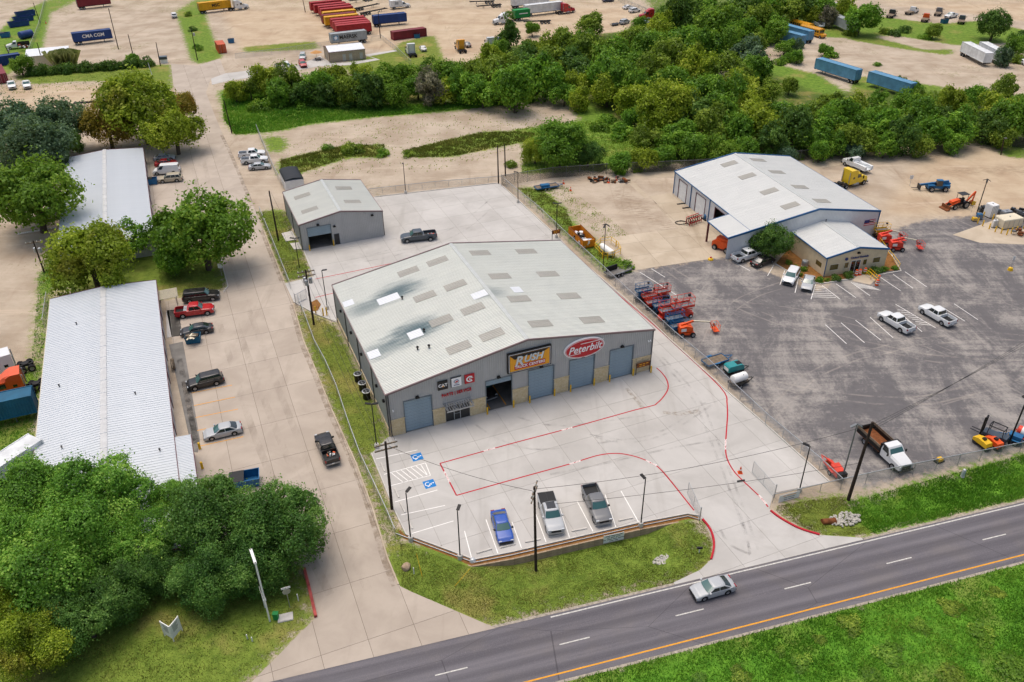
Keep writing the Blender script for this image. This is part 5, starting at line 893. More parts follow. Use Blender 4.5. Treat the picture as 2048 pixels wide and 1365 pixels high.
def put_wheel(par, x, y, r, w=.24, flip=False, rim='rim', dual=False):
    k = (round(r, 2), round(w, 2))
    if k not in WC: WC[k] = car_wheel(r, w)
    t = obj('wheel', WC[k][0], par, (x, y, r)); o = obj('rim', WC[k][1], t); 
    if rim != 'rim': setmat(o, rim)
    if flip: t.rotation_euler = (0, 0, math.pi)
    return t
PROTO = {}
def make_car(kind):
    T = TYPES[kind]; L, W, H = T['L'], T['W'], T['H']; hl = L / 2; xf = hl - T['fo']; xr = xf - T['wb']; r = T['r']; ra = r + .07; root = obj('car', None)
    off = [-1, -.985, -.87, -.5, 0, .5, .87, .985, 1]; xs = sorted(set([-hl, -hl + .06, -hl + .25] + [xr + ra * o for o in off] + [xr + ra + .12, 0, xf - ra - .12] + [xf + ra * o for o in off] + [hl - .3, hl - .1, hl] + [p[0] for p in T['top'] if abs(p[0]) < hl - .3] + ([T['bed'][0], T['bed'][0] - .01, T['bed'][1], T['bed'][1] + .01] if 'bed' in T else [])))
    rings = []
    for x in xs:
        zl = T['sill']
        for c in (xr, xf):
            if abs(x - c) < ra - 1e-4: zl = max(zl, r + math.sqrt(max(0, ra * ra - (x - c) ** 2)))
        e = (hl - abs(x)) / .45; w_ = W / 2 * (1 - .13 * max(0, 1 - e) ** 2); zt = interp(T['top'], x); sh = zt - .07
        if 'bed' in T and T['bed'][0] <= x <= T['bed'][1]: fz = T['bed'][2]; h = [(w_ * .97, zl), (w_, zl + .15 * (sh - zl) + .03), (w_, zl + .6 * (sh - zl)), (w_ * .98, zt - .02), (w_ * .96, zt), (w_ - .12, zt - .01), (w_ - .14, fz), (0, fz)]
        else:
            lim = .0
            if abs(x) > hl - .12: zt -= .06; sh -= .08
            h = [(w_ * .96, zl), (w_, zl + .15 * (sh - zl) + .02), (w_ * 1.005, zl + .6 * (sh - zl)), (w_ * .975, sh), (w_ * .9, zt - .02), (w_ * .72, zt), (w_ * .4, zt + .015), (0, zt + .025)]
        rings.append([(x, y, z) for y, z in h] + [(x, -y, z) for y, z in h[-2::-1]])
    MB().loft(rings, closed=False).build('body', 'paint_white', root, True, 40)
    MB().bx(-hl + .3, hl - .3, -W / 2 + .28, W / 2 - .28, T['sill'] - .06, T['sill'] + .3).build('underbody', 'trim_black', root)
    a0, a1, b1, b0, w0, w1 = T['cab']; zb = T['belt']; zr = H - .06
    def lev(t, k=1.0): return (a0 + (a1 - a0) * t, b0 + (b1 - b0) * t, (w0 + (w1 - w0) * t) + .03 * math.sin(math.pi * min(t, 1)), zb + (zr - zb) * t)
    def outline(t, ins=0.0, dz=0.0):
        f, b_, w_, z = lev(t); f -= ins; b_ += ins; w_ -= ins; z += dz
        return [(f - .1, w_, z), (f - .02, w_ * .6, z), (f, 0, z), (f - .02, -w_ * .6, z), (f - .1, -w_, z), (b_ + .1, -w_, z), (b_ + .02, -w_ * .6, z), (b_, 0, z), (b_ + .02, w_ * .6, z), (b_ + .1, w_, z)]
    MB().loft([outline(0, 0, -.05), outline(.5), outline(1.0), outline(1.0, .06, .04), outline(1.0, .22, .06)][::-1]).build('cabin', 'paint_white', root, True, 45)
    def glass_end(front, t0, t1, nm, m):
        b = MB(); rows = []
        for t in (t0, (t0 + t1) / 2, t1):
            o = outline(t); q = o[0:5] if front else o[5:10]; d = .018 if front else -.018; rows.append([(x + d, y * .9, z + .012) for x, y, z in q])
        b.loft(rows, closed=False, caps=False); b.f = [f if front else f for f in b.f]; b.build(nm, m, root, True)
    glass_end(True, .06, .95, 'windshield', 'glass_teal' if kind != 'van' else 'glass'); glass_end(False, .12 if kind not in ('suv', 'capsuv', 'van') else .3, .92, 'rear_window', 'glass')
    for s in (1, -1):
        for (u, v) in T['win']:
            rows = []
            for t in (.1, .5, .9):
                f, b_, w_, z = lev(t); rows.append([((f - .1) + ((b_ + .1) - (f - .1)) * fr, s * (w_ + .014), z) for fr in (u, v)])
            MB().loft(rows, closed=False, caps=False).build('side_window', 'glass', root)
        zt = interp(T['top'], hl - .15); b = MB().box((hl - .1, s * (W / 2 - .27), zt - .13), (.16, .34, .13 if kind != 'pickup' else .2)); b.build('headlight', 'lamp_clear', root)
        zt = interp(T['top'], -hl + .1); (MB().box((-hl + .05, s * (W / 2 - .16), zt - .25), (.12, .18, .3)) if kind not in ('sedan', 'coupe') else MB().box((-hl + .06, s * (W / 2 - .3), zt - .1), (.14, .42, .14))).build('taillight', 'lamp_red', root)
        MB().xprism([(a0 - .35, zb + .02), (a0 - .18, zb + .02), (a0 - .16, zb + .2), (a0 - .33, zb + .22)], s * (w0 + .04), s * (w0 + .26)).build('mirror', 'trim_black', root)
        for x in (xf, xr):
            if T.get('dual') and x == xr: put_wheel(root, x, s * (W / 2 + .05), r, .4, s < 0)
            else: put_wheel(root, x, s * (W / 2 - .14), r, .24, s < 0)
    zt = interp(T['top'], hl - .02); big = kind in ('pickup', 'longpickup', 'capsuv')
    MB().box((hl - .03, 0, zt - (.26 if big else .2)), (.1, W * .55, .34 if big else .18)).build('grille', 'trim_black', root)
    MB().box((hl - .02, 0, T['sill'] + .16), (.16, W * .84, .2)).build('front_bumper', 'rim' if big else 'trim_black', root); MB().box((-hl + .0, 0, T['sill'] + .18), (.14, W * .84, .2)).build('rear_bumper', 'rim' if big else 'trim_black', root)
    MB().box((-hl - .07 + (.0 if big else .0), 0, T['sill'] + .24), (.02, .3, .15)).build('number_plate', 'plastic_white', root)
    if T.get('dual'):
        for s in (1, -1): MB().loft([[(xr + ra * 1.1 * math.cos(t), s * y, r + ra * 1.05 * math.sin(t)) for t in np.linspace(0, math.pi, 8)] for y in (W / 2 - .05, W / 2 + .24)], closed=False, caps=False).build('rear_fender', 'paint_white', root)
    if 'bed' in T: MB().bx(T['bed'][0] + .03, T['bed'][1] - .03, -W / 2 + .19, W / 2 - .19, T['bed'][2] + .004, T['bed'][2] + .02).build('bed_liner', 'trim_black', root)
    return root
USED = set()
def car(kind, col, px, py, nx, ny, label, group=None, name=None, cat=None, z=0.03, glass=None, world=None, extra=None):
    if kind not in PROTO: PROTO[kind] = make_car(kind); o = PROTO[kind]
    else: o = copy_tree(PROTO[kind])
    o.name = name or {'sedan': 'car', 'coupe': 'car', 'suv': 'sport_utility_car', 'pickup': 'pickup_truck', 'longpickup': 'pickup_truck', 'capsuv': 'pickup_truck', 'van': 'van'}[kind]
    x, y, _ = gg(px, py, z) if world is None else world; o.location = (x, y, z); o.rotation_euler = (0, 0, head((px, py), (nx, ny)) if world is None else px)
    for k in ('group',):
        if k in o: del o[k]
    tag(o, label, cat or {'suv': 'car', 'van': 'van', 'sedan': 'car', 'coupe': 'car'}.get(kind, 'pickup truck'), group)
    for c in o.children:
        n_ = c.name.split('.')[0]
        if n_ in ('body', 'cabin', 'rear_fender'): setmat(c, 'paint_' + col)
        if n_ == 'mirror' and col in ('white', 'silver', 'red'): setmat(c, 'paint_' + col)
    return o
CARS = [('coupe', 'silver', 1424, 1184, 1388, 1194, 'silver sedan driving on the asphalt highway'), ('pickup', 'black', 656, 906, 638, 862, 'black pickup driving up the concrete street with tools in its bed'), ('sedan', 'blue', 1004, 1060, 1012, 1088, 'bright blue sedan parked in a white striped stall'), ('pickup', 'silver', 1101, 1036, 1112, 1072, 'silver pickup with black bed cover in a white striped stall'), ('pickup', 'greys', 1192, 1018, 1207, 1052, 'grey pickup beside the lamp post in a white striped stall'), ('longpickup', 'slate', 838, 480, 802, 484, 'dark blue grey dual wheel pickup on the rear concrete lot'),
 ('capsuv', 'black', 404, 600, 440, 596, 'black pickup with a bed cap parked beside the red one'), ('pickup', 'red', 391, 629, 429, 624, 'red pickup with toolbox parked by the ribbed shed'), ('sedan', 'dark', 395, 666, 364, 671, 'dark grey sedan parked by the ribbed shed'), ('suv', 'black', 412, 770, 376, 779, 'black sport utility car in a yellow striped stall'), ('sedan', 'silver', 447, 869, 409, 878, 'silver sedan in a yellow striped stall'),
 ('sedan', 'silver', 330, 320, 352, 318, 'silver sedan under the yellow green tree'), ('sedan', 'red', 333, 331, 356, 329, 'red sedan parked between the silver one and a white van'), ('van', 'white', 335, 347, 308, 349, 'white van parked by the worn pale shed'), ('suv', 'tan', 342, 363, 318, 365, 'beige sport utility car beside the blue bin'),
 ('pickup', 'white', 505, 314, 529, 312, 'white pickup at the fence behind another white pickup'), ('pickup', 'white', 510, 326, 535, 324, 'white pickup between a white pickup and a silver sedan'), ('sedan', 'silver', 520, 338, 543, 336, 'silver sedan parked at the gravel fence'),
 ('suv', 'white', 1581, 560, 1570, 578, 'white sport utility car parked beside the tan office'), ('sedan', 'silver', 1615, 572, 1610, 590, 'silver sedan with sunroof beside the tan office'), ('pickup', 'white', 1493, 518, 1521, 510, 'white pickup with green bed at the white workshop wall'), ('sedan', 'black', 1525, 528, 1549, 519, 'black sedan under the dense dark tree'), ('pickup', 'white', 1790, 652, 1757, 632, 'white pickup in a faded yard stall'), ('pickup', 'white', 1872, 638, 1838, 618, 'white pickup on the hatched yard marking'),
 ('suv', 'silver', 606, 118, 604, 126, 'silver sport utility car near the picnic umbrella'), ('suv', 'red', 606, 133, 611, 140, 'dark red sport utility car on the brick office drive'), ('suv', 'white', 574, 137, 580, 145, 'white sport utility car on the brick office drive'), ('suv', 'greys', 558, 142, 563, 149, 'grey sport utility car on the brick office drive'),
 ('sedan', 'white', 846, 101, 841, 95, 'white sedan beside the white truck tractor in the tan yard'), ('sedan', 'greys', 934, 93, 928, 88, 'grey sedan beside the yellow truck tractor'), ('suv', 'navy', 997, 86, 990, 80, 'dark blue car half behind the dark conical tree'), ('sedan', 'white', 1256, 18, 1268, 16, 'white sedan at the far wire fence'), ('suv', 'white', 1269, 25, 1281, 23, 'white sport utility car next to the red truck tractor'), ('sedan', 'navy', 1216, 4, 1228, 3, 'dark sedan alone on the far tan yard'), ('sedan', 'navy', 1288, 49, 1275, 47, 'navy sedan beside the silver car towing a trailer'), ('suv', 'silver', 1249, 48, 1260, 44, 'silver car towing a small flat trailer'),
 ('pickup', 'white', 25, 176, 27, 184, 'white pickup at the end of the vine covered fence'), ('pickup', 'white', 55, 175, 57, 183, 'white pickup near the vine covered fence by the gravel'), ('suv', 'white', 349, 35, 346, 26, 'white sport utility car at the far grass verge'), ('pickup', 'white', 1901, 36, 1891, 38, 'white pickup beside the junk trucks'), ('sedan', 'white', 2044, 128, 2030, 122, 'white car at the bushes by the white trailers'), ('pickup', 'silver', 104, 436, 92, 441, 'silver pickup half hidden under the round bright green tree'), ('suv', 'black', 985, 772, 975, 782, 'black vehicle parked inside the open workshop bay')]
for q in CARS[:-1]: car(*q)
pbx = PB.matrix_world if False else None
c_, s_ = math.cos(R_(22.39)), math.sin(R_(22.39)); car('pickup', 'black', R_(22.39) - math.pi / 2 + .12, 0, 0, 0, CARS[-1][6], z=.06, world=(-15.595 + 14.15 * c_ - 4.6 * s_, 82.99 + 14.15 * s_ + 4.6 * c_, 0))
# loads in the beds
def load(name, label, cat, px, py, z, n, cols, sx, sy, rz):
    o = thing(name, label, cat, gg(px, py, z), rz); rnd = random.Random(px)
    for i in range(n):
        p = (rnd.uniform(-sx, sx), rnd.uniform(-sy, sy), .09); (MB().tube((p[0] - .2, p[1], .1), (p[0] + .25, p[1] + rnd.uniform(-.2, .2), .12), .05, 6) if i % 3 == 0 else MB().box(p, (rnd.uniform(.15, .4), rnd.uniform(.15, .3), .18), rnd.random() * 3)).build('tool', rnd.choice(cols), o)
load('tool_pile', 'jumble of tools lying in the bed of the black pickup', 'tools', 660, 906, .92, 14, ['galv', 'orange_paint', 'wood_grey', 'plastic_white'], .7, .5, R_(112)); load('tool_pile', 'red cans and tools in the bed of the dual wheel pickup', 'tools', 862, 470, .95, 10, ['lift_red', 'plastic_white', 'galv'], .8, .5, R_(180))
# silver pickup's bed cover and sunroof
# ---- trucks and trailers
def tractor(col, px, py, nx, ny, label, sleeper=True, fairing=True, group=None, z=.02):
    o = thing('truck_tractor', label, 'truck', gg(px, py, z), head((px, py), (nx, ny)), group); pm = 'paint_' + col; x = 3.6
    MB().bx(-3.9, 3.3, -.45, -.3, .75, 1.0).bx(-3.9, 3.3, .3, .45, .75, 1.0).bx(-3.9, -3.75, -.45, .45, .75, 1.0).bx(-2.2, -2.1, -.4, .4, .75, .95).build('frame', 'dark_metal', o)
    hd = [(1.7, .8, 1.02), (1.7, 1.95, 1.0), (3.1, 1.75, .9), (3.75, 1.45, .82), (3.85, .6, .78)]
    MB().loft([[(1.6, y, z_) for y, z_ in ((1.05, .75), (1.05, 1.6), (.85, 2.05), (-.85, 2.05), (-1.05, 1.6), (-1.05, .75))], [(3.0, y, z_) for y, z_ in ((.95, .75), (.95, 1.45), (.75, 1.85), (-.75, 1.85), (-.95, 1.45), (-.95, .75))], [(3.75, y, z_) for y, z_ in ((.85, .75), (.85, 1.3), (.62, 1.6), (-.62, 1.6), (-.85, 1.3), (-.85, .75))]]).build('hood', pm, o, True)
    MB().xprism([(.25, .75), (1.75, .75), (1.75, 2.0), (1.25, 2.85), (.25, 2.95)], -1.12, 1.12).build('cab', pm, o)
    ht = 3.75 if fairing else 2.95
    if sleeper: MB().xprism([(-1.6, .8), (.25, .8), (.25, 2.95), (.25, ht - .3 if fairing else 2.95), (-.4, ht), (-1.6, ht)], -1.2, 1.2).build('sleeper', pm, o)
    if fairing and sleeper: MB().loft([[(1.3, y, z_) for y, z_ in ((1.0, 2.86), (.7, 2.9), (-.7, 2.9), (-1.0, 2.86))], [(.5, y, z_) for y, z_ in ((1.1, 2.9), (.8, 3.45), (-.8, 3.45), (-1.1, 2.9))], [(-.4, y, z_) for y, z_ in ((1.18, 2.95), (1.0, 3.76), (-1.0, 3.76), (-1.18, 2.95))]]).build('roof_fairing', pm, o, True)
    MB().add([(1.78, -.95, 2.02), (1.78, .95, 2.02), (1.3, .9, 2.8), (1.3, -.9, 2.8)], [(0, 1, 2, 3)]).build('windshield', 'glass', o)
    for s in (1, -1):
        MB().xprism([(.45, 1.95), (1.5, 1.95), (1.15, 2.65), (.45, 2.7)], s * 1.125, s * 1.14).build('side_window', 'glass', o); MB().xprism([(-.9, 1.9), (-.4, 1.9), (-.4, 2.3), (-.9, 2.3)], s * 1.205, s * 1.215).build('sleeper_window', 'glass_dark', o) if sleeper else None
        MB().lathe([(.02, -.75), (.33, -.74), (.33, .74), (.02, .75)], (.3, s * .95, .62), (1, 0, 0), 12).build('fuel_tank', 'galv', o); MB().box((1.9, s * 1.35, 2.0), (.12, .25, .7)).build('mirror', 'trim_black', o); MB().box((3.72, s * .68, 1.05), (.14, .3, .25)).build('headlight', 'lamp_clear', o)
        MB().tube((-1.75 if sleeper else .1, s * .95, 1.0), (-1.75 if sleeper else .1, s * .95, 3.4), .08, 8).build('exhaust_stack', 'galv', o)
        put_wheel(o, 2.7, s * 1.0, .5, .3, s < 0); 
        for xx in (-2.3, -3.5): put_wheel(o, xx, s * .92, .5, .56, s < 0)
    MB().box((3.82, 0, 1.1), (.1, .9, .75)).build('grille', 'galv_dark', o); MB().box((3.85, 0, .5), (.2, 2.2, .35)).build('bumper', 'galv', o); MB().lathe([(.5, 0), (.5, .12), (.2, .14)], (-2.9, 0, 1.0), n=12).build('fifth_wheel', 'black_metal', o)
    return o
def corr_box(b, x0, x1, y0, y1, z0, z1, n=34, d=.05):
    """closed box with corrugated long sides"""
    for s, y in ((1, y1), (-1, y0)):
        xs = np.linspace(x0, x1, n * 4 + 1); pts = [(x, y - s * (d if (i % 4) in (1, 2) else 0)) for i, x in enumerate(xs)]; k = len(b.v); m_ = len(pts); b.v += [(x, yy, z0) for x, yy in pts] + [(x, yy, z1) for x, yy in pts]; b.f += [(k + i, k + i + 1, k + m_ + i + 1, k + m_ + i) if s < 0 else (k + i + 1, k + i, k + m_ + i, k + m_ + i + 1) for i in range(m_ - 1)]
    b.quad((x0, y0 + d, z1 - .01), (x1, y0 + d, z1 - .01), (x1, y1 - d, z1 - .01), (x0, y1 - d, z1 - .01)); b.quad((x0, y0, z0), (x0, y1, z0), (x1, y1, z0), (x1, y0, z0)); b.quad((x0, y0, z0), (x0, y0, z1), (x0, y1, z1), (x0, y1, z0)); b.quad((x1, y0, z0), (x1, y1, z0), (x1, y1, z1), (x1, y0, z1)); return b
for n_, c_ in dict(cred='#a52a2e', cyel='#d8a21c', cblue='#1f3f78', cmar='#7a2530', cgrey='#9aa0a2', cgreen='#1f8a44', corange='#c4552e', cwhite='#d6d9d9', cskblue='#5c8fb0', cteal='#155a78').items(): mat('box_' + n_, c_, .55, 0, .35, .16, .5)
def chassis(o, L, axles=2, z=1.15):
    MB().bx(-L / 2, L / 2, -.5, -.36, z - .32, z - .04).bx(-L / 2, L / 2, .36, .5, z - .32, z - .04).bx(-L / 2, -L / 2 + .15, -1.15, 1.15, z - .25, z - .02).bx(L / 2 - .15, L / 2, -1.15, 1.15, z - .25, z - .02).bx(-.1, .1, -.5, .5, z - .28, z - .06).build('chassis', 'dark_metal', o)
    for s in (1, -1):
        MB().bx(L / 2 - 2.8, L / 2 - 2.65, s * .6 - .07, s * .6 + .07, .02, z - .1).bx(L / 2 - 2.85, L / 2 - 2.6, s * .6 - .12, s * .6 + .12, 0, .05).build('landing_leg', 'galv_dark', o)
        for k in range(axles): put_wheel(o, -L / 2 + .8 + 1.25 * k, s * .95, .5, .5, s < 0)
def container(m, px, py, nx, ny, label, L=12.2, H=2.7, on=True, text=None, tm='white_paint', group=None, name='shipping_container', cat='container', smoothside=False, wheels=True, side=-1, tsz=1.3):
    o = thing(name, label, cat, gg(px, py, .0), head((px, py), (nx, ny)), group); z0 = 1.2 if on else .12
    if on and wheels: chassis(o, L)
    elif not on: MB().bx(-L / 2 + .2, L / 2 - .2, -1, 1, 0, .12).build('base_frame', 'dark_metal', o)
    b = MB(); corr_box(b, -L / 2, L / 2, -1.22, 1.22, z0, z0 + H, 34 if not smoothside else 12, .05 if not smoothside else .012).build('box', m, o)
    f = MB()
    for x in (-L / 2, L / 2):
        for y in (-1.22, 1.22): f.box((x, y, z0 + H / 2), (.16, .16, H + .04))
    for y in (-1.22, 1.22): f.box((0, y, z0 + H), (L, .12, .12)).box((0, y, z0 + .06), (L, .12, .14))
    f.build('corner_frame', m, o)
    for s in (-1, 1): MB().bx(-L / 2 - .06, -L / 2 - .01, min(s * .05, s * 1.14), max(s * .05, s * 1.14), z0 + .12, z0 + H - .1).build('door', m, o); MB().tube((-L / 2 - .09, s * .4, z0 + .1), (-L / 2 - .09, s * .4, z0 + H - .1), .03, 5).tube((-L / 2 - .09, s * .85, z0 + .1), (-L / 2 - .09, s * .85, z0 + H - .1), .03, 5).build('lock_rod', 'galv', o)
    if text: lettering(text, tsz, tm, o, (0.3, side * 1.27, z0 + H * .52), (R_(90), 0, 0 if side < 0 else math.pi), bold=.03, extrude=.005)
    return o
KC = 'shipping containers parked in a row in the far yard'
mk_ = container('box_cgrey', 698, 88, 664, 92, 'grey container with star emblem on its side beside the brick office', smoothside=True, text='MAERSK', tm='sign_black', side=1, tsz=1.7)
face(mk_, [(4.6 + .75 * math.cos(t) * (1 if i % 2 else .55), 2.6 + .75 * math.sin(t) * (1 if i % 2 else .55)) for i, t in enumerate(np.linspace(0, 6.283, 15)[:-1])], 1.3, 'sign_white', 'emblem', .02); MB().bx(3.8, 5.4, 1.255, 1.275, 1.85, 3.35).build('emblem_field', 'box_cskblue', mk_)
ROW = [('cred', 425, 60), ('cred', 480, 95), ('cred', 545, 120), ('cred', 572, 152), ('cyel', 608, 200), ('cmar', 600, 240), ('cyel', 637, 265), ('cred', 725, 297), ('cred', 755, 330), ('cred', 785, 358), ('cred', 800, 385)]
nmz = {'cred': 'red', 'cyel': 'yellow', 'cmar': 'dark red'}
pos_l = ['at the open end of the row, next to the tall lamp pole', 'second from the tall lamp pole', 'third from the tall lamp pole', 'touching the yellow one nearer the lamp pole', 'nearer the lamp pole in the row', 'between the two yellow ones', 'nearer the brick office in the row', 'touching the yellow one nearer the brick office', 'third from the grey star container', 'second from the grey star container', 'right behind the grey star container']
for (c_, zx, zy), l_ in zip(ROW, pos_l):
    ax, ay = 560 + .1465 * zx, .1465 * (zy + 122); container('box_' + c_, ax + 29 + 2, ay - 3.2, ax - 5, ay + .5, f'{nmz[c_]} container {l_}', group=KC)
container('box_cblue', 780, 51, 810, 48, 'dark blue container on a trailer beside the lamp pole', text=None); container('box_cmar', 818, 76, 788, 80, 'dark red container standing beside the gravel road', H=2.6, on=False)
cm = container('box_cblue', 188, 86, 222, 82, 'blue lettered container on a trailer in the gravel yard', text='CMA CGM', side=-1, tsz=1.5); container('box_cmar', 190, 16, 224, 12, 'dark red container on a trailer in the far gravel yard'); ms = container('box_cyel', 431, 24, 465, 20, 'yellow lettered container coupled to a white truck', text='MSC', tm='sign_black', side=-1, tsz=1.6)
container('box_corange', 443, 103, 430, 84, 'short orange container at the grass verge', L=6.1, on=False); gc_ = container('box_cgreen', 1042, 41, 1060, 39, 'short green container on a trailer in the tan yard', L=6.1); container('box_cblue', 22, 128, 42, 125, 'blue container beside the bright bushy tree', L=6.1, on=False); container('box_cmar', 4, 158, -6, 138, 'dark red container at the end of the gravel yard', L=12.2, on=False)
cc = container('box_cteal', -22, 852, 40, 838, 'worn blue container on a trailer beside the long ribbed shed', side=-1); 
MB().bx(-1.3, 2.2, -1.3, -1.275, 2.45, 2.75).build('white_band', 'plastic_white', gc_)
def box_trailer(m, px, py, nx, ny, label, L=14.6, group=None, **kw): return container(m, px, py, nx, ny, label, L=L, H=2.85, smoothside=True, name='box_trailer', cat='trailer', group=group, **kw)
box_trailer('box_cwhite', 1086, 29, 1120, 25, 'grey box trailer coupled to a red truck', 15.5); box_trailer('box_cwhite', 1060, 14, 1100, 10, 'grey box trailer behind the coupled one', 15.5)
box_trailer('box_cskblue', 1572, 88, 1540, 79, 'faded blue box trailer beside the school buses', 14); box_trailer('box_cskblue', 1588, 79, 1556, 70, 'faded blue box trailer between another and the school buses', 14); box_trailer('box_cskblue', 1672, 156, 1640, 146, 'faded blue box trailer standing on the dirt', 15); box_trailer('box_cskblue', 1778, 184, 1746, 174, 'faded blue box trailer half behind the bushes', 14); box_trailer('box_cgrey', 1686, 62, 1660, 50, 'grey box trailer beyond the school buses', 14)
box_trailer('box_cwhite', 1948, 122, 1975, 136, 'white box trailer with its wheels toward the dirt yard', 14); box_trailer('box_cwhite', 1982, 122, 2008, 136, 'white box trailer parked close beside its twin', 14); box_trailer('box_cwhite', 2, 985, -20, 1000, 'white box trailer roof beside the near grove', 12)
tractor('white', 478, 20, 494, 18, 'white truck coupled to the yellow container'); tractor('white', 1006, 48, 980, 51, 'white truck tractor next to the green container'); tractor('red', 1131, 27, 1145, 25, 'red truck coupled to the grey trailer'); tractor('red', 1297, 39, 1272, 40, 'red truck tractor parked at the far wire fence'); tractor('gold', 921, 102, 911, 92, 'yellow truck tractor seen from behind in the tan yard'); tractor('white', 980, 97, 968, 85, 'white truck tractor seen from behind next to the dark conical tree'); tractor('white', 822, 110, 812, 99, 'white truck tractor beside the grass by the wire fence')
tractor('yellow', 1700, 371, 1728, 364, 'bright yellow truck tractor behind the white workshop'); tractor('orange', 30, 790, -10, 800, 'orange truck tractor beside the worn blue container'); tractor('white', 10, 752, -30, 764, 'white truck tractor beside the orange one')
def skeleton(px, py, nx, ny, label, L=12.0, axles=3): o = thing('chassis_trailer', label, 'trailer', gg(px, py), head((px, py), (nx, ny))); chassis(o, L, axles); return o
skeleton(733, 18, 762, 12, 'empty chassis trailer behind the container row', 12); skeleton(748, 27, 778, 21, 'empty chassis trailer beside the container row', 12); skeleton(964, 8, 938, 9, 'empty chassis trailer alone on the far tan yard', 10); skeleton(978, 16, 955, 18, 'empty chassis trailer behind the white truck tractor', 10); skeleton(1074, 48, 1050, 49, 'empty chassis trailer in front of the green container', 10); skeleton(197, 211, 160, 213, 'black chassis trailer on the gravel behind the orange turning tree', 12, 2); skeleton(722, 4, 700, 7, 'empty chassis trailer at the back of the container row', 10)
# box truck, school buses, service truck, dump truck
def cab_truck(name, label, cat, col, px, py, nx, ny, L=7.5):
    o = thing(name, label, cat, gg(px, py), head((px, py), (nx, ny))); pm = 'paint_' + col; h = L / 2; MB().bx(-h, h - .6, -.45, -.3, .6, .85).bx(-h, h - .6, .3, .45, .6, .85).build('frame', 'dark_metal', o)
    MB().loft([[(h - 1.9, y, z_) for y, z_ in ((1.08, .6), (1.08, 1.45), (.9, 1.75), (-.9, 1.75), (-1.08, 1.45), (-1.08, .6))], [(h - .4, y, z_) for y, z_ in ((1.0, .55), (1.0, 1.3), (.8, 1.5), (-.8, 1.5), (-1.0, 1.3), (-1.0, .55))], [(h, y, z_) for y, z_ in ((.92, .6), (.92, 1.15), (.7, 1.3), (-.7, 1.3), (-.92, 1.15), (-.92, .6))]]).build('hood', pm, o, True)
    MB().loft([[(x0, y, z_), (x1, y, z_)][k] for k in (0,)] if False else [[(h - 3.3, 1.08, .6), (h - 1.8, 1.08, .6), (h - 1.8, -1.08, .6), (h - 3.3, -1.08, .6)], [(h - 3.3, 1.1, 1.6), (h - 1.75, 1.1, 1.6), (h - 1.75, -1.1, 1.6), (h - 3.3, -1.1, 1.6)], [(h - 3.25, .95, 2.4), (h - 2.35, .95, 2.4), (h - 2.35, -.95, 2.4), (h - 3.25, -.95, 2.4)]]).build('cab', pm, o)
    MB().add([(h - 1.76, -.98, 1.68), (h - 1.76, .98, 1.68), (h - 2.3, .86, 2.32), (h - 2.3, -.86, 2.32)], [(0, 1, 2, 3)]).build('windshield', 'glass_teal', o); MB().box((h + .02, 0, .9), (.08, 1.3, .5)).build('grille', 'trim_black', o); MB().box((h + .05, 0, .5), (.2, 2.1, .25)).build('front_bumper', 'trim_black', o)
    for s in (1, -1):
        MB().add([(h - 3.1, s * 1.11, 1.62), (h - 1.95, s * 1.11, 1.62), (h - 2.4, s * .97, 2.3), (h - 3.1, s * .97, 2.3)], [(0, 1, 2, 3)] if s < 0 else [(3, 2, 1, 0)]).build('side_window', 'glass', o); MB().box((h - .02, s * .8, 1.0), (.12, .28, .24)).build('headlight', 'lamp_clear', o); MB().box((h - 1.9, s * 1.35, 1.75), (.1, .22, .35)).build('mirror', 'trim_black', o)
        put_wheel(o, h - 1.05, s * .95, .46, .28, s < 0); put_wheel(o, -h + 1.5, s * .9, .46, .5, s < 0)
    return o
bt = cab_truck('box_truck', 'white box truck parked in the far tan yard', 'truck', 'white', 800, 17, 818, 15, 8); MB().bx(-4, .6, -1.2, 1.2, .9, 3.3).build('cargo_box', 'box_cwhite', bt); MB().bx(-2.4, -1.0, -1.215, -1.205, 1.7, 2.7).build('logo', 'box_cgrey', bt)
dt = cab_truck('dump_truck', 'white dump truck with rusty wooden sided bed at the yard fence', 'truck', 'white', 1766, 908, 1792, 932, 7.6)
MB().bx(-3.8, .35, -1.18, 1.18, .9, 1.0).build('bed_floor', 'rust', dt)
for y in (-1.2, 1.12): MB().bx(-3.8, .35, y, y + .08, 1.0, 1.55).build('bed_side', 'black_metal', dt); MB().bx(-3.8, .35, y + .01, y + .07, 1.56, 1.9).build('side_board', 'wood_grey', dt)
MB().bx(-3.85, -3.77, -1.2, 1.2, .95, 1.7).build('tailgate', 'black_metal', dt); MB().bx(.35, .43, -1.2, 1.2, 1.0, 2.3).bx(.35, 1.0, -1.2, 1.2, 2.3, 2.38).build('cab_guard', 'black_metal', dt)
for s in (1, -1): MB().bx(-.6, .2, s * 1.0 - .2, s * 1.0 + .2, .5, .9).build('step_box', 'black_metal', dt)
sv = cab_truck('service_truck', 'white service truck with tool bodies on the churned dirt', 'truck', 'white', 1712, 338, 1684, 325, 7.0); MB().bx(-3.5, .1, -1.15, -.6, .8, 1.7).bx(-3.5, .1, .6, 1.15, .8, 1.7).bx(-3.5, .1, -.6, .6, .8, 1.0).build('tool_body', 'steel_white', sv); MB().tube((-.2, .8, 1.9), (-3.2, .2, 2.1), .1, 6).build('crane_arm', 'steel_white', sv)
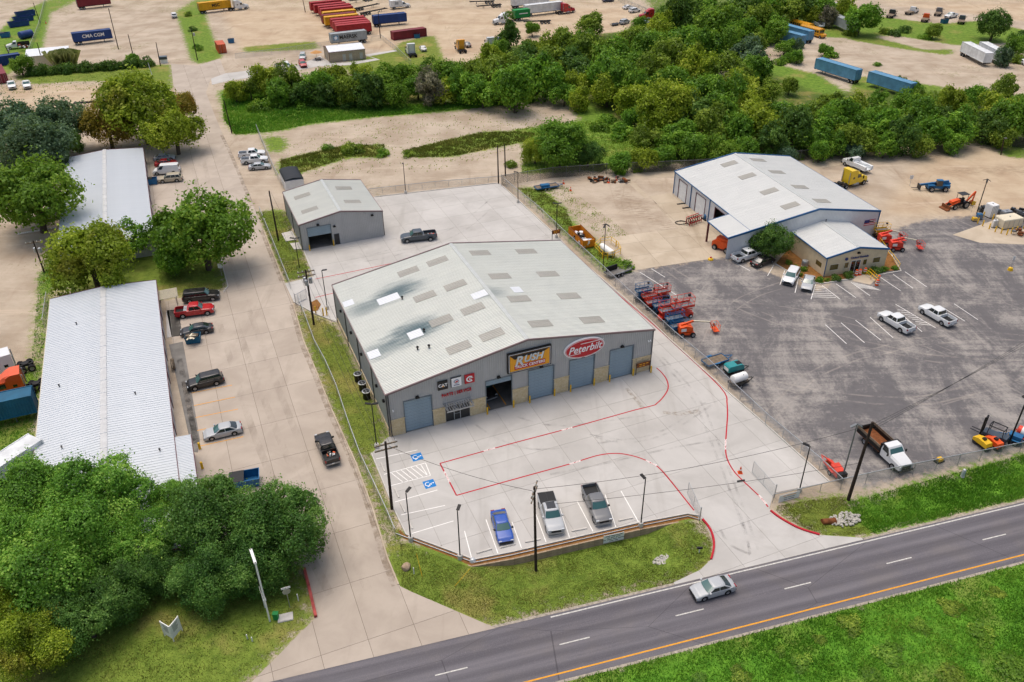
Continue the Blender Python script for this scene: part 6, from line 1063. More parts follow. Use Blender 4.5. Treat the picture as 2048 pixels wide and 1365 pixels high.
def bus(px, py, nx, ny, label):
    o = thing('school_bus', label, 'bus', gg(px, py), head((px, py), (nx, ny)), 'school buses'); MB().loft([[(x, y, z_) for y, z_ in ((1.2, .6), (1.2, 2.6), (.9, 2.95), (0, 3.05), (-.9, 2.95), (-1.2, 2.6), (-1.2, .6))] for x in (-5.2, 3.6)]).build('body', 'paint_gold', o, True); MB().loft([[(3.6, y, z_) for y, z_ in ((1.1, .6), (1.1, 1.5), (-1.1, 1.5), (-1.1, .6))], [(5.0, y, z_) for y, z_ in ((.95, .6), (.95, 1.3), (-.95, 1.3), (-.95, .6))]]).build('hood', 'paint_gold', o)
    MB().bx(3.61, 3.63, -1.0, 1.0, 1.6, 2.5).build('windshield', 'glass', o); MB().bx(-5.23, -5.21, -.9, .9, 1.6, 2.4).build('rear_window', 'glass', o)
    for s in (1, -1):
        for i in range(9): MB().bx(-4.9 + i * .93, -4.2 + i * .93, s * 1.2 - .012, s * 1.2 + .012, 1.65, 2.35).build('side_window', 'glass', o)
        MB().bx(-5.1, 3.5, s * 1.2 - .015, s * 1.2 + .015, 1.1, 1.2).build('rub_rail', 'trim_black', o)
        for x in (4.1, -2.8): put_wheel(o, x, s * 1.0, .48, .35, s < 0)
bus(1626, 72, 1655, 80, 'orange school bus beside the blue box trailers'); bus(1605, 62, 1634, 70, 'orange school bus half hidden behind another')
tr = thing('dump_trailer', 'grey open dump trailer beyond the school buses', 'trailer', gg(1632, 54), head((1610, 44), (1650, 64))); MB().bx(-4, 4, -1.1, 1.1, .9, 1.0).bx(-4, 4, -1.15, -1.05, 1, 2).bx(-4, 4, 1.05, 1.15, 1, 2).bx(-4, -3.9, -1.1, 1.1, 1, 2).build('tub', 'box_cgrey', tr); [put_wheel(tr, x, s * 1.0, .45, .35, s < 0) for x in (-2.5, -1.3) for s in (1, -1)]
for (px, py, nx, ny, col, lb) in [(1822, 28, 1842, 22, 'white', 'stripped white truck in the far junk row'), (1876, 30, 1884, 20, 'greys', 'grey flat nosed truck in the far junk row'), (1922, 46, 1928, 24, 'slate', 'grey flatbed truck facing the dirt slope'), (1850, 42, 1858, 30, 'orange', 'wrecked orange truck in the far junk row'), (1672, 18, 1660, 20, 'silver', 'pale truck behind the green tree'), (1782, 34, 1790, 28, 'dark', 'dark wreck on the far grass')]:
    o = cab_truck('junk_truck', lb, 'truck', col, px, py, nx, ny, 7.5); MB().bx(-3.6, .1, -1.1, 1.1, .9, 1.05).build('flat_bed', 'wood_grey', o)
# ------------------------------------------------------------------ fences
def ztop(base, top, zb=0.0):
    """height of a vertical whose foot and head are seen at two pixels"""
    b = gg(*base, zb); lo, hi = 0.1, 25
    f = lambda z: math.dist(gg(*top, z)[:2], b[:2])
    return min((f(z), z) for z in np.linspace(.3, 20, 400))[1]
def fence(label, pts, h, wire='chainlink', post='galv', z0=None, rail=True, step=3.0, barbs=False, name='chain_link_fence', group=None):
    o = thing(name, label, 'fence', (pts[0][0], pts[0][1], 0), 0, group); ox, oy = pts[0][:2]
    zf = (lambda x, y: gz(x, y)) if z0 is None else (lambda x, y: z0)
    for p, q in zip(pts, pts[1:]):
        d = Vector((q[0] - p[0], q[1] - p[1])); n = max(1, round(d.length / step)); a = math.atan2(d.y, d.x)
        for i in range(n + (1 if q is pts[-1] else 0)):
            t = i / n; x, y = p[0] + d.x * t, p[1] + d.y * t; z = zf(x, y); MB().tube((0, 0, -.1), (0, 0, h + (.3 if barbs else .04)), .035, 6).build('post', post, o).location = (x - ox, y - oy, z)
        za, zb = zf(*p[:2]), zf(*q[:2])
        if rail: bar(o, (p[0] - ox, p[1] - oy, za + h), (q[0] - ox, q[1] - oy, zb + h), .075, .075, post, 'top_rail')
        w_ = MB().add([(0, 0, za + .05), (d.length, 0, zb + .05), (d.length, 0, zb + h), (0, 0, za + h)], [(0, 1, 2, 3)]).build('wire_mesh', wire, o); w_.location = (p[0] - ox, p[1] - oy, 0); w_.rotation_euler = (0, 0, a)
    return o
def R(z, *pts): return [g2(*p, z) for p in pts]
fence('chain link fence along the street beside the grey garage', R(1.6, (518, 414), (545, 480), (578, 562)), 1.7)
fence('chain link fence along the street beside the large workshop', R(1.5, (595, 590), (629, 682), (650, 720), (672, 770), (697, 845), (719, 905), (746, 962), (774, 1022), (789, 1058)), 1.6)
fence('low chain link fence in front of the tan block wall', R(.1, (792, 1068), (948, 1126), (1024, 1111), (1274, 1054), (1376, 1033), (1399, 1040)), 1.05, z0=-.9, step=2.4)
fence('chain link fence between the truck lot and the rental yard', R(1.7, (1003, 353), (1024, 371), (1074, 411), (1124, 458), (1199, 526), (1249, 573), (1349, 664), (1414, 717), (1534, 829), (1643, 919), (1686, 959)), 1.8)
fence('chain link fence between the rental yard and the tall ditch grass', R(1.7, (1686, 959), (1786, 937), (1966, 902), (2046, 886), (2160, 862)), 1.8)
fence('short chain link fence from the gate to the yard corner', R(1.2, (1548, 990), (1600, 979), (1686, 959)), 1.3)
fence('tall dark screened fence between the yard and the wood', R(2.2, (1003, 353), (1106, 337), (1240, 328), (1394, 322), (1581, 306), (1711, 290), (1850, 278), (1936, 266), (2060, 279)), 2.4, 'chainlink_dark', 'galv_dark', barbs=True)
fence('low wire fence behind the rear concrete lot', R(1.3, (737, 379), (870, 364), (1003, 353)), 1.4); fence('wire fence between the street gravel and the bare dirt lot', R(1.6, (512, 250), (527, 287), (549, 337), (566, 366)), 1.7)
fence('wire fence along the tan yard behind the brick office', R(1.6, (470, 108), (560, 98), (640, 86), (760, 72)), 1.7); fence('wire fence from the lamp pole toward the brick office lawn', R(1.6, (762, 70), (790, 92), (822, 122)), 1.7); fence('wire fence round the far corner of the tan yard', R(1.8, (1236, -6), (1330, 33), (1306, 66)), 1.9); fence('wire fence at the end of the gravel yard by the street', R(1.4, (296, 126), (304, 150), (310, 178)), 1.5); fence('wire fence along the far grass strip', R(1.6, (90, -4), (76, 50), (62, 84), (55, 104)), 1.7)
fence('wire fence under the trees beside the worn pale roof', R(1.4, (40, 448), (118, 440)), 1.5); fence('fence panel with white top rail beside the ribbed shed', R(1.5, (92, 585), (84, 640)), 1.6); fence('short white railed fence in the grass by the ribbed shed', R(1.3, (62, 880), (60, 920)), 1.4)
def gate(label, p, q, h=1.8):
    o = thing('gate', label, 'gate', gg(*p), head(p, q)); L = math.dist(g2(*p), g2(*q)); f = MB().tube((0, 0, .1), (0, 0, h), .03).tube((L, 0, .1), (L, 0, h), .03).tube((0, 0, h), (L, 0, h), .03).tube((0, 0, .1), (L, 0, .1), .03).tube((L / 2, 0, .1), (L / 2, 0, h), .02); f.build('gate_frame', 'galv', o); MB().quad((0, 0, .1), (L, 0, .1), (L, 0, h), (0, 0, h)).build('wire_mesh', 'chainlink', o); MB().tube((0, 0, -.1), (0, 0, h + .3), .06).build('gate_post', 'galv', o)
gate('open chain link gate leaf at the lot entrance beside the mulch bed', (1399, 1042), (1375, 988)); gate('open chain link gate leaf at the lot entrance beside the red cone', (1548, 996), (1504, 946)); gate('chain link gate leaf at the driveway by the pole transformers', (592, 610), (614, 598))
# ------------------------------------------------------------------ poles
WIRES = {}
def wood_pole(key, base, top, label, arm=None, cans=0, lamp=False, r=.14, m='wood_pole', z0=0.0, arm_rz=R_(22)):
    h = ztop(base, top, z0); b = gg(*base, z0); e = gg(*top, h); o = thing('utility_pole', label, 'pole', b); tx, ty = (e[0] - b[0]) * .9, (e[1] - b[1]) * .9; tp = (tx, ty, h - z0)
    MB().tube((0, 0, -.2), tp, r * 1.15, 8, r * .8).build('pole', m, o); WIRES[key] = (b[0] + tx, b[1] + ty, h - .3)
    if arm:
        for k in range(arm):
            c = obj('crossarm', MB().box((0, 0, 0), (2.6, .12, .14)).mesh('crossarm', 'wood_grey'), o, (tx, ty, h - z0 - .35 - .7 * k), arm_rz)
            for x in (-1.15, -.5, .5, 1.15): MB().lathe([(.04, 0), (.07, .08), (.05, .2), (.02, .22)], (x, 0, .07), n=6).build('insulator', 'plastic_white', c)
    for k in range(cans):
        a = k * 2.1 + .4; MB().lathe([(.1, 0), (.29, .06), (.29, .85), (.22, .95), (.05, 1.0)], (tx * .85 + .5 * math.cos(a), ty * .85 + .5 * math.sin(a), h - z0 - 2.4), n=12).build('transformer', 'galv', o)
    if lamp: MB().box((tx + .3, ty, h - z0 - .1), (.55, .4, .18)).build('flood_lamp', 'galv_dark', o)
    return o
wood_pole('a', (784, 1018), (771, 884), 'weathered pole with crossarms beside the accessible stalls', 2, 0, r=.16); wood_pole('b', (1072, 1140), (1068, 974), 'dark pole in the grass before the block wall', 2, 0, z0=-.8, arm_rz=R_(75)); wood_pole('c', (1697, 998), (1746, 845), 'leaning dark pole beside the yard corner', None, 0, r=.19); wood_pole('d', (628, 650), (611, 540), 'pole carrying three grey transformers by the driveway', 2, 3, r=.16); wood_pole('e', (557, 482), (538, 382), 'plain dark pole on the grass beside the grey garage', r=.15)
wood_pole('f', (89, 546), (66, 482), 'pole with transformers beside the gravel yard', 1, 2); wood_pole('g', (464, 267), (447, 200), 'dark pole on the mown square of grass'); wood_pole('h', (272, 184), (267, 155), 'short dark pole behind the orange turning tree'); wood_pole('i', (395, 121), (382, 57), 'dark pole with a box at the street verge', None, 1); wood_pole('j', (321, 132), (312, 85), 'dark pole beside the white utility box'); wood_pole('k', (237, 99), (217, 17), 'tall dark pole on the gravel next to the blue lettered container'); wood_pole('l', (266, 110), (256, 69), 'dark pole at the vine covered fence'); wood_pole('m', (81, 47), (66, 6), 'dark pole on the far grass strip'); wood_pole('n', (88, 134), (74, 86), 'dark pole in front of the cream shed')
wood_pole('o', (611, 25), (603, -10), 'lamp pole beside the container row', None, 0, True); wood_pole('p', (761, 77), (756, 23), 'lamp pole at the corner of the container yard', None, 0, True); wood_pole('q', (874, 210), (874, 155), 'pole with white transformers at the edge of the wood', None, 2); wood_pole('r', (997, 368), (995, 292), 'dark pole at the rear corner of the concrete lot'); wood_pole('s', (1011, 352), (1009, 289), 'second dark pole at the rear corner of the concrete lot'); wood_pole('t', (1663, 302), (1671, 248), 'thin pole at the dark screened fence'); wood_pole('u', (2002, 310), (2008, 276), 'pole with white flood lamp at the dark screened fence', None, 0, True); wood_pole('v', (20, 112), (9, 90), 'pole with a box beside the blue container', None, 1); wood_pole('w', (150, 540), (147, 470), 'pole with crossarm rising through the orange flecked tree', 2)
def light_post(base, top, label, pier=True, heads=1, rz=0.0, m='black_metal', z0=.05, flood=False, r=.075, thick=.28):
    h = ztop(base, top, z0 + (.6 if pier else 0)); b = gg(*base, z0 + (.6 if pier else 0)); o = thing('light_post', label, 'light post', (b[0], b[1], z0), rz); h = h - z0
    if pier: MB().lathe([(thick, -.9), (thick, .58), (thick - .04, .62)], n=16).build('pier', 'concrete', o, True)
    MB().tube((0, 0, .6 if pier else -.1), (0, 0, h), r, 8, r * .8).build('pole', m, o)
    for k in range(heads):
        a = k * 2 * math.pi / max(heads, 1); hd = obj('lamp_head', MB().box((.45, 0, 0), (.75, .34, .09)).box((.05, 0, -.02), (.2, .06, .06)).mesh('lamp_head', m), o, (0, 0, h), a)
        if flood: hd.rotation_euler = (0, R_(35), a)
        else: hd.rotation_euler = (0, R_(-8), a)
        MB().box((.48, 0, -.055), (.5, .26, .02)).build('lens', 'lamp_clear', hd)
light_post((821, 1074), (816, 985), 'black light post on a concrete pier at the angled lot corner', rz=R_(60), z0=0); light_post((920, 1110), (915, 1022), 'black light post on a pier beside the green valve cover', rz=R_(75), z0=0); light_post((1282, 1045), (1286, 958), 'black light post beside the grey pickup stall', rz=R_(120), z0=0); light_post((1600, 976), (1612, 891), 'black light post beside the white banner at the gate', rz=R_(150), z0=0)
light_post((753, 888), (748, 808), 'black light post beside the stone corner of the workshop', rz=R_(0), heads=2); light_post((1113, 470), (1111, 407), 'black light post behind the large workshop', rz=R_(180), heads=2); light_post((1036, 400), (1036, 345), 'black light post at the fence of the rear lot', rz=R_(180)); light_post((811, 382), (808, 326), 'black light post at the far edge of the rear lot', rz=R_(-90)); light_post((599, 536), (590, 477), 'black light post on the grass beside the garage', False, 2)
light_post((1206, 541), (1211, 448), 'yard flood light on a thin pole by the propane cage', False, 3, flood=True, z0=0); light_post((1953, 428), (1976, 358), 'tall yard flood light beside the storage tanks', False, 3, flood=True, z0=0, r=.1); light_post((2017, 889), (2050, 786), 'yard flood light beside the red pressure washer', False, 2, flood=True, z0=0, r=.11); light_post((1683, 962), (1717, 849), 'grey yard flood light at the fence corner', False, 2, flood=True, z0=0, r=.1, m='galv_dark'); light_post((654, 612), (651, 540), 'black light post on the planter by the driveway', True, 1)
def wire(p, q, sag, label, r=.019):
    P = [tuple(Vector(p).lerp(Vector(q), t) - Vector((0, 0, sag * 4 * t * (1 - t)))) for t in np.linspace(0, 1, 15)]; o = thing('power_line', label, 'wire', P[0], 0, 'overhead lines'); MB().path([tuple(Vector(a) - Vector(P[0])) for a in P], r, 4).build('cable', 'black_metal', o)
W_ = WIRES
def off(p, dx, dz=0): return (p[0] + dx * .92, p[1] + dx * .38, p[2] + dz)
for dx in (-1.1, -.4, .4, 1.1): wire(off(W_['d'], dx, .2), off(W_['a'], dx, .2), .5, 'overhead line from the transformer pole to the weathered pole')
for dx in (-.9, .9): wire(off(W_['e'], dx * .3), off(W_['d'], dx), .4, 'overhead line from the plain pole to the transformer pole')
wire(off(W_['a'], .3, -.4), off(W_['b'], 0, -.3), .6, 'overhead line from the weathered pole to the grass pole'); wire(W_['b'], W_['c'], 1.2, 'overhead line from the grass pole to the leaning pole'); wire((W_['c'][0], W_['c'][1], 5.6), gg(1110, 1008, 6.5), .5, 'low cable crossing the lot entrance'); 
for k in range(3): wire((W_['c'][0], W_['c'][1], W_['c'][2] - .5 * k), (88, 104 + k, 9), .8, 'overhead line running along the ditch from the leaning pole')
MBX = MB().box((0, 0, 0), (.9, .14, .14)); sx_ = thing('splice_case', 'black splice case hanging on the low cable', 'cable box', gg(1482, 962, 5.3), R_(12)); MBX.build('case', 'sign_black', sx_)
for (p, q, lb) in [((833, 1108), (846, 1160), 'yellow guy wire guard beside the rock'), ((940, 1138), (905, 1178), 'yellow guy wire guard below the valve cover')]:
    a, b = gg(*p, 2.0), gg(*q, -.3); o = thing('guy_guard', lb, 'guy wire', b); MB().tube((0, 0, 0), tuple(Vector(a) - Vector(b)), .028, 6).build('guard', 'yellow_paint', o)
# ------------------------------------------------------------------ bollards, stops, small fixtures
def bollard(px, py, label, group, h=1.15, r=.11):
    o = MB().lathe([(r, -.1), (r, h - .06), (r * .7, h), (.01, h + .03)], n=10).build('bollard', 'yellow_paint', None, True); o.location = gg(px, py, .05); tag(o, label, 'bollard', group)
for x, y in [(975, 829), (1027.5, 815), (1059.6, 806), (1109, 792), (1141, 784), (1188, 771), (1219, 764), (1266, 751.5), (1301.7, 745.5)]: bollard(x, y, 'yellow bollard beside a truck bay of the large workshop', 'bollards at the workshop bays')
for x, y in [(620, 502), (668, 492)]: bollard(x, y, 'yellow bollard at the half open garage bay', 'bollards at the garage bay')
for x, y in [(632, 628), (647, 632), (654, 631)]: bollard(x, y, 'yellow bollard at the driveway planter', 'bollards at the driveway planter', 1.4)
for x, y, l in [(400, 898, 'yellow post with base at the end of the yellow stalls'), (405, 937, 'yellow post beside the shed roof extension')]: bollard(x, y, l, None, 1.0, .16)
def stop(px, py, qx, qy, label, group='wheel stops in the white stalls'):
    a, b = g2(px, py), g2(qx, qy); L = 1.83; o = MB().xprism([(-L / 2, 0), (L / 2, 0), (L / 2 - .06, .14), (-L / 2 + .06, .14)], -.09, .09).build('wheel_stop', 'concrete'); o.location = ((a[0] + b[0]) / 2, (a[1] + b[1]) / 2, .05); o.rotation_euler = (0, 0, math.atan2(b[1] - a[1], b[0] - a[0])); tag(o, label, 'wheel stop', group)
SPL = ['concrete wheel stop in the empty stall beside the blue sedan', 'concrete wheel stop ahead of the blue sedan', 'concrete wheel stop between the blue sedan and the silver pickup', 'concrete wheel stop ahead of the silver pickup', 'concrete wheel stop between the silver and grey pickups', 'concrete wheel stop ahead of the grey pickup', 'concrete wheel stop in the stall beside the gate post']
for q, l in zip([(953, 1108, 984, 1099), (1001, 1097, 1030, 1090), (1050, 1086, 1082, 1080), (1097, 1075, 1127, 1069), (1143, 1064, 1174, 1058), (1190, 1054, 1219, 1048), (1237, 1043, 1266, 1037)], SPL): stop(*q, l, None)
for q, l in zip([(762, 928, 769, 944), (789, 978, 798, 997), (801, 1008, 810, 1026), (817, 1040, 824, 1058)], ['concrete wheel stop at the accessible stall by the weathered pole', 'concrete wheel stop at the accessible stall with the second blue symbol', 'concrete wheel stop in the plain stall beside the accessible ones', 'concrete wheel stop in the stall at the angled corner']): stop(*q, l, None)
for i, (x, y) in enumerate([(717, 762), (726, 780), (734, 797)]):
    o = thing('condenser', ['black air conditioning condenser nearest the driveway', 'black air conditioning condenser in the middle of three', 'black air conditioning condenser nearest the stone corner'][i], 'air conditioner', gg(x, y), R_(22.4)); MB().lathe([(.5, 0), (.52, .05), (.5, 1.15), (.42, 1.2)], n=14).build('case', 'sign_black', o); MB().lathe([(.54, 1.12), (.58, 1.24), (.46, 1.26), (.44, 1.16)], n=16, cap=False).build('top_ring', 'galv', o); MB().bx(-.42, .42, -.04, .04, 1.205, 1.225).bx(-.04, .04, -.42, .42, 1.205, 1.228).lathe([(.14, 1.2), (.12, 1.24)], n=8).build('fan', 'galv_dark', o)
# planter at the driveway, pads by the garage
sheet('planter', PX((622, 606), (634, 600), (642, 610), (636, 622), (624, 624)), .12, 'mulch', .1)
for i, (q, l) in enumerate([([(563, 468), (584, 463), (594, 480), (572, 484)], 0), ([(580, 488), (598, 486), (604, 499), (588, 500)], 0)]): sheet('utility_pad', PX(*q), .12, 'concrete', .15)
# frame signs, banners, monument
def frame_sign(px, py, label, rz, w_=1.5, h=1.7, m='rust'):
    o = thing('frame_sign', label, 'sign', gg(px, py, .05), rz); 
    for s in (-1, 1): MB().bx(s * w_ / 2 - .04, s * w_ / 2 + .04, -.04, .04, 0, h).build('leg', 'sign_black', o)
    MB().bx(-w_ / 2, w_ / 2, -.03, .03, h - .75, h).build('board', m, o)
    for i in range(2):
        for k in range(3 - i): MB().bx(-w_ * .3 + k * w_ * .24, -w_ * .3 + k * w_ * .24 + w_ * .18, -.04, -.031, h - .3 - .3 * i, h - .18 - .3 * i).build('text_line', 'sign_yellow', o)
frame_sign(1285, 747, 'brown framed sign before the stone corner of the workshop', R_(22.4), 2.2, 1.9); frame_sign(1112, 478, 'brown framed sign behind the workshop at the fence', R_(22.4), 1.6, 1.8)
def banner(px, py, qx, qy, z, h, label, lines, cols):
    a, b = gg(px, py, z), gg(qx, qy, z); L = math.dist(a[:2], b[:2]); o = thing('banner', label, 'banner', a, math.atan2(b[1] - a[1], b[0] - a[0])); MB().bx(0, L, -.06, -.03, 0, h).build('sheet', 'plastic_white', o)
    for i, (ws, c) in enumerate(zip(lines, cols)):
        tot = sum(ws) + .12 * (len(ws) - 1); x = L / 2 - tot / 2; z_ = h - h * (i + .75) / (len(lines) + .5)
        for w_ in ws: MB().bx(x, x + w_, -.075, -.062, z_ - .032, z_ + .032).build('text_line', 'dark_metal' if c == 'sign_black' else c, o); x += w_ + .12
    for x in (.1, L - .1): MB().tube((x, 0, -.3), (x, 0, h), .03).build('post', 'galv', o)
banner(1206, 1087, 1247, 1078, -.75, 1.15, 'white banner with black lettering on the fence below the lot', [(.55, 1.3), (.3, .5, .5), (.4, .6, .5, .8), (.5, .4)], ['sign_black'] * 4); banner(1556, 1005, 1597, 994, 0, 1.0, 'white banner with yellow heading beside the lot entrance', [(.4, 1.2), (.4, .9), (.5, .8)], ['sign_yellow', 'galv_dark', 'sign_black'])
ms_ = thing('monument_sign', 'white folded board sign with lines of lettering on the lawn', 'sign', gg(348, 1283))
for s_, q in ((1, (365, 1262)), (-1, (330, 1272))):
    L_ = math.dist(g2(348, 1283), g2(*q)); pn = obj('panel', MB().bx(0.03, L_, -.04, .04, .4, 2.15).mesh('panel', 'plastic_white'), ms_, (0, 0, 0), head((348, 1283), q))
    for i in range(6): MB().bx(L_ * .22, L_ * (.66 + .06 * (i % 3)), *((-.05, -.041) if s_ > 0 else (.041, .05)), 1.05 + i * .16, 1.11 + i * .16).build('text_line', 'galv_dark', pn)
    MB().tube((L_, 0, -.1), (L_, 0, 2.2), .06).build('leg', 'plastic_white', pn)
MB().tube((0, 0, -.1), (0, 0, 2.2), .06).build('leg', 'plastic_white', ms_)
bx_, by_, _ = gg(540, 1243); ph = ztop((540, 1243), (513, 1125)); es = thing('pylon_sign', 'tall white pylon sign turned edge on beside the street corner', 'sign', (bx_, by_, 0), math.atan2(by_, bx_) + R_(3))
for x in (.0, 1.9): MB().tube((x, 0, -.1), (x, 0, ph), .09).build('pole', 'plastic_white', es)
MB().bx(.1, 1.8, -.1, .1, ph * .38, ph * .98).build('panel', 'sign_black', es); MB().bx(-.05, 1.95, -.13, .13, ph * .98, ph).bx(-.05, 1.95, -.13, .13, ph * .36, ph * .38).build('frame', 'plastic_white', es)
ss = thing('stop_sign', 'stop sign and street name plate seen from behind at the street corner', 'sign', gg(580, 1215), R_(200)); MB().tube((0, 0, -.1), (0, 0, 3.0), .04).build('pole', 'galv', ss); MB().lathe([(.42, -.01), (.42, .01)], (0, -.05, 2.3), (0, 1, 0), 8).build('plate', 'galv', ss); MB().bx(-.45, .45, -.02, .02, 2.75, 2.98).build('name_plate', 'plastic_white', ss)
for x, y, h, l in [(597, 1202, 1.0, 'white marker post beside the stop sign'), (828, 1148, .9, 'white marker post beside the rock'), (505, 1283, .6, 'small white marker post on the lawn'), (495, 1278, .6, 'orange capped marker post on the lawn')]: o = MB().tube((0, 0, -.1), (0, 0, h), .06, 8).build('marker_post', 'plastic_white'); o.location = gg(x, y); tag(o, l, 'post')
o = thing('utility_pedestal', 'green utility pedestal on the lawn', 'utility box', gg(553, 1238)); MB().bx(-.25, .25, -.2, .2, 0, .8).build('case', 'box_cgreen', o); MB().bx(-.28, .28, -.23, .23, .8, .88).build('lid', 'box_cgreen', o)
o = thing('utility_vault', 'pale concrete vault lid on the lawn', 'utility box', gg(571, 1236), R_(15)); MB().bx(-.7, .7, -.45, .45, 0, .15).build('lid', 'concrete', o); MB().bx(-.75, .75, -.5, .5, -.1, .1).build('rim', 'concrete', o)
o = thing('utility_pedestal', 'green utility pedestal in the tall ditch grass', 'utility box', (*g2(1924, 955, -.3), gz(*g2(1924, 955, -.3)))); MB().lathe([(.22, 0), (.22, .9), (.18, 1.15), (.02, 1.25)], n=10).build('case', 'lamp_clear', o); MB().lathe([(.25, 0), (.25, .12)], n=10).build('base', 'concrete', o)
o = thing('valve_cover', 'white green hydrant cover standing before the block wall', 'utility box', gg(946, 1134, -.9)); MB().lathe([(.3, 0), (.32, .5), (.38, .6), (.38, 1.0), (.2, 1.25), (.02, 1.3)], n=12).build('cover', 'lamp_clear', o, True); MB().lathe([(.45, -.1), (.45, .1)], n=12).build('base', 'concrete', o)
def rock(px, py, s, m, label, z=0.0):
    rng = random.Random(px); b = MB(); b.lathe([(s * .5, 0), (s * .62, s * .25), (s * .5, s * .55), (s * .15, s * .7)], n=8); b.v = [(x * rng.uniform(.8, 1.2), y * rng.uniform(.8, 1.2), zz * rng.uniform(.85, 1.1)) for x, y, zz in b.v]; o = b.build('boulder', m, None, True, 50); o.location = gg(px, py, z); tag(o, label, 'rock')
rock(813, 1137, .85, 'tan_block', 'brown boulder on the grass at the street bend')
mat('riprap', '#b9b5aa', .9, 0, .2, .2, 4)
def riprap(px, py, rx, ry, n, label, z):
    c = gg(px, py, z); o = thing('stone_apron', label, 'stones', c, HA); rng = random.Random(px)
    me = [MB().lathe([(.08, 0), (.14, .06), (.12, .14), (.03, .18)], n=6).mesh('stone', 'riprap') for _ in range(3)]
    for i in range(n):
        a, q = rng.random() * 6.28, math.sqrt(rng.random()); s = obj('stone', rng.choice(me), o, (rx * q * math.cos(a), ry * q * math.sin(a), rng.uniform(-.04, .08))); s.scale = (rng.uniform(.7, 1.7), rng.uniform(.7, 1.5), rng.uniform(.7, 1.4)); s.rotation_euler = (rng.random() * .6, rng.random() * .6, rng.random() * 6)
riprap(1333, 1121, 1.5, .7, 110, 'pale stones laid at the mouth of a drain pipe before the banner', -.85); riprap(1690, 1040, 1.9, 1.0, 150, 'grey white stones laid at the drain pipe beside the tall ditch grass', -.65)
for (x, y, rz, z, l) in [(1360, 1113, R_(-5), -.8, 'brown drain pipe end beside the mailbox'), (1666, 1044, R_(190), -.6, 'brown drain pipe end beside the grey white stones')]: o = thing('drain_pipe', l, 'pipe', gg(x, y, z), rz); MB().lathe([(.36, 0), (.36, 1.6)], (-.2, 0, .1), (1, 0, .08), 12).build('barrel', 'rust', o, True); MB().lathe([(.3, -.02), (.42, .0), (.42, .1)], (-.2, 0, .1), (1, 0, .08), 12).build('collar', 'rust', o)
mb = thing('mailbox', 'black mailbox on a post beside the red kerb', 'mailbox', gg(1397, 1112, -.5)); MB().tube((0, 0, -.2), (0, 0, 1.1), .06).build('post', 'plastic_white', mb); MB().loft([[(x, .14 * math.cos(t), 1.2 + .16 * math.sin(t)) for t in np.linspace(-.3, 3.44, 9)] for x in (-.3, .3)]).build('box', 'sign_black', mb)
def cone(px, py, label, s=1.0, drum=False, group=None):
    o = thing('traffic_barrel' if drum else 'traffic_cone', label, 'traffic cone' if not drum else 'traffic barrel', gg(px, py, .03), 0, group)
    if drum: MB().lathe([(.28, 0), (.26, .4), (.24, 1.0), (.2, 1.05)], n=10).build('drum', 'orange_paint', o); MB().lathe([(.27, .35), (.265, .55)], n=10).build('band', 'plastic_white', o); MB().lathe([(.262, .75), (.255, .9)], n=10).build('band', 'plastic_white', o)
    else: MB().lathe([(.2 * s, .04), (.03 * s, .75 * s)], n=8).build('cone', 'orange_paint', o); MB().box((0, 0, .02), (.45 * s, .45 * s, .04)).build('base', 'orange_paint', o); MB().lathe([(.13 * s, .34 * s), (.1 * s, .46 * s)], n=8).build('band', 'plastic_white', o)
cone(1480, 946, 'orange cone on the curved red line at the lot entrance', 1.3)
for x, y, l in [(1217, 366, 'orange cone beside the junk pile at the screened fence'), (1232, 361, 'orange cone standing on the junk pile'), (1141, 382, 'orange cone on the grass beside the blue flat trailer'), (1127, 368, 'orange cone at the end of the blue flat trailer'), (92, 47, 'orange cone at the far grass strip')]: cone(x, y, l, 1.2)
for x, y, l in [(1712, 551, 'orange barrel before the office door, first of three'), (1719, 550, 'orange barrel before the office door, middle of three'), (1729, 547, 'orange barrel beside the yellow ramp rail'), (1753, 571, 'orange barrel at the foot of the ramp'), (1756, 562, 'orange barrel behind the one at the foot of the ramp')]: cone(x, y, l, 1, True)
# office surrounds
sheet('mulch_bed', PX((1551, 528), (1580, 545), (1600, 556), (1638, 566), (1700, 556), (1708, 548), (1735, 548), (1800, 540), (1778, 505), (1770, 500), (1640, 500), (1575, 500)), .006, 'mulch'); sheet('ramp', PX((1704, 562), (1740, 570), (1752, 560), (1735, 549), (1715, 552)), .03, 'pad_concrete', .03)
for p, q in [((1551, 529), (1600, 558)), ((1600, 558), (1640, 569)), ((1640, 569), (1704, 559)), ((1752, 552), (1802, 543)), ((1802, 543), (1782, 510))]: kerb(PX(p, q), .16, 0, .15, 'kerb_stone', 'concrete', yard)
def rail(label, pts, h=1.05, m='yellow_paint', z=.03, name='hand_rail', rows=2, cat='railing'):
    P = [gg(*p, z) for p in pts]; o = thing(name, label, cat, P[0]); L = [Vector(p) - Vector(P[0]) for p in P]
    for i, p in enumerate(L): MB().tube(tuple(p), tuple(p + Vector((0, 0, h))), .05, 6).build('post', m, o)
    for k in range(rows): MB().path([tuple(p + Vector((0, 0, h * (1 - .45 * k)))) for p in L], .045, 6).build('rail', m, o)
rail('yellow hand rail along the office ramp', [(1732, 551), (1741, 559), (1750, 567)]); rail('second yellow hand rail along the office ramp', [(1737, 548), (1747, 557), (1755, 564)]); rail('pale yellow pipe rail along the side of the office', [(1757, 487), (1770, 506), (1784, 522), (1797, 540)], 1.2, 'yellow_paint')
wt = thing('water_barrel', 'grey round water tank beside the tan office wall', 'tank', gg(1609, 531)); MB().lathe([(.55, 0), (.58, .1), (.58, .8), (.5, .95), (.1, 1.0)], n=12).build('tank', 'galv', wt, True); MB().lathe([(.62, 0), (.62, .06)], n=12).build('pad', 'concrete', wt)
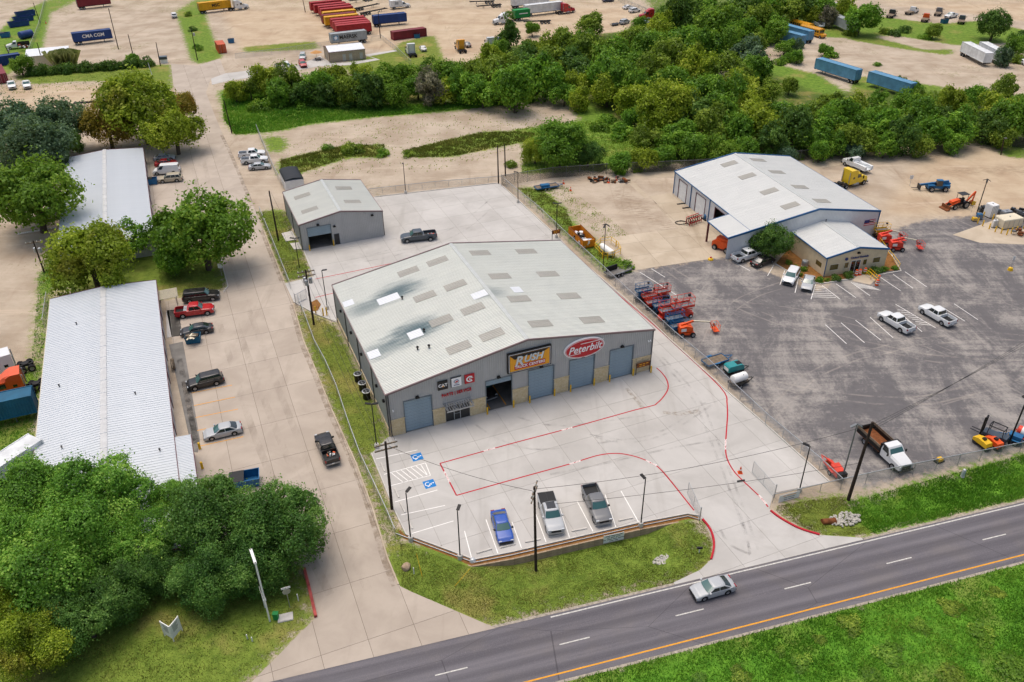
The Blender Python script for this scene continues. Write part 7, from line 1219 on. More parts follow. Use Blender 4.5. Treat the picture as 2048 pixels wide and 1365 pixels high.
# ------------------------------------------------------------------ rental equipment and loose things
def scissor(col, px, py, rz, label, s=1.0, up=0.0):
    o = thing('scissor_lift', label, 'scissor lift', gg(px, py, .02), rz, 'scissor lifts along the yard fence'); o.scale = (s, s, s); L, W = 2.4, 1.1; z = 1.05 + up
    MB().bx(-L / 2, L / 2, -W / 2 + .08, W / 2 - .08, .2, .55).bx(-L / 2 - .12, -L / 2, -.3, .3, .3, .6).build('chassis', 'dark_metal' if s < 1.2 else col, o)
    for x in (-.85, .85):
        for sd in (1, -1): put_wheel(o, x, sd * (W / 2 - .02), .22, .16, sd < 0, 'plastic_white' if s > 1.2 else 'rim_dark')
    b = MB(); n = 3 + int(up * 3)
    for i in range(n):
        z0, z1 = .58 + (z - .62) * i / n, .58 + (z - .62) * (i + 1) / n
        for y in (-.4, .4): b.box((0, y, (z0 + z1) / 2), (2.1, .05, .07), m=Matrix.Rotation(math.atan2(z1 - z0, 2.1), 3, 'Y')).box((0, y * .85, (z0 + z1) / 2), (2.1, .05, .07), m=Matrix.Rotation(-math.atan2(z1 - z0, 2.1), 3, 'Y'))
    b.build('scissor_stack', col, o); MB().bx(-L / 2, L / 2, -W / 2, W / 2, z, z + .1).build('platform', col, o); MB().bx(-L / 2 + .06, L / 2 - .06, -W / 2 + .06, W / 2 - .06, z + .102, z + .112).build('deck', 'galv_dark', o)
    b = MB()
    for x in (-L / 2 + .03, -L / 6, L / 6, L / 2 - .03):
        for y in (-W / 2 + .03, W / 2 - .03): b.tube((x, y, z + .1), (x, y, z + 1.15), .028, 5)
    for h in (.6, 1.15):
        for y in (-W / 2 + .03, W / 2 - .03): b.tube((-L / 2 + .03, y, z + h), (L / 2 - .03, y, z + h), .028, 5)
        for x in (-L / 2 + .03, L / 2 - .03): b.tube((x, -W / 2, z + h), (x, W / 2, z + h), .028, 5)
    b.build('guard_rail', col, o); MB().box((L / 2 - .2, W / 2 - .15, z + .95), (.25, .2, .25)).build('control_box', 'dark_metal', o); MB().bx(-L / 2, L / 2, -W / 2 - .01, -W / 2 + .02, z + .0, z + .28).bx(-L / 2, L / 2, W / 2 - .02, W / 2 + .01, z + .0, z + .28).build('toe_board', col, o)
A_ = head((1284, 597), (1310, 592)); B_, D_ = 'lift_blue', 'lift_red'
SCL = [(B_, 1285, 600, 'blue scissor lift at the head of the row by the fence', 1.05, .6), (D_, 1297, 605, 'red scissor lift next to the head blue one', 1.0, .1), (D_, 1323, 598, 'red scissor lift parked out from the fence row', 1.05, .2), (D_, 1306, 617, 'red scissor lift between the head group and a blue one', 1.0, .1), (B_, 1321, 627, 'blue scissor lift between two red ones', 1.1, .3), (D_, 1336, 638, 'large red scissor lift close to the fence', 1.3, .15), (D_, 1362, 634, 'large red scissor lift with white wheels parked out from the fence', 1.45, .3), (B_, 1347, 654, 'blue scissor lift beside the orange boom lift', 1.15, .3), (B_, 1356, 664, 'low blue scissor lift at the end of the row', 1.05, 0)]
for c, x, y, l, s, u in SCL: scissor(c, x, y, A_, l, s, u)
def boom_lift(px, py, rz, label, m='orange_paint', reach=1.0):
    o = thing('boom_lift', label, 'boom lift', gg(px, py, .02), rz); MB().bx(-1.1, 1.1, -.7, .7, .35, .7).build('chassis', m, o)
    for x in (-.85, .85):
        for sd in (1, -1): put_wheel(o, x, sd * .85, .4, .3, sd < 0, 'rim')
    MB().lathe([(.5, .7), (.5, .85)], n=12).build('turntable', 'dark_metal', o); MB().xprism([(-1.2, .85), (.9, .85), (.8, 1.6), (-.2, 1.9), (-1.2, 1.7)], -.65, .65).build('turret', m, o); MB().xprism([(-1.0, 1.0), (-.2, 1.0), (-.2, 1.5), (-1.0, 1.5)], -.66, -.655).build('panel', 'plastic_white', o)
    e = Vector((3.6 * reach, 0, 1.9)); a = Vector((-.9, 0, 1.85)); k = Vector((1.0, 0, 2.35)); bar(o, tuple(a), tuple(k), .25, .28, m, 'boom'); bar(o, tuple(k), tuple(e), .18, .2, 'cream', 'telescope'); bar(o, tuple(e), (4.2 * reach, 0, .9), .14, .16, m, 'jib')
    b = MB(); x0, x1, z0 = 4.2 * reach, 4.2 * reach + .9, .45
    b.bx(x0, x1, -.75, .75, z0, z0 + .08)
    for x in (x0, x1):
        for y in (-.75, 0, .75): b.tube((x, y, z0), (x, y, z0 + 1.1), .03, 5)
    for h in (.55, 1.1): b.path([(x0, -.75, z0 + h), (x1, -.75, z0 + h), (x1, .75, z0 + h), (x0, .75, z0 + h), (x0, -.75, z0 + h)], .03, 5)
    b.build('basket', m, o); MB().box((x0 + .15, 0, z0 + .9), (.2, .6, .3)).build('control_box', 'dark_metal', o)
boom_lift(1371, 670, head((1371, 668), (1412, 664)), 'orange boom lift with lowered basket at the end of the scissor lift row'); boom_lift(1791, 500, head((1791, 500), (1826, 500)), 'red boom lift beside the tan office', 'lift_red', .9); boom_lift(1768, 486, head((1768, 486), (1795, 484)), 'red boom lift behind another beside the white workshop', 'lift_red', .7); scissor('yellow_paint', 1760, 474, R_(10), 'yellow scissor lift at the corner of the white workshop', 1.1, .2)
def wheels(o, L): 
    for x, y, r, w_ in L: put_wheel(o, x, y, r, w_, y < 0)
th_ = thing('telehandler', 'blue telehandler with fork boom on the churned dirt', 'telehandler', gg(1872, 381), head((1872, 381), (1836, 381))); wheels(th_, [(x, y, .55, .4) for x in (-1.4, 1.4) for y in (-.95, .95)]); MB().bx(-2.4, 2.0, -.7, .7, .6, 1.3).bx(-2.6, -.6, -.9, .1, 1.3, 1.6).build('body', 'lift_blue', th_); MB().xprism([(-.6, 1.3), (.7, 1.3), (.5, 2.4), (-.5, 2.4)], .15, .95).build('cab', 'glass_dark', th_); MB().bx(-.62, .6, .1, 1.0, 2.4, 2.5).build('cab_roof', 'lift_blue', th_); bar(th_, (-2.2, -.2, 1.9), (3.6, -.2, 1.1), .35, .4, 'lift_blue', 'boom'); MB().bx(3.5, 3.7, -.9, .5, .3, 1.3).bx(3.7, 4.9, -.7, -.55, .3, .38).bx(3.7, 4.9, .15, .3, .3, .38).build('fork', 'dark_metal', th_)
bh = thing('backhoe_loader', 'orange backhoe loader with raised rear arm on the dirt', 'backhoe', gg(1915, 415), head((1915, 415), (1882, 420))); wheels(bh, [(-1.0, -.9, .75, .45), (-1.0, .9, .75, .45), (1.5, -.85, .5, .32), (1.5, .85, .5, .32)]); MB().bx(-1.6, 2.2, -.45, .45, .7, 1.2).build('chassis', 'dark_metal', bh); MB().xprism([(.2, 1.2), (2.2, 1.1), (2.1, 1.6), (.2, 1.85)], -.45, .45).build('hood', 'orange_paint', bh)
b = MB(); [b.tube((x, y, 1.2), (x, y, 2.8), .05) for x in (-1.2, .2) for y in (-.65, .65)]; b.build('roll_bar', 'dark_metal', bh); MB().bx(-1.4, .35, -.75, .75, 2.8, 2.88).build('canopy_roof', 'dark_metal', bh); MB().bx(-.8, -.3, -.3, .3, 1.2, 1.5).bx(-.85, -.7, -.3, .3, 1.5, 2.0).build('seat', 'trim_black', bh)
for y in (-.6, .6): bar(bh, (.6, y, 1.5), (2.9, y, .7), .12, .2, 'orange_paint', 'loader_arm')
MB().xprism([(2.8, .1), (3.6, .05), (3.5, .2), (3.0, .3), (2.95, .9), (2.8, .9)], -1.1, 1.1).build('front_bucket', 'rust', bh); bar(bh, (-1.7, 0, 1.0), (-3.4, 0, 2.9), .2, .35, 'orange_paint', 'rear_boom'); bar(bh, (-3.4, 0, 2.9), (-3.2, 0, 1.0), .16, .25, 'orange_paint', 'dipper'); MB().xprism([(-3.5, .3), (-2.9, .3), (-2.8, .9), (-3.4, 1.0)], -.35, .35).build('rear_bucket', 'rust', bh)
fk = thing('forklift', 'dark forklift with raised mast behind the yellow roller', 'forklift', gg(1982, 880), head((1982, 880), (1955, 868))); wheels(fk, [(x, y, .38, .28) for x in (-.8, .9) for y in (-.6, .6)]); MB().bx(-1.5, 1.1, -.6, .6, .4, 1.1).bx(-1.7, -.9, -.6, .6, .5, 1.3).build('body', 'paint_slate', fk); b = MB(); [b.tube((x, y, 1.0), (x * .9, y, 2.3), .05) for x in (-1.2, .6) for y in (-.55, .55)]; b.bx(-1.2, .65, -.6, -.5, 2.28, 2.36).bx(-1.2, .65, .5, .6, 2.28, 2.36).bx(-1.2, -1.1, -.6, .6, 2.28, 2.36).bx(.55, .65, -.6, .6, 2.28, 2.36).build('overhead_guard', 'trim_black', fk); MB().bx(1.2, 1.4, -.45, -.3, .2, 3.0).bx(1.2, 1.4, .3, .45, .2, 3.0).bx(1.2, 1.35, -.45, .45, 2.0, 2.15).bx(1.2, 1.35, -.45, .45, 2.9, 3.0).build('mast', 'trim_black', fk); MB().bx(1.4, 2.6, -.35, -.22, .5, .56).bx(1.4, 2.6, .22, .35, .5, .56).build('fork', 'dark_metal', fk)
def roller(px, py, qx, qy, m, label):
    o = thing('compact_roller', label, 'machine', gg(px, py), head((px, py), (qx, qy))); MB().lathe([(.38, -.45), (.4, -.4), (.4, .4), (.38, .45)], (.75, 0, .4), (0, 1, 0), 14).build('drum', 'dark_metal', o); MB().lathe([(.38, -.45), (.4, -.4), (.4, .4), (.38, .45)], (-.75, 0, .4), (0, 1, 0), 14).build('drum', 'dark_metal', o); MB().xprism([(-1.1, .5), (1.1, .5), (1.1, .9), (.3, 1.2), (-.9, 1.1)], -.5, .5).build('body', m, o); MB().bx(-.3, .1, -.2, .2, 1.1, 1.4).build('seat', 'trim_black', o)
roller(1962, 893, 1945, 880, 'yellow_paint', 'yellow compact roller beside the yard fence'); roller(1985, 893, 1968, 880, 'orange_paint', 'orange compact machine beside the yellow roller')
def tow(name, label, cat, px, py, qx, qy, m='lift_blue', L=3.6, W=1.7, deck='wood_grey', axles=1):
    o = thing(name, label, cat, gg(px, py), head((px, py), (qx, qy))); MB().bx(-L / 2, L / 2, -W / 2, W / 2, .5, .6).build('deck', deck, o); MB().bx(-L / 2, L / 2, -W / 2 - .06, -W / 2, .45, .7).bx(-L / 2, L / 2, W / 2, W / 2 + .06, .45, .7).bx(-L / 2 - .06, -L / 2, -W / 2, W / 2, .45, .7).bx(L / 2, L / 2 + .06, -W / 2, W / 2, .45, .7).build('side_rail', m, o); bar(o, (L / 2, -.5, .5), (L / 2 + 1.3, 0, .5), .08, .1, m, 'tongue'); bar(o, (L / 2, .5, .5), (L / 2 + 1.3, 0, .5), .08, .1, m, 'tongue'); MB().tube((L / 2 + 1.1, 0, 0), (L / 2 + 1.1, 0, .7), .04).build('jack', 'galv', o)
    for k in range(axles):
        for s in (1, -1): put_wheel(o, -.3 - .8 * k + .4 * (axles - 1), s * (W / 2 + .2), .34, .22, s < 0); MB().bx(-.75 - .8 * k + .4 * (axles - 1), .15 - .8 * k + .4 * (axles - 1), min(s * (W / 2 + .08), s * (W / 2 + .32)), max(s * (W / 2 + .08), s * (W / 2 + .32)), .72, .76).build('mudguard', m, o)
    return o
tow('flat_trailer', 'blue flat trailer beside the teal generator', 'trailer', 1429, 727, 1460, 717); tow('flat_trailer', 'blue flat trailer with blue load at the screened fence', 'trailer', 1093, 378, 1124, 373, L=5.0, axles=2); MBb = tow('equipment_trailer', 'dark grey equipment trailer beside the propane cage', 'trailer', 1235, 548, 1264, 538, 'galv_dark', 4.6, 1.8, 'floor_dark', 2); MB().bx(-2.0, .4, .6, .8, .6, 1.5).build('ramp_gate', 'black_metal', MBb)
ld = thing('tool_chest', 'blue chest lying on the blue flat trailer at the screened fence', 'chest', gg(1090, 374, .62), R_(15)); MB().bx(-.9, .9, -.5, .5, 0, .5).build('chest', 'lift_blue', ld); MB().bx(-.92, .92, -.52, .52, .5, .56).build('lid', 'lift_blue', ld)
gn = tow('generator_trailer', 'teal generator on a trailer between the flat trailer and the white tank', 'generator', 1466, 746, 1496, 738, 'black_metal', 2.6, 1.3); MB().xprism([(-1.3, .6), (1.3, .6), (1.3, 1.3), (.9, 1.6), (-1.1, 1.6), (-1.3, 1.4)], -.65, .65).build('housing', 'paint_teal', gn); MB().bx(-1.31, -1.3, -.5, .5, .8, 1.3).build('vent', 'plastic_white', gn); MB().bx(.2, 1.0, -.4, .4, 1.45, 1.62).build('open_hatch', 'black_metal', gn)
tk = tow('tank_trailer', 'white water tank on a trailer at the fence', 'tank', 1476, 770, 1506, 760, 'black_metal', 2.6, 1.3); MB().lathe([(.3, -1.25), (.58, -1.1), (.62, -.9), (.62, .9), (.58, 1.1), (.3, 1.25)], (0, 0, 1.25), (1, 0, 0), 16).build('tank', 'plastic_white', tk, True); MB().tube((.4, -.3, 1.8), (.4, -.62, .8), .06).build('hose', 'trim_black', tk)
wm = tow('wood_chipper', 'red orange chipper on a trailer at the yard corner', 'chipper', 1666, 945, 1643, 918, 'lift_red', 2.8, 1.0, 'rust'); MB().xprism([(-1.4, .6), (.2, .6), (.1, 1.4), (-1.2, 1.2)], -.55, .55).build('housing', 'lift_red', wm); bar(wm, (.3, 0, 1.1), (1.5, 0, .8), .3, .25, 'lift_red', 'chute'); MB().bx(-1.9, -1.4, -.5, .5, .6, 1.3).build('hopper', 'trim_black', wm)
pw = tow('pressure_washer', 'blue pressure washer trailer beside the fence pole', 'machine', 2026, 884, 2010, 878, 'lift_blue', 1.8, 1.2); MB().bx(-.8, .7, -.5, .5, .6, 1.2).build('housing', 'lift_blue', pw); rt = tow('hose_trailer', 'red and white tank trailer behind the blue washer', 'machine', 2046, 880, 2066, 888, 'lift_red', 2.4, 1.3); MB().lathe([(.3, -1), (.6, -.9), (.6, .9), (.3, 1)], (0, 0, 1.2), (1, 0, 0), 14).build('tank', 'lift_red', rt, True); MB().lathe([(.62, -.5), (.62, .3)], (0, 0, 1.2), (1, 0, 0), 14).build('band', 'plastic_white', rt, True)
rt2 = thing('plate_compactor', 'small black and yellow compactor by the yard fence', 'machine', gg(1878, 924), R_(20)); MB().bx(-.6, .6, -.3, .3, 0, .2).build('plate', 'black_metal', rt2); MB().bx(-.3, .3, -.25, .25, .2, .6).build('engine', 'yellow_paint', rt2); MB().tube((-.3, 0, .4), (-1.2, 0, .9), .04).build('handle', 'trim_black', rt2)
# skip with rubbish, propane cage
sk = thing('roll_off_skip', 'orange roll off skip heaped with scrap at the lot fence', 'skip', gg(1163, 482), head((1163, 482), (1137, 456))); L, W = 6.4, 2.3
for y in (-W / 2, W / 2): MB().bx(-L / 2, L / 2, y - .05, y + .05, .2, 1.6).build('side', 'skip_orange', sk) if 'skip_orange' in M else (mat('skip_orange', '#d58318', .6, 0, .3, .15, 1), MB().bx(-L / 2, L / 2, y - .05, y + .05, .2, 1.6).build('side', 'skip_orange', sk))
for s in (-1, 1): MB().bx(-L / 2 - .05, -L / 2 + .05, min(0.02 * s, s * W / 2), max(.02 * s, s * W / 2), .2, 1.6).build('rear_door', 'skip_orange', sk)
MB().bx(L / 2 - .05, L / 2 + .05, -W / 2, W / 2, .2, 1.6).build('front_wall', 'skip_orange', sk); MB().bx(-L / 2, L / 2, -W / 2, W / 2, .12, .25).build('floor', 'rust', sk)
b = MB(); [b.box((x, s * (W / 2 + .08), .9), (.12, .08, 1.4)) for x in np.linspace(-L / 2, L / 2, 9) for s in (1, -1)]; b.build('rib', 'skip_orange', sk); MB().bx(-L / 2 - .1, L / 2 + .1, -W / 2 - .1, -W / 2 + .02, 1.6, 1.7).bx(-L / 2 - .1, L / 2 + .1, W / 2 - .02, W / 2 + .1, 1.6, 1.7).build('top_rail', 'rust', sk)
rnd = random.Random(4); sc_ = thing('scrap_heap', 'white and black scrap boxes heaped inside the orange skip', 'scrap', gg(1163, 482, .28), sk.rotation_euler[2])
for i in range(46): MB().box((rnd.uniform(-2.6, 2.3), rnd.uniform(-.85, .85), rnd.uniform(.1, .95)), (rnd.uniform(.3, .9), rnd.uniform(.25, .7), rnd.uniform(.15, .6)), rnd.random() * 3).build('scrap', rnd.choice(['plastic_white', 'plastic_white', 'trim_black', 'dark_metal', 'cream', 'galv']), sc_)
pt = thing('propane_tank', 'white propane tank lying inside the yellow cage', 'tank', gg(1213, 508), head((1205, 500), (1222, 512))); MB().lathe([(.2, -1.9), (.5, -1.75), (.6, -1.5), (.6, 1.5), (.5, 1.75), (.2, 1.9)], (0, 0, .85), (1, 0, 0), 16).build('vessel', 'plastic_white', pt, True)
for x in (-1.1, 1.1): MB().bx(x - .12, x + .12, -.5, .5, 0, .5).build('saddle', 'concrete', pt)
rail('yellow pipe cage round the white propane tank', [(1189, 500), (1201, 489), (1222, 487), (1236, 498), (1241, 509), (1225, 517), (1208, 519), (1198, 510), (1189, 500)], 1.3, rows=2, name='pipe_cage', cat='cage')
for x, y in [(1205, 517), (1215, 518), (1229, 513), (1232, 493), (1199, 503)]: bollard(x, y, 'yellow bollard guarding the propane tank', 'bollards at the propane tank')
bush(1250, 530, 22, 'bright', 'rank bright green weeds beside the propane cage', 'weeds', 'weeds', .5); bush(1226, 532, 16, 'bright', 'rank bright green weeds under the yard flood light', 'weeds', 'weeds', .5)
sk2 = thing('skid_machine', 'orange articulated lift parked under the workshop canopy', 'machine', gg(1445, 500), head((1445, 500), (1428, 494))); wheels(sk2, [(x, y, .5, .4) for x in (-1.2, 1.2) for y in (-.85, .85)]); MB().xprism([(-2.0, .5), (1.9, .5), (1.9, 1.4), (1.2, 1.9), (-1.8, 1.9)], -.75, .75).build('body', 'orange_paint', sk2); MB().bx(-1.2, 1.2, -.6, .6, 1.9, 2.4).build('boom_stack', 'orange_paint', sk2); MB().bx(-.5, .4, -.76, -.755, 1.1, 1.5).build('panel', 'trim_black', sk2)
# red hose reels, blue pump
hr = thing('hose_reel_rack', 'red rack of coiled hoses before the white workshop', 'hose rack', gg(1387, 447), head((1375, 450), (1400, 441))); b = MB(); [b.tube((x, y, 0), (x, y, 1.5), .05) for x in np.linspace(-1.6, 1.6, 6) for y in (-.5, .5)]; b.bx(-1.65, 1.65, -.55, -.45, 1.45, 1.55).bx(-1.65, 1.65, .45, .55, 1.45, 1.55).bx(-1.65, 1.65, -.55, -.45, .5, .6).build('rack', 'sign_red', hr)
for x in np.linspace(-1.4, 1.4, 6): MB().path([(x, .55 * math.cos(t), .8 + .6 * math.sin(t)) for t in np.linspace(0, 6.283, 15)], .08, 6).build('hose_coil', 'trim_black' if x < .5 else 'wood_grey', hr)
hc = thing('hose_coil', 'loose black and tan hoses lying beside the red rack', 'hose', gg(1362, 447)); MB().path([(1.1 * math.cos(t), .8 * math.sin(t), .1 + .01 * t) for t in np.linspace(0, 8, 22)], .07, 6).build('hose', 'trim_black', hc); MB().path([(.9 + .8 * math.cos(t), -.6 + .6 * math.sin(t), .1) for t in np.linspace(0, 7, 20)], .07, 6).build('hose', 'cream', hc)
bp = thing('pump_skid', 'blue pump skid at the white workshop wall', 'pump', gg(1412, 440), R_(17)); MB().bx(-.6, .6, -.6, .6, 0, .3).build('skid', 'dark_metal', bp); MB().lathe([(.45, .3), (.5, .5), (.5, 1.0), (.2, 1.2)], n=10).build('pump', 'lift_blue', bp); MB().tube((0, 0, 1.1), (.3, .2, 2.0), .12).build('pipe', 'lift_blue', bp)
for x, y, l in [(1366, 408, 'dark wheel ramp before the first white door'), (1377, 416, 'dark wheel ramp beside the blue downspout')]: o = MB().box((0, 0, .06), (2.6, .35, .12)).build('wheel_ramp', 'trim_black'); o.location = gg(x, y, .02); o.rotation_euler = (0, 0, R_(14)); tag(o, l, 'ramp')
for x, y, l in [(1355, 388, 'yellow bollard at the first white door corner'), (1368, 402, 'yellow bollard between the white doors'), (1388, 417, 'yellow bollard beside the second white door'), (1404, 432, 'yellow bollard beside the blue pump')]: bollard(x, y, l, None)
yb = thing('ground_marker', 'yellow and red dome marker on the pad edge', 'marker', gg(1421, 520)); MB().lathe([(.5, 0), (.42, .25), (.2, .4), (.02, .45)], n=12).build('dome', 'yellow_paint', yb, True); MB().lathe([(.2, .38), (.16, .55), (.02, .6)], n=8).build('cap', 'sign_red', yb)
ys = thing('pole_sign', 'sign on a pole in a yellow base on the asphalt yard', 'sign', gg(2020, 541)); MB().lathe([(.45, 0), (.35, .5), (.1, .6)], n=10).build('base', 'yellow_paint', ys); MB().tube((0, 0, .5), (0, 0, 2.6), .04).build('pole', 'galv', ys); MB().bx(-.2, .2, -.02, .02, 2.0, 2.7).build('plate', 'plastic_white', ys)
for x, y, l, m_ in [(1942, 425, 'yellow green sign on a thin post beside the flood light', 'yellow_paint'), (1819, 372, 'white sign on a thin post on the dirt', 'plastic_white'), (444, 552, 'white sign on a post at the island kerb', 'plastic_white')]: o = thing('post_sign', l, 'sign', gg(x, y)); MB().tube((0, 0, -.1), (0, 0, 2.2), .035).build('pole', 'galv', o); MB().bx(-.35, .35, -.02, .02, 1.5, 2.3).build('plate', m_, o)
# tanks and clutter on the right
def tote(px, py, rz, sx, sy, sz, m, label, kind='frame'):
    o = thing('storage_tank', label, 'tank', gg(px, py, .02), rz); b = MB(); b.loft([[(sx / 2 * k * x, sy / 2 * k * y, z) for x, y in ((-1, -.9), (-.9, -1), (.9, -1), (1, -.9), (1, .9), (.9, 1), (-.9, 1), (-1, .9))] for k, z in ((.96, .12), (1, .2), (1, sz - .15), (.93, sz))]).build('shell', m, o); MB().bx(-sx / 2, sx / 2, -sy / 2, sy / 2, 0, .12).build('pallet', 'dark_metal', o); MB().lathe([(.15, sz), (.15, sz + .12)], n=8).build('cap', 'galv', o)
    for x in np.linspace(-sx / 2, sx / 2, 5): MB().bx(x - .03, x + .03, -sy / 2 - .04, -sy / 2, .1, sz - .1).build('rib', 'galv', o)
tote(1978, 433, R_(20), 1.6, 1.8, 2.6, 'plastic_white', 'tall white ribbed tank beside the yellow bollards'); tote(2014, 452, R_(15), 4.4, 2.6, 1.9, 'cream', 'long beige tank on the concrete pad'); tote(1987, 455, R_(15), .9, .5, 1.5, 'plastic_white', 'white cabinet on the pad beside the long beige tank'); tote(2010, 434, R_(15), 1.8, 1.2, 1.3, 'galv', 'small grey tank behind the long beige one'); tote(1957, 438, 0, .9, .9, 1.1, 'lift_blue', 'blue drum at the foot of the flood light'); tote(1948, 442, 0, .8, .8, .7, 'yellow_paint', 'yellow drum at the foot of the flood light'); tote(2042, 440, R_(30), 2, 1.4, 1.4, 'trim_black', 'black tank behind the long beige one'); tote(2024, 425, R_(50), 1, .8, .9, 'trim_black', 'small black drum on the dirt behind the tanks'); tote(2032, 429, R_(20), 1, .8, .9, 'dark_metal', 'small dark drum next to the black one on the dirt')
for x, y in [(1955, 447), (1965, 452), (1978, 458), (1990, 464), (2002, 467), (2013, 470), (2022, 467), (2032, 464), (1966, 435), (1985, 440), (2036, 452), (2047, 457)]: bollard(x, y, 'yellow bollard ringing the storage tanks', 'bollards ringing the tanks')
for (x, y, rz, m_, l) in [(1966, 424, .3, 'trim_black', 'black equipment heap behind the tall white tank'), (1992, 428, 1.0, 'paint_slate', 'dark machinery heap between the tanks'), (2040, 430, .2, 'dark_metal', 'dark machinery heap at the frame of the tank yard'), (2035, 470, .6, 'rust', 'brown heap in the weeds by the tank pad')]:
    o = thing('machinery_heap', l, 'machinery', gg(x, y), rz); rnd = random.Random(x)
    for i in range(9): MB().box((rnd.uniform(-.9, .9), rnd.uniform(-.7, .7), rnd.uniform(.2, .9)), (rnd.uniform(.3, 1.1), rnd.uniform(.2, .6), rnd.uniform(.2, .6)), rnd.random() * 3).build('piece', m_ if i % 3 else 'galv_dark', o)
jp = thing('junk_pile', 'dark junk pile against the screened fence', 'junk', gg(1215, 362)); rnd = random.Random(9)
for i in range(40): MB().box((rnd.uniform(-4, 4), rnd.uniform(-1.2, 1.2), rnd.uniform(.05, .6)), (rnd.uniform(.3, 1.6), rnd.uniform(.2, .6), rnd.uniform(.1, .5)), rnd.random() * 3).build('piece', rnd.choice(['trim_black', 'dark_metal', 'wood_grey', 'rust', 'galv']), jp)
# bins and clutter on the left
def bin_(px, py, rz, L, W, H, m, label, lid='trim_black', cat='skip'):
    o = thing('waste_bin', label, cat, gg(px, py, .02), rz)
    MB().loft([[(-L / 2 * k, -W / 2 * k, z), (L / 2 * k, -W / 2 * k, z), (L / 2 * k, W / 2 * k, z), (-L / 2 * k, W / 2 * k, z)] for k, z in ((.92, .1), (1, H))], caps=False).build('tub', m, o); MB().bx(-L / 2 * .92, L / 2 * .92, -W / 2 * .92, W / 2 * .92, .08, .14).build('floor', m, o); MB().bx(-L / 2 - .04, L / 2 + .04, -W / 2 - .04, -W / 2 + .04, H - .08, H).bx(-L / 2 - .04, L / 2 + .04, W / 2 - .04, W / 2 + .04, H - .08, H).bx(-L / 2 - .04, -L / 2 + .04, -W / 2, W / 2, H - .08, H).bx(L / 2 - .04, L / 2 + .04, -W / 2, W / 2, H - .08, H).build('rim', m, o)
    if lid: MB().bx(-L / 2, 0 - .03, -W / 2, W / 2, H, H + .06).build('lid', lid, o)
    for x in (-L / 2 * .8, L / 2 * .8):
        for y in (-W / 2 * .7, W / 2 * .7): MB().lathe([(.08, -.04), (.08, .04)], (x, y, .08), (0, 1, 0), 8).build('caster', 'rubber', o)
    return o
bin_(388, 684, R_(12), 2.2, 1.4, 1.2, 'box_cteal', 'dark blue bin heaped with boards beside the dark grey sedan'); hp = thing('board_heap', 'tan boards heaped on the dark blue bin', 'boards', gg(384, 676, 1.25), .3); rnd = random.Random(2); [MB().box((rnd.uniform(-.6, .6), rnd.uniform(-.4, .4), .05 + .03 * i), (rnd.uniform(.5, 1.1), rnd.uniform(.15, .4), .05), rnd.random() * 3).build('board', 'wood_grey' if i % 2 else 'cream', hp) for i in range(12)]
bin_(307, 368, R_(15), 1.8, 1.4, 1.3, 'lift_blue', 'blue bin beside the beige sport utility car'); bin_(492, 968, R_(15), 3.4, 2.0, 1.3, 'lift_blue', 'blue bin with black lids behind the dark green trees'); bin_(12, 75, R_(15), 3, 2, 1.6, 'lift_blue', 'blue bin on the far grass strip'); bin_(834, 76, R_(10), 2, 1.6, 1.3, 'cblue_' if False else 'lift_blue', 'blue bin beside the dark red container'); bin_(463, 86, R_(10), 2, 1.6, 1.3, 'lift_blue', 'blue bin beside the short orange container'); bin_(1888, 47, R_(20), 2.4, 1.6, 1.4, 'box_cteal', 'teal bin on the far grass by the junk trucks')
for (x, y, qx, qy, l) in [(39, 53, 60, 50, 'dark blue open skip on the far grass, nearest the tank'), (48, 43, 68, 40, 'dark blue open skip on the far grass, middle of three'), (52, 33, 72, 30, 'dark blue open skip on the far grass, farthest from the tank')]: bin_(x, y, head((x, y), (qx, qy)), 7, 2.3, 1.9, 'box_cblue', l, None)
tt = thing('round_tank', 'dark blue round tank lying beside the far fence', 'tank', gg(54, 77), R_(60)); MB().lathe([(.9, -2.4), (1.25, -2.2), (1.25, 2.2), (.9, 2.4)], (0, 0, 1.35), (1, 0, 0), 18).build('vessel', 'box_cblue', tt, True); [MB().bx(x - .2, x + .2, -1, 1, 0, .6).build('saddle', 'dark_metal', tt) for x in (-1.4, 1.4)]
dp = cab_truck('debris_truck', 'white truck loaded with debris on the far grass', 'truck', 'white', 38, 97, 18, 99, 7); MB().bx(-3.5, .1, -1.1, 1.1, .9, 1.0).bx(-3.5, .1, -1.1, -1.0, 1, 1.9).bx(-3.5, .1, 1.0, 1.1, 1, 1.9).build('bed', 'trim_black', dp)
rnd = random.Random(12); db = thing('debris_heap', 'reddish debris heaped in the bed of the white truck', 'debris', gg(45, 96, 1.02), 0); [MB().box((rnd.uniform(-1.4, 1.4), rnd.uniform(-.7, .7), rnd.uniform(.1, .8)), (.6, .4, .3), rnd.random() * 3).build('piece', rnd.choice(['rust', 'trim_black', 'plastic_white', 'lift_red']), db) for _ in range(20)]
ub = thing('utility_cabinet', 'white utility cabinet with dark top at the street end', 'utility box', gg(329, 126), R_(15)); MB().bx(-1.0, 1.0, -.8, .8, 0, 1.2).build('case', 'plastic_white', ub); MB().bx(-1.1, 1.1, -.9, .9, 1.2, 2.0).build('top', 'paint_slate', ub)
um = thing('picnic_umbrella', 'tan picnic umbrella over a table at the brick office', 'umbrella', gg(634, 119)); MB().tube((0, 0, 0), (0, 0, 2.5), .04).build('pole', 'galv', um); MB().lathe([(1.9, 2.1), (.9, 2.5), (.05, 2.75)], n=8).build('canopy', 'canopy_tan' if 'canopy_tan' in M else mat('canopy_tan', '#c08d52', .8).name, um); 
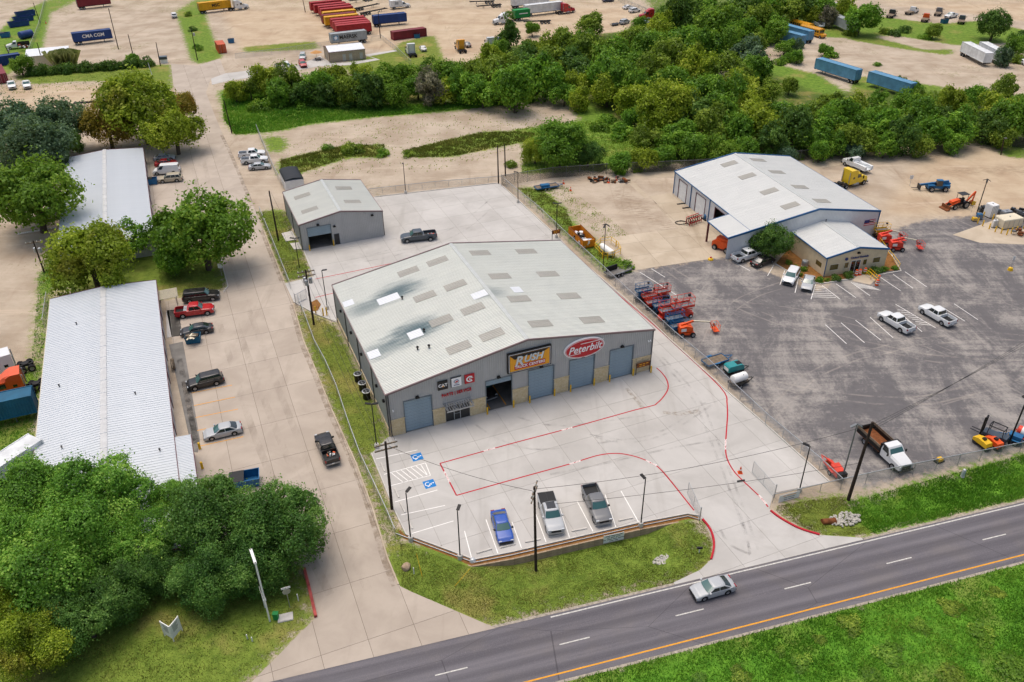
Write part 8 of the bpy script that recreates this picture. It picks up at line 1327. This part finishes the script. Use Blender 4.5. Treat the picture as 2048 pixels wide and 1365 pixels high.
pc = thing('picnic_table', 'dark picnic table under the tan umbrella', 'table', gg(636, 121), .3); MB().bx(-.9, .9, -.4, .4, .7, .76).build('table_top', 'dark_metal', pc); [MB().bx(-.9, .9, s * .8 - .15, s * .8 + .15, .42, .47).build('bench', 'dark_metal', pc) for s in (1, -1)]; [MB().bx(x - .04, x + .04, -.8, .8, 0, .42).bx(x - .04, x + .04, -.1, .1, .42, .7).build('leg', 'dark_metal', pc) for x in (-.7, .7)]
wc = thing('hose_coil', 'brown coiled hose leaning on the ribbed shed wall', 'hose', gg(347, 738), R_(22)); MB().path([(.25 * math.sin(t * .13), .75 * math.cos(t), .85 + .75 * math.sin(t)) for t in np.linspace(0, 31, 80)], .06, 5).build('hose', 'wood_grey', wc)
ldr = thing('steel_ladder', 'pale steel ladder lying in the grass by the worn pale shed', 'ladder', gg(75, 462, .1), head((45, 467), (106, 457))); [MB().bx(-3.4, 3.4, y - .04, y + .04, 0, .08).build('rail', 'plastic_white', ldr) for y in (-.22, .22)]; rg = MB().bx(-.03, .03, -.22, .22, .02, .06).mesh('rung', 'plastic_white'); [obj('rung', rg, ldr, (x, 0, 0)) for x in np.linspace(-3.2, 3.2, 18)]
kb = PX((609, 1140), (618, 1175), (632, 1236)); kerb(kb, .3, -.1, .35, 'red_kerb_stone', 'red_faded' if 'red_faded' in M else mat('red_faded', '#a9524c', .85, 0, .2, .25, 2).name, st)
st_ = thing('small_flat_trailer', 'small flat trailer hitched to the silver car on the tan yard', 'trailer', gg(1230, 51), head((1230, 51), (1247, 47))); MB().bx(-2, 2, -.9, .9, .5, .6).build('deck', 'dark_metal', st_); [put_wheel(st_, x, s * 1.0, .34, .22, s < 0) for x in (-.4, .4) for s in (1, -1)]
tires = thing('tyre', 'white painted old tyre at the foot of the vines', 'tyre', gg(164, 143)); MB().lathe([(.3, 0), (.5, .02), (.52, .12), (.5, .22), (.3, .24)], n=14).build('tyre', 'plastic_white', tires, True)
# bed cover on the silver pickup, toolbox on the red one
def on_bed(px, py, nx, ny, z, L, W, H, m, dx, name, label, cat):
    a = head((px, py), (nx, ny)); x, y, _ = gg(px, py, .03); o = thing(name, label, cat, (x + math.cos(a) * dx, y + math.sin(a) * dx, z), a); MB().bx(-L / 2, L / 2, -W / 2, W / 2, 0, H).build('cover', m, o); MB().bx(-L / 2, L / 2, -.02, .02, H, H + .012).build('seam', 'dark_metal', o)
on_bed(1101, 1036, 1112, 1072, 1.335, 1.86, 1.86, .04, 'trim_black', -1.94, 'bed_cover', 'black cover closing the bed of the silver pickup', 'bed cover'); on_bed(391, 629, 429, 624, .89, .5, 1.6, .45, 'galv', -1.3, 'tool_box', 'steel tool box in the bed of the red pickup', 'tool box')
sr = thing('sunroof', 'dark glass roof panel on the cab of the silver pickup', 'sunroof', (0, 0, 0)); a_ = head((1101, 1036), (1112, 1072)); x_, y_, _ = gg(1101, 1036, .03); sr.location = (x_ - .02 * math.cos(a_), y_ - .02 * math.sin(a_), 1.975); sr.rotation_euler = (0, 0, a_); MB().bx(-.5, .45, -.5, .5, 0, .02).build('pane', 'glass_dark', sr); MB().bx(-.56, -.5, -.55, .55, 0, .024).bx(.45, .5, -.55, .55, 0, .024).build('seal', 'trim_black', sr)
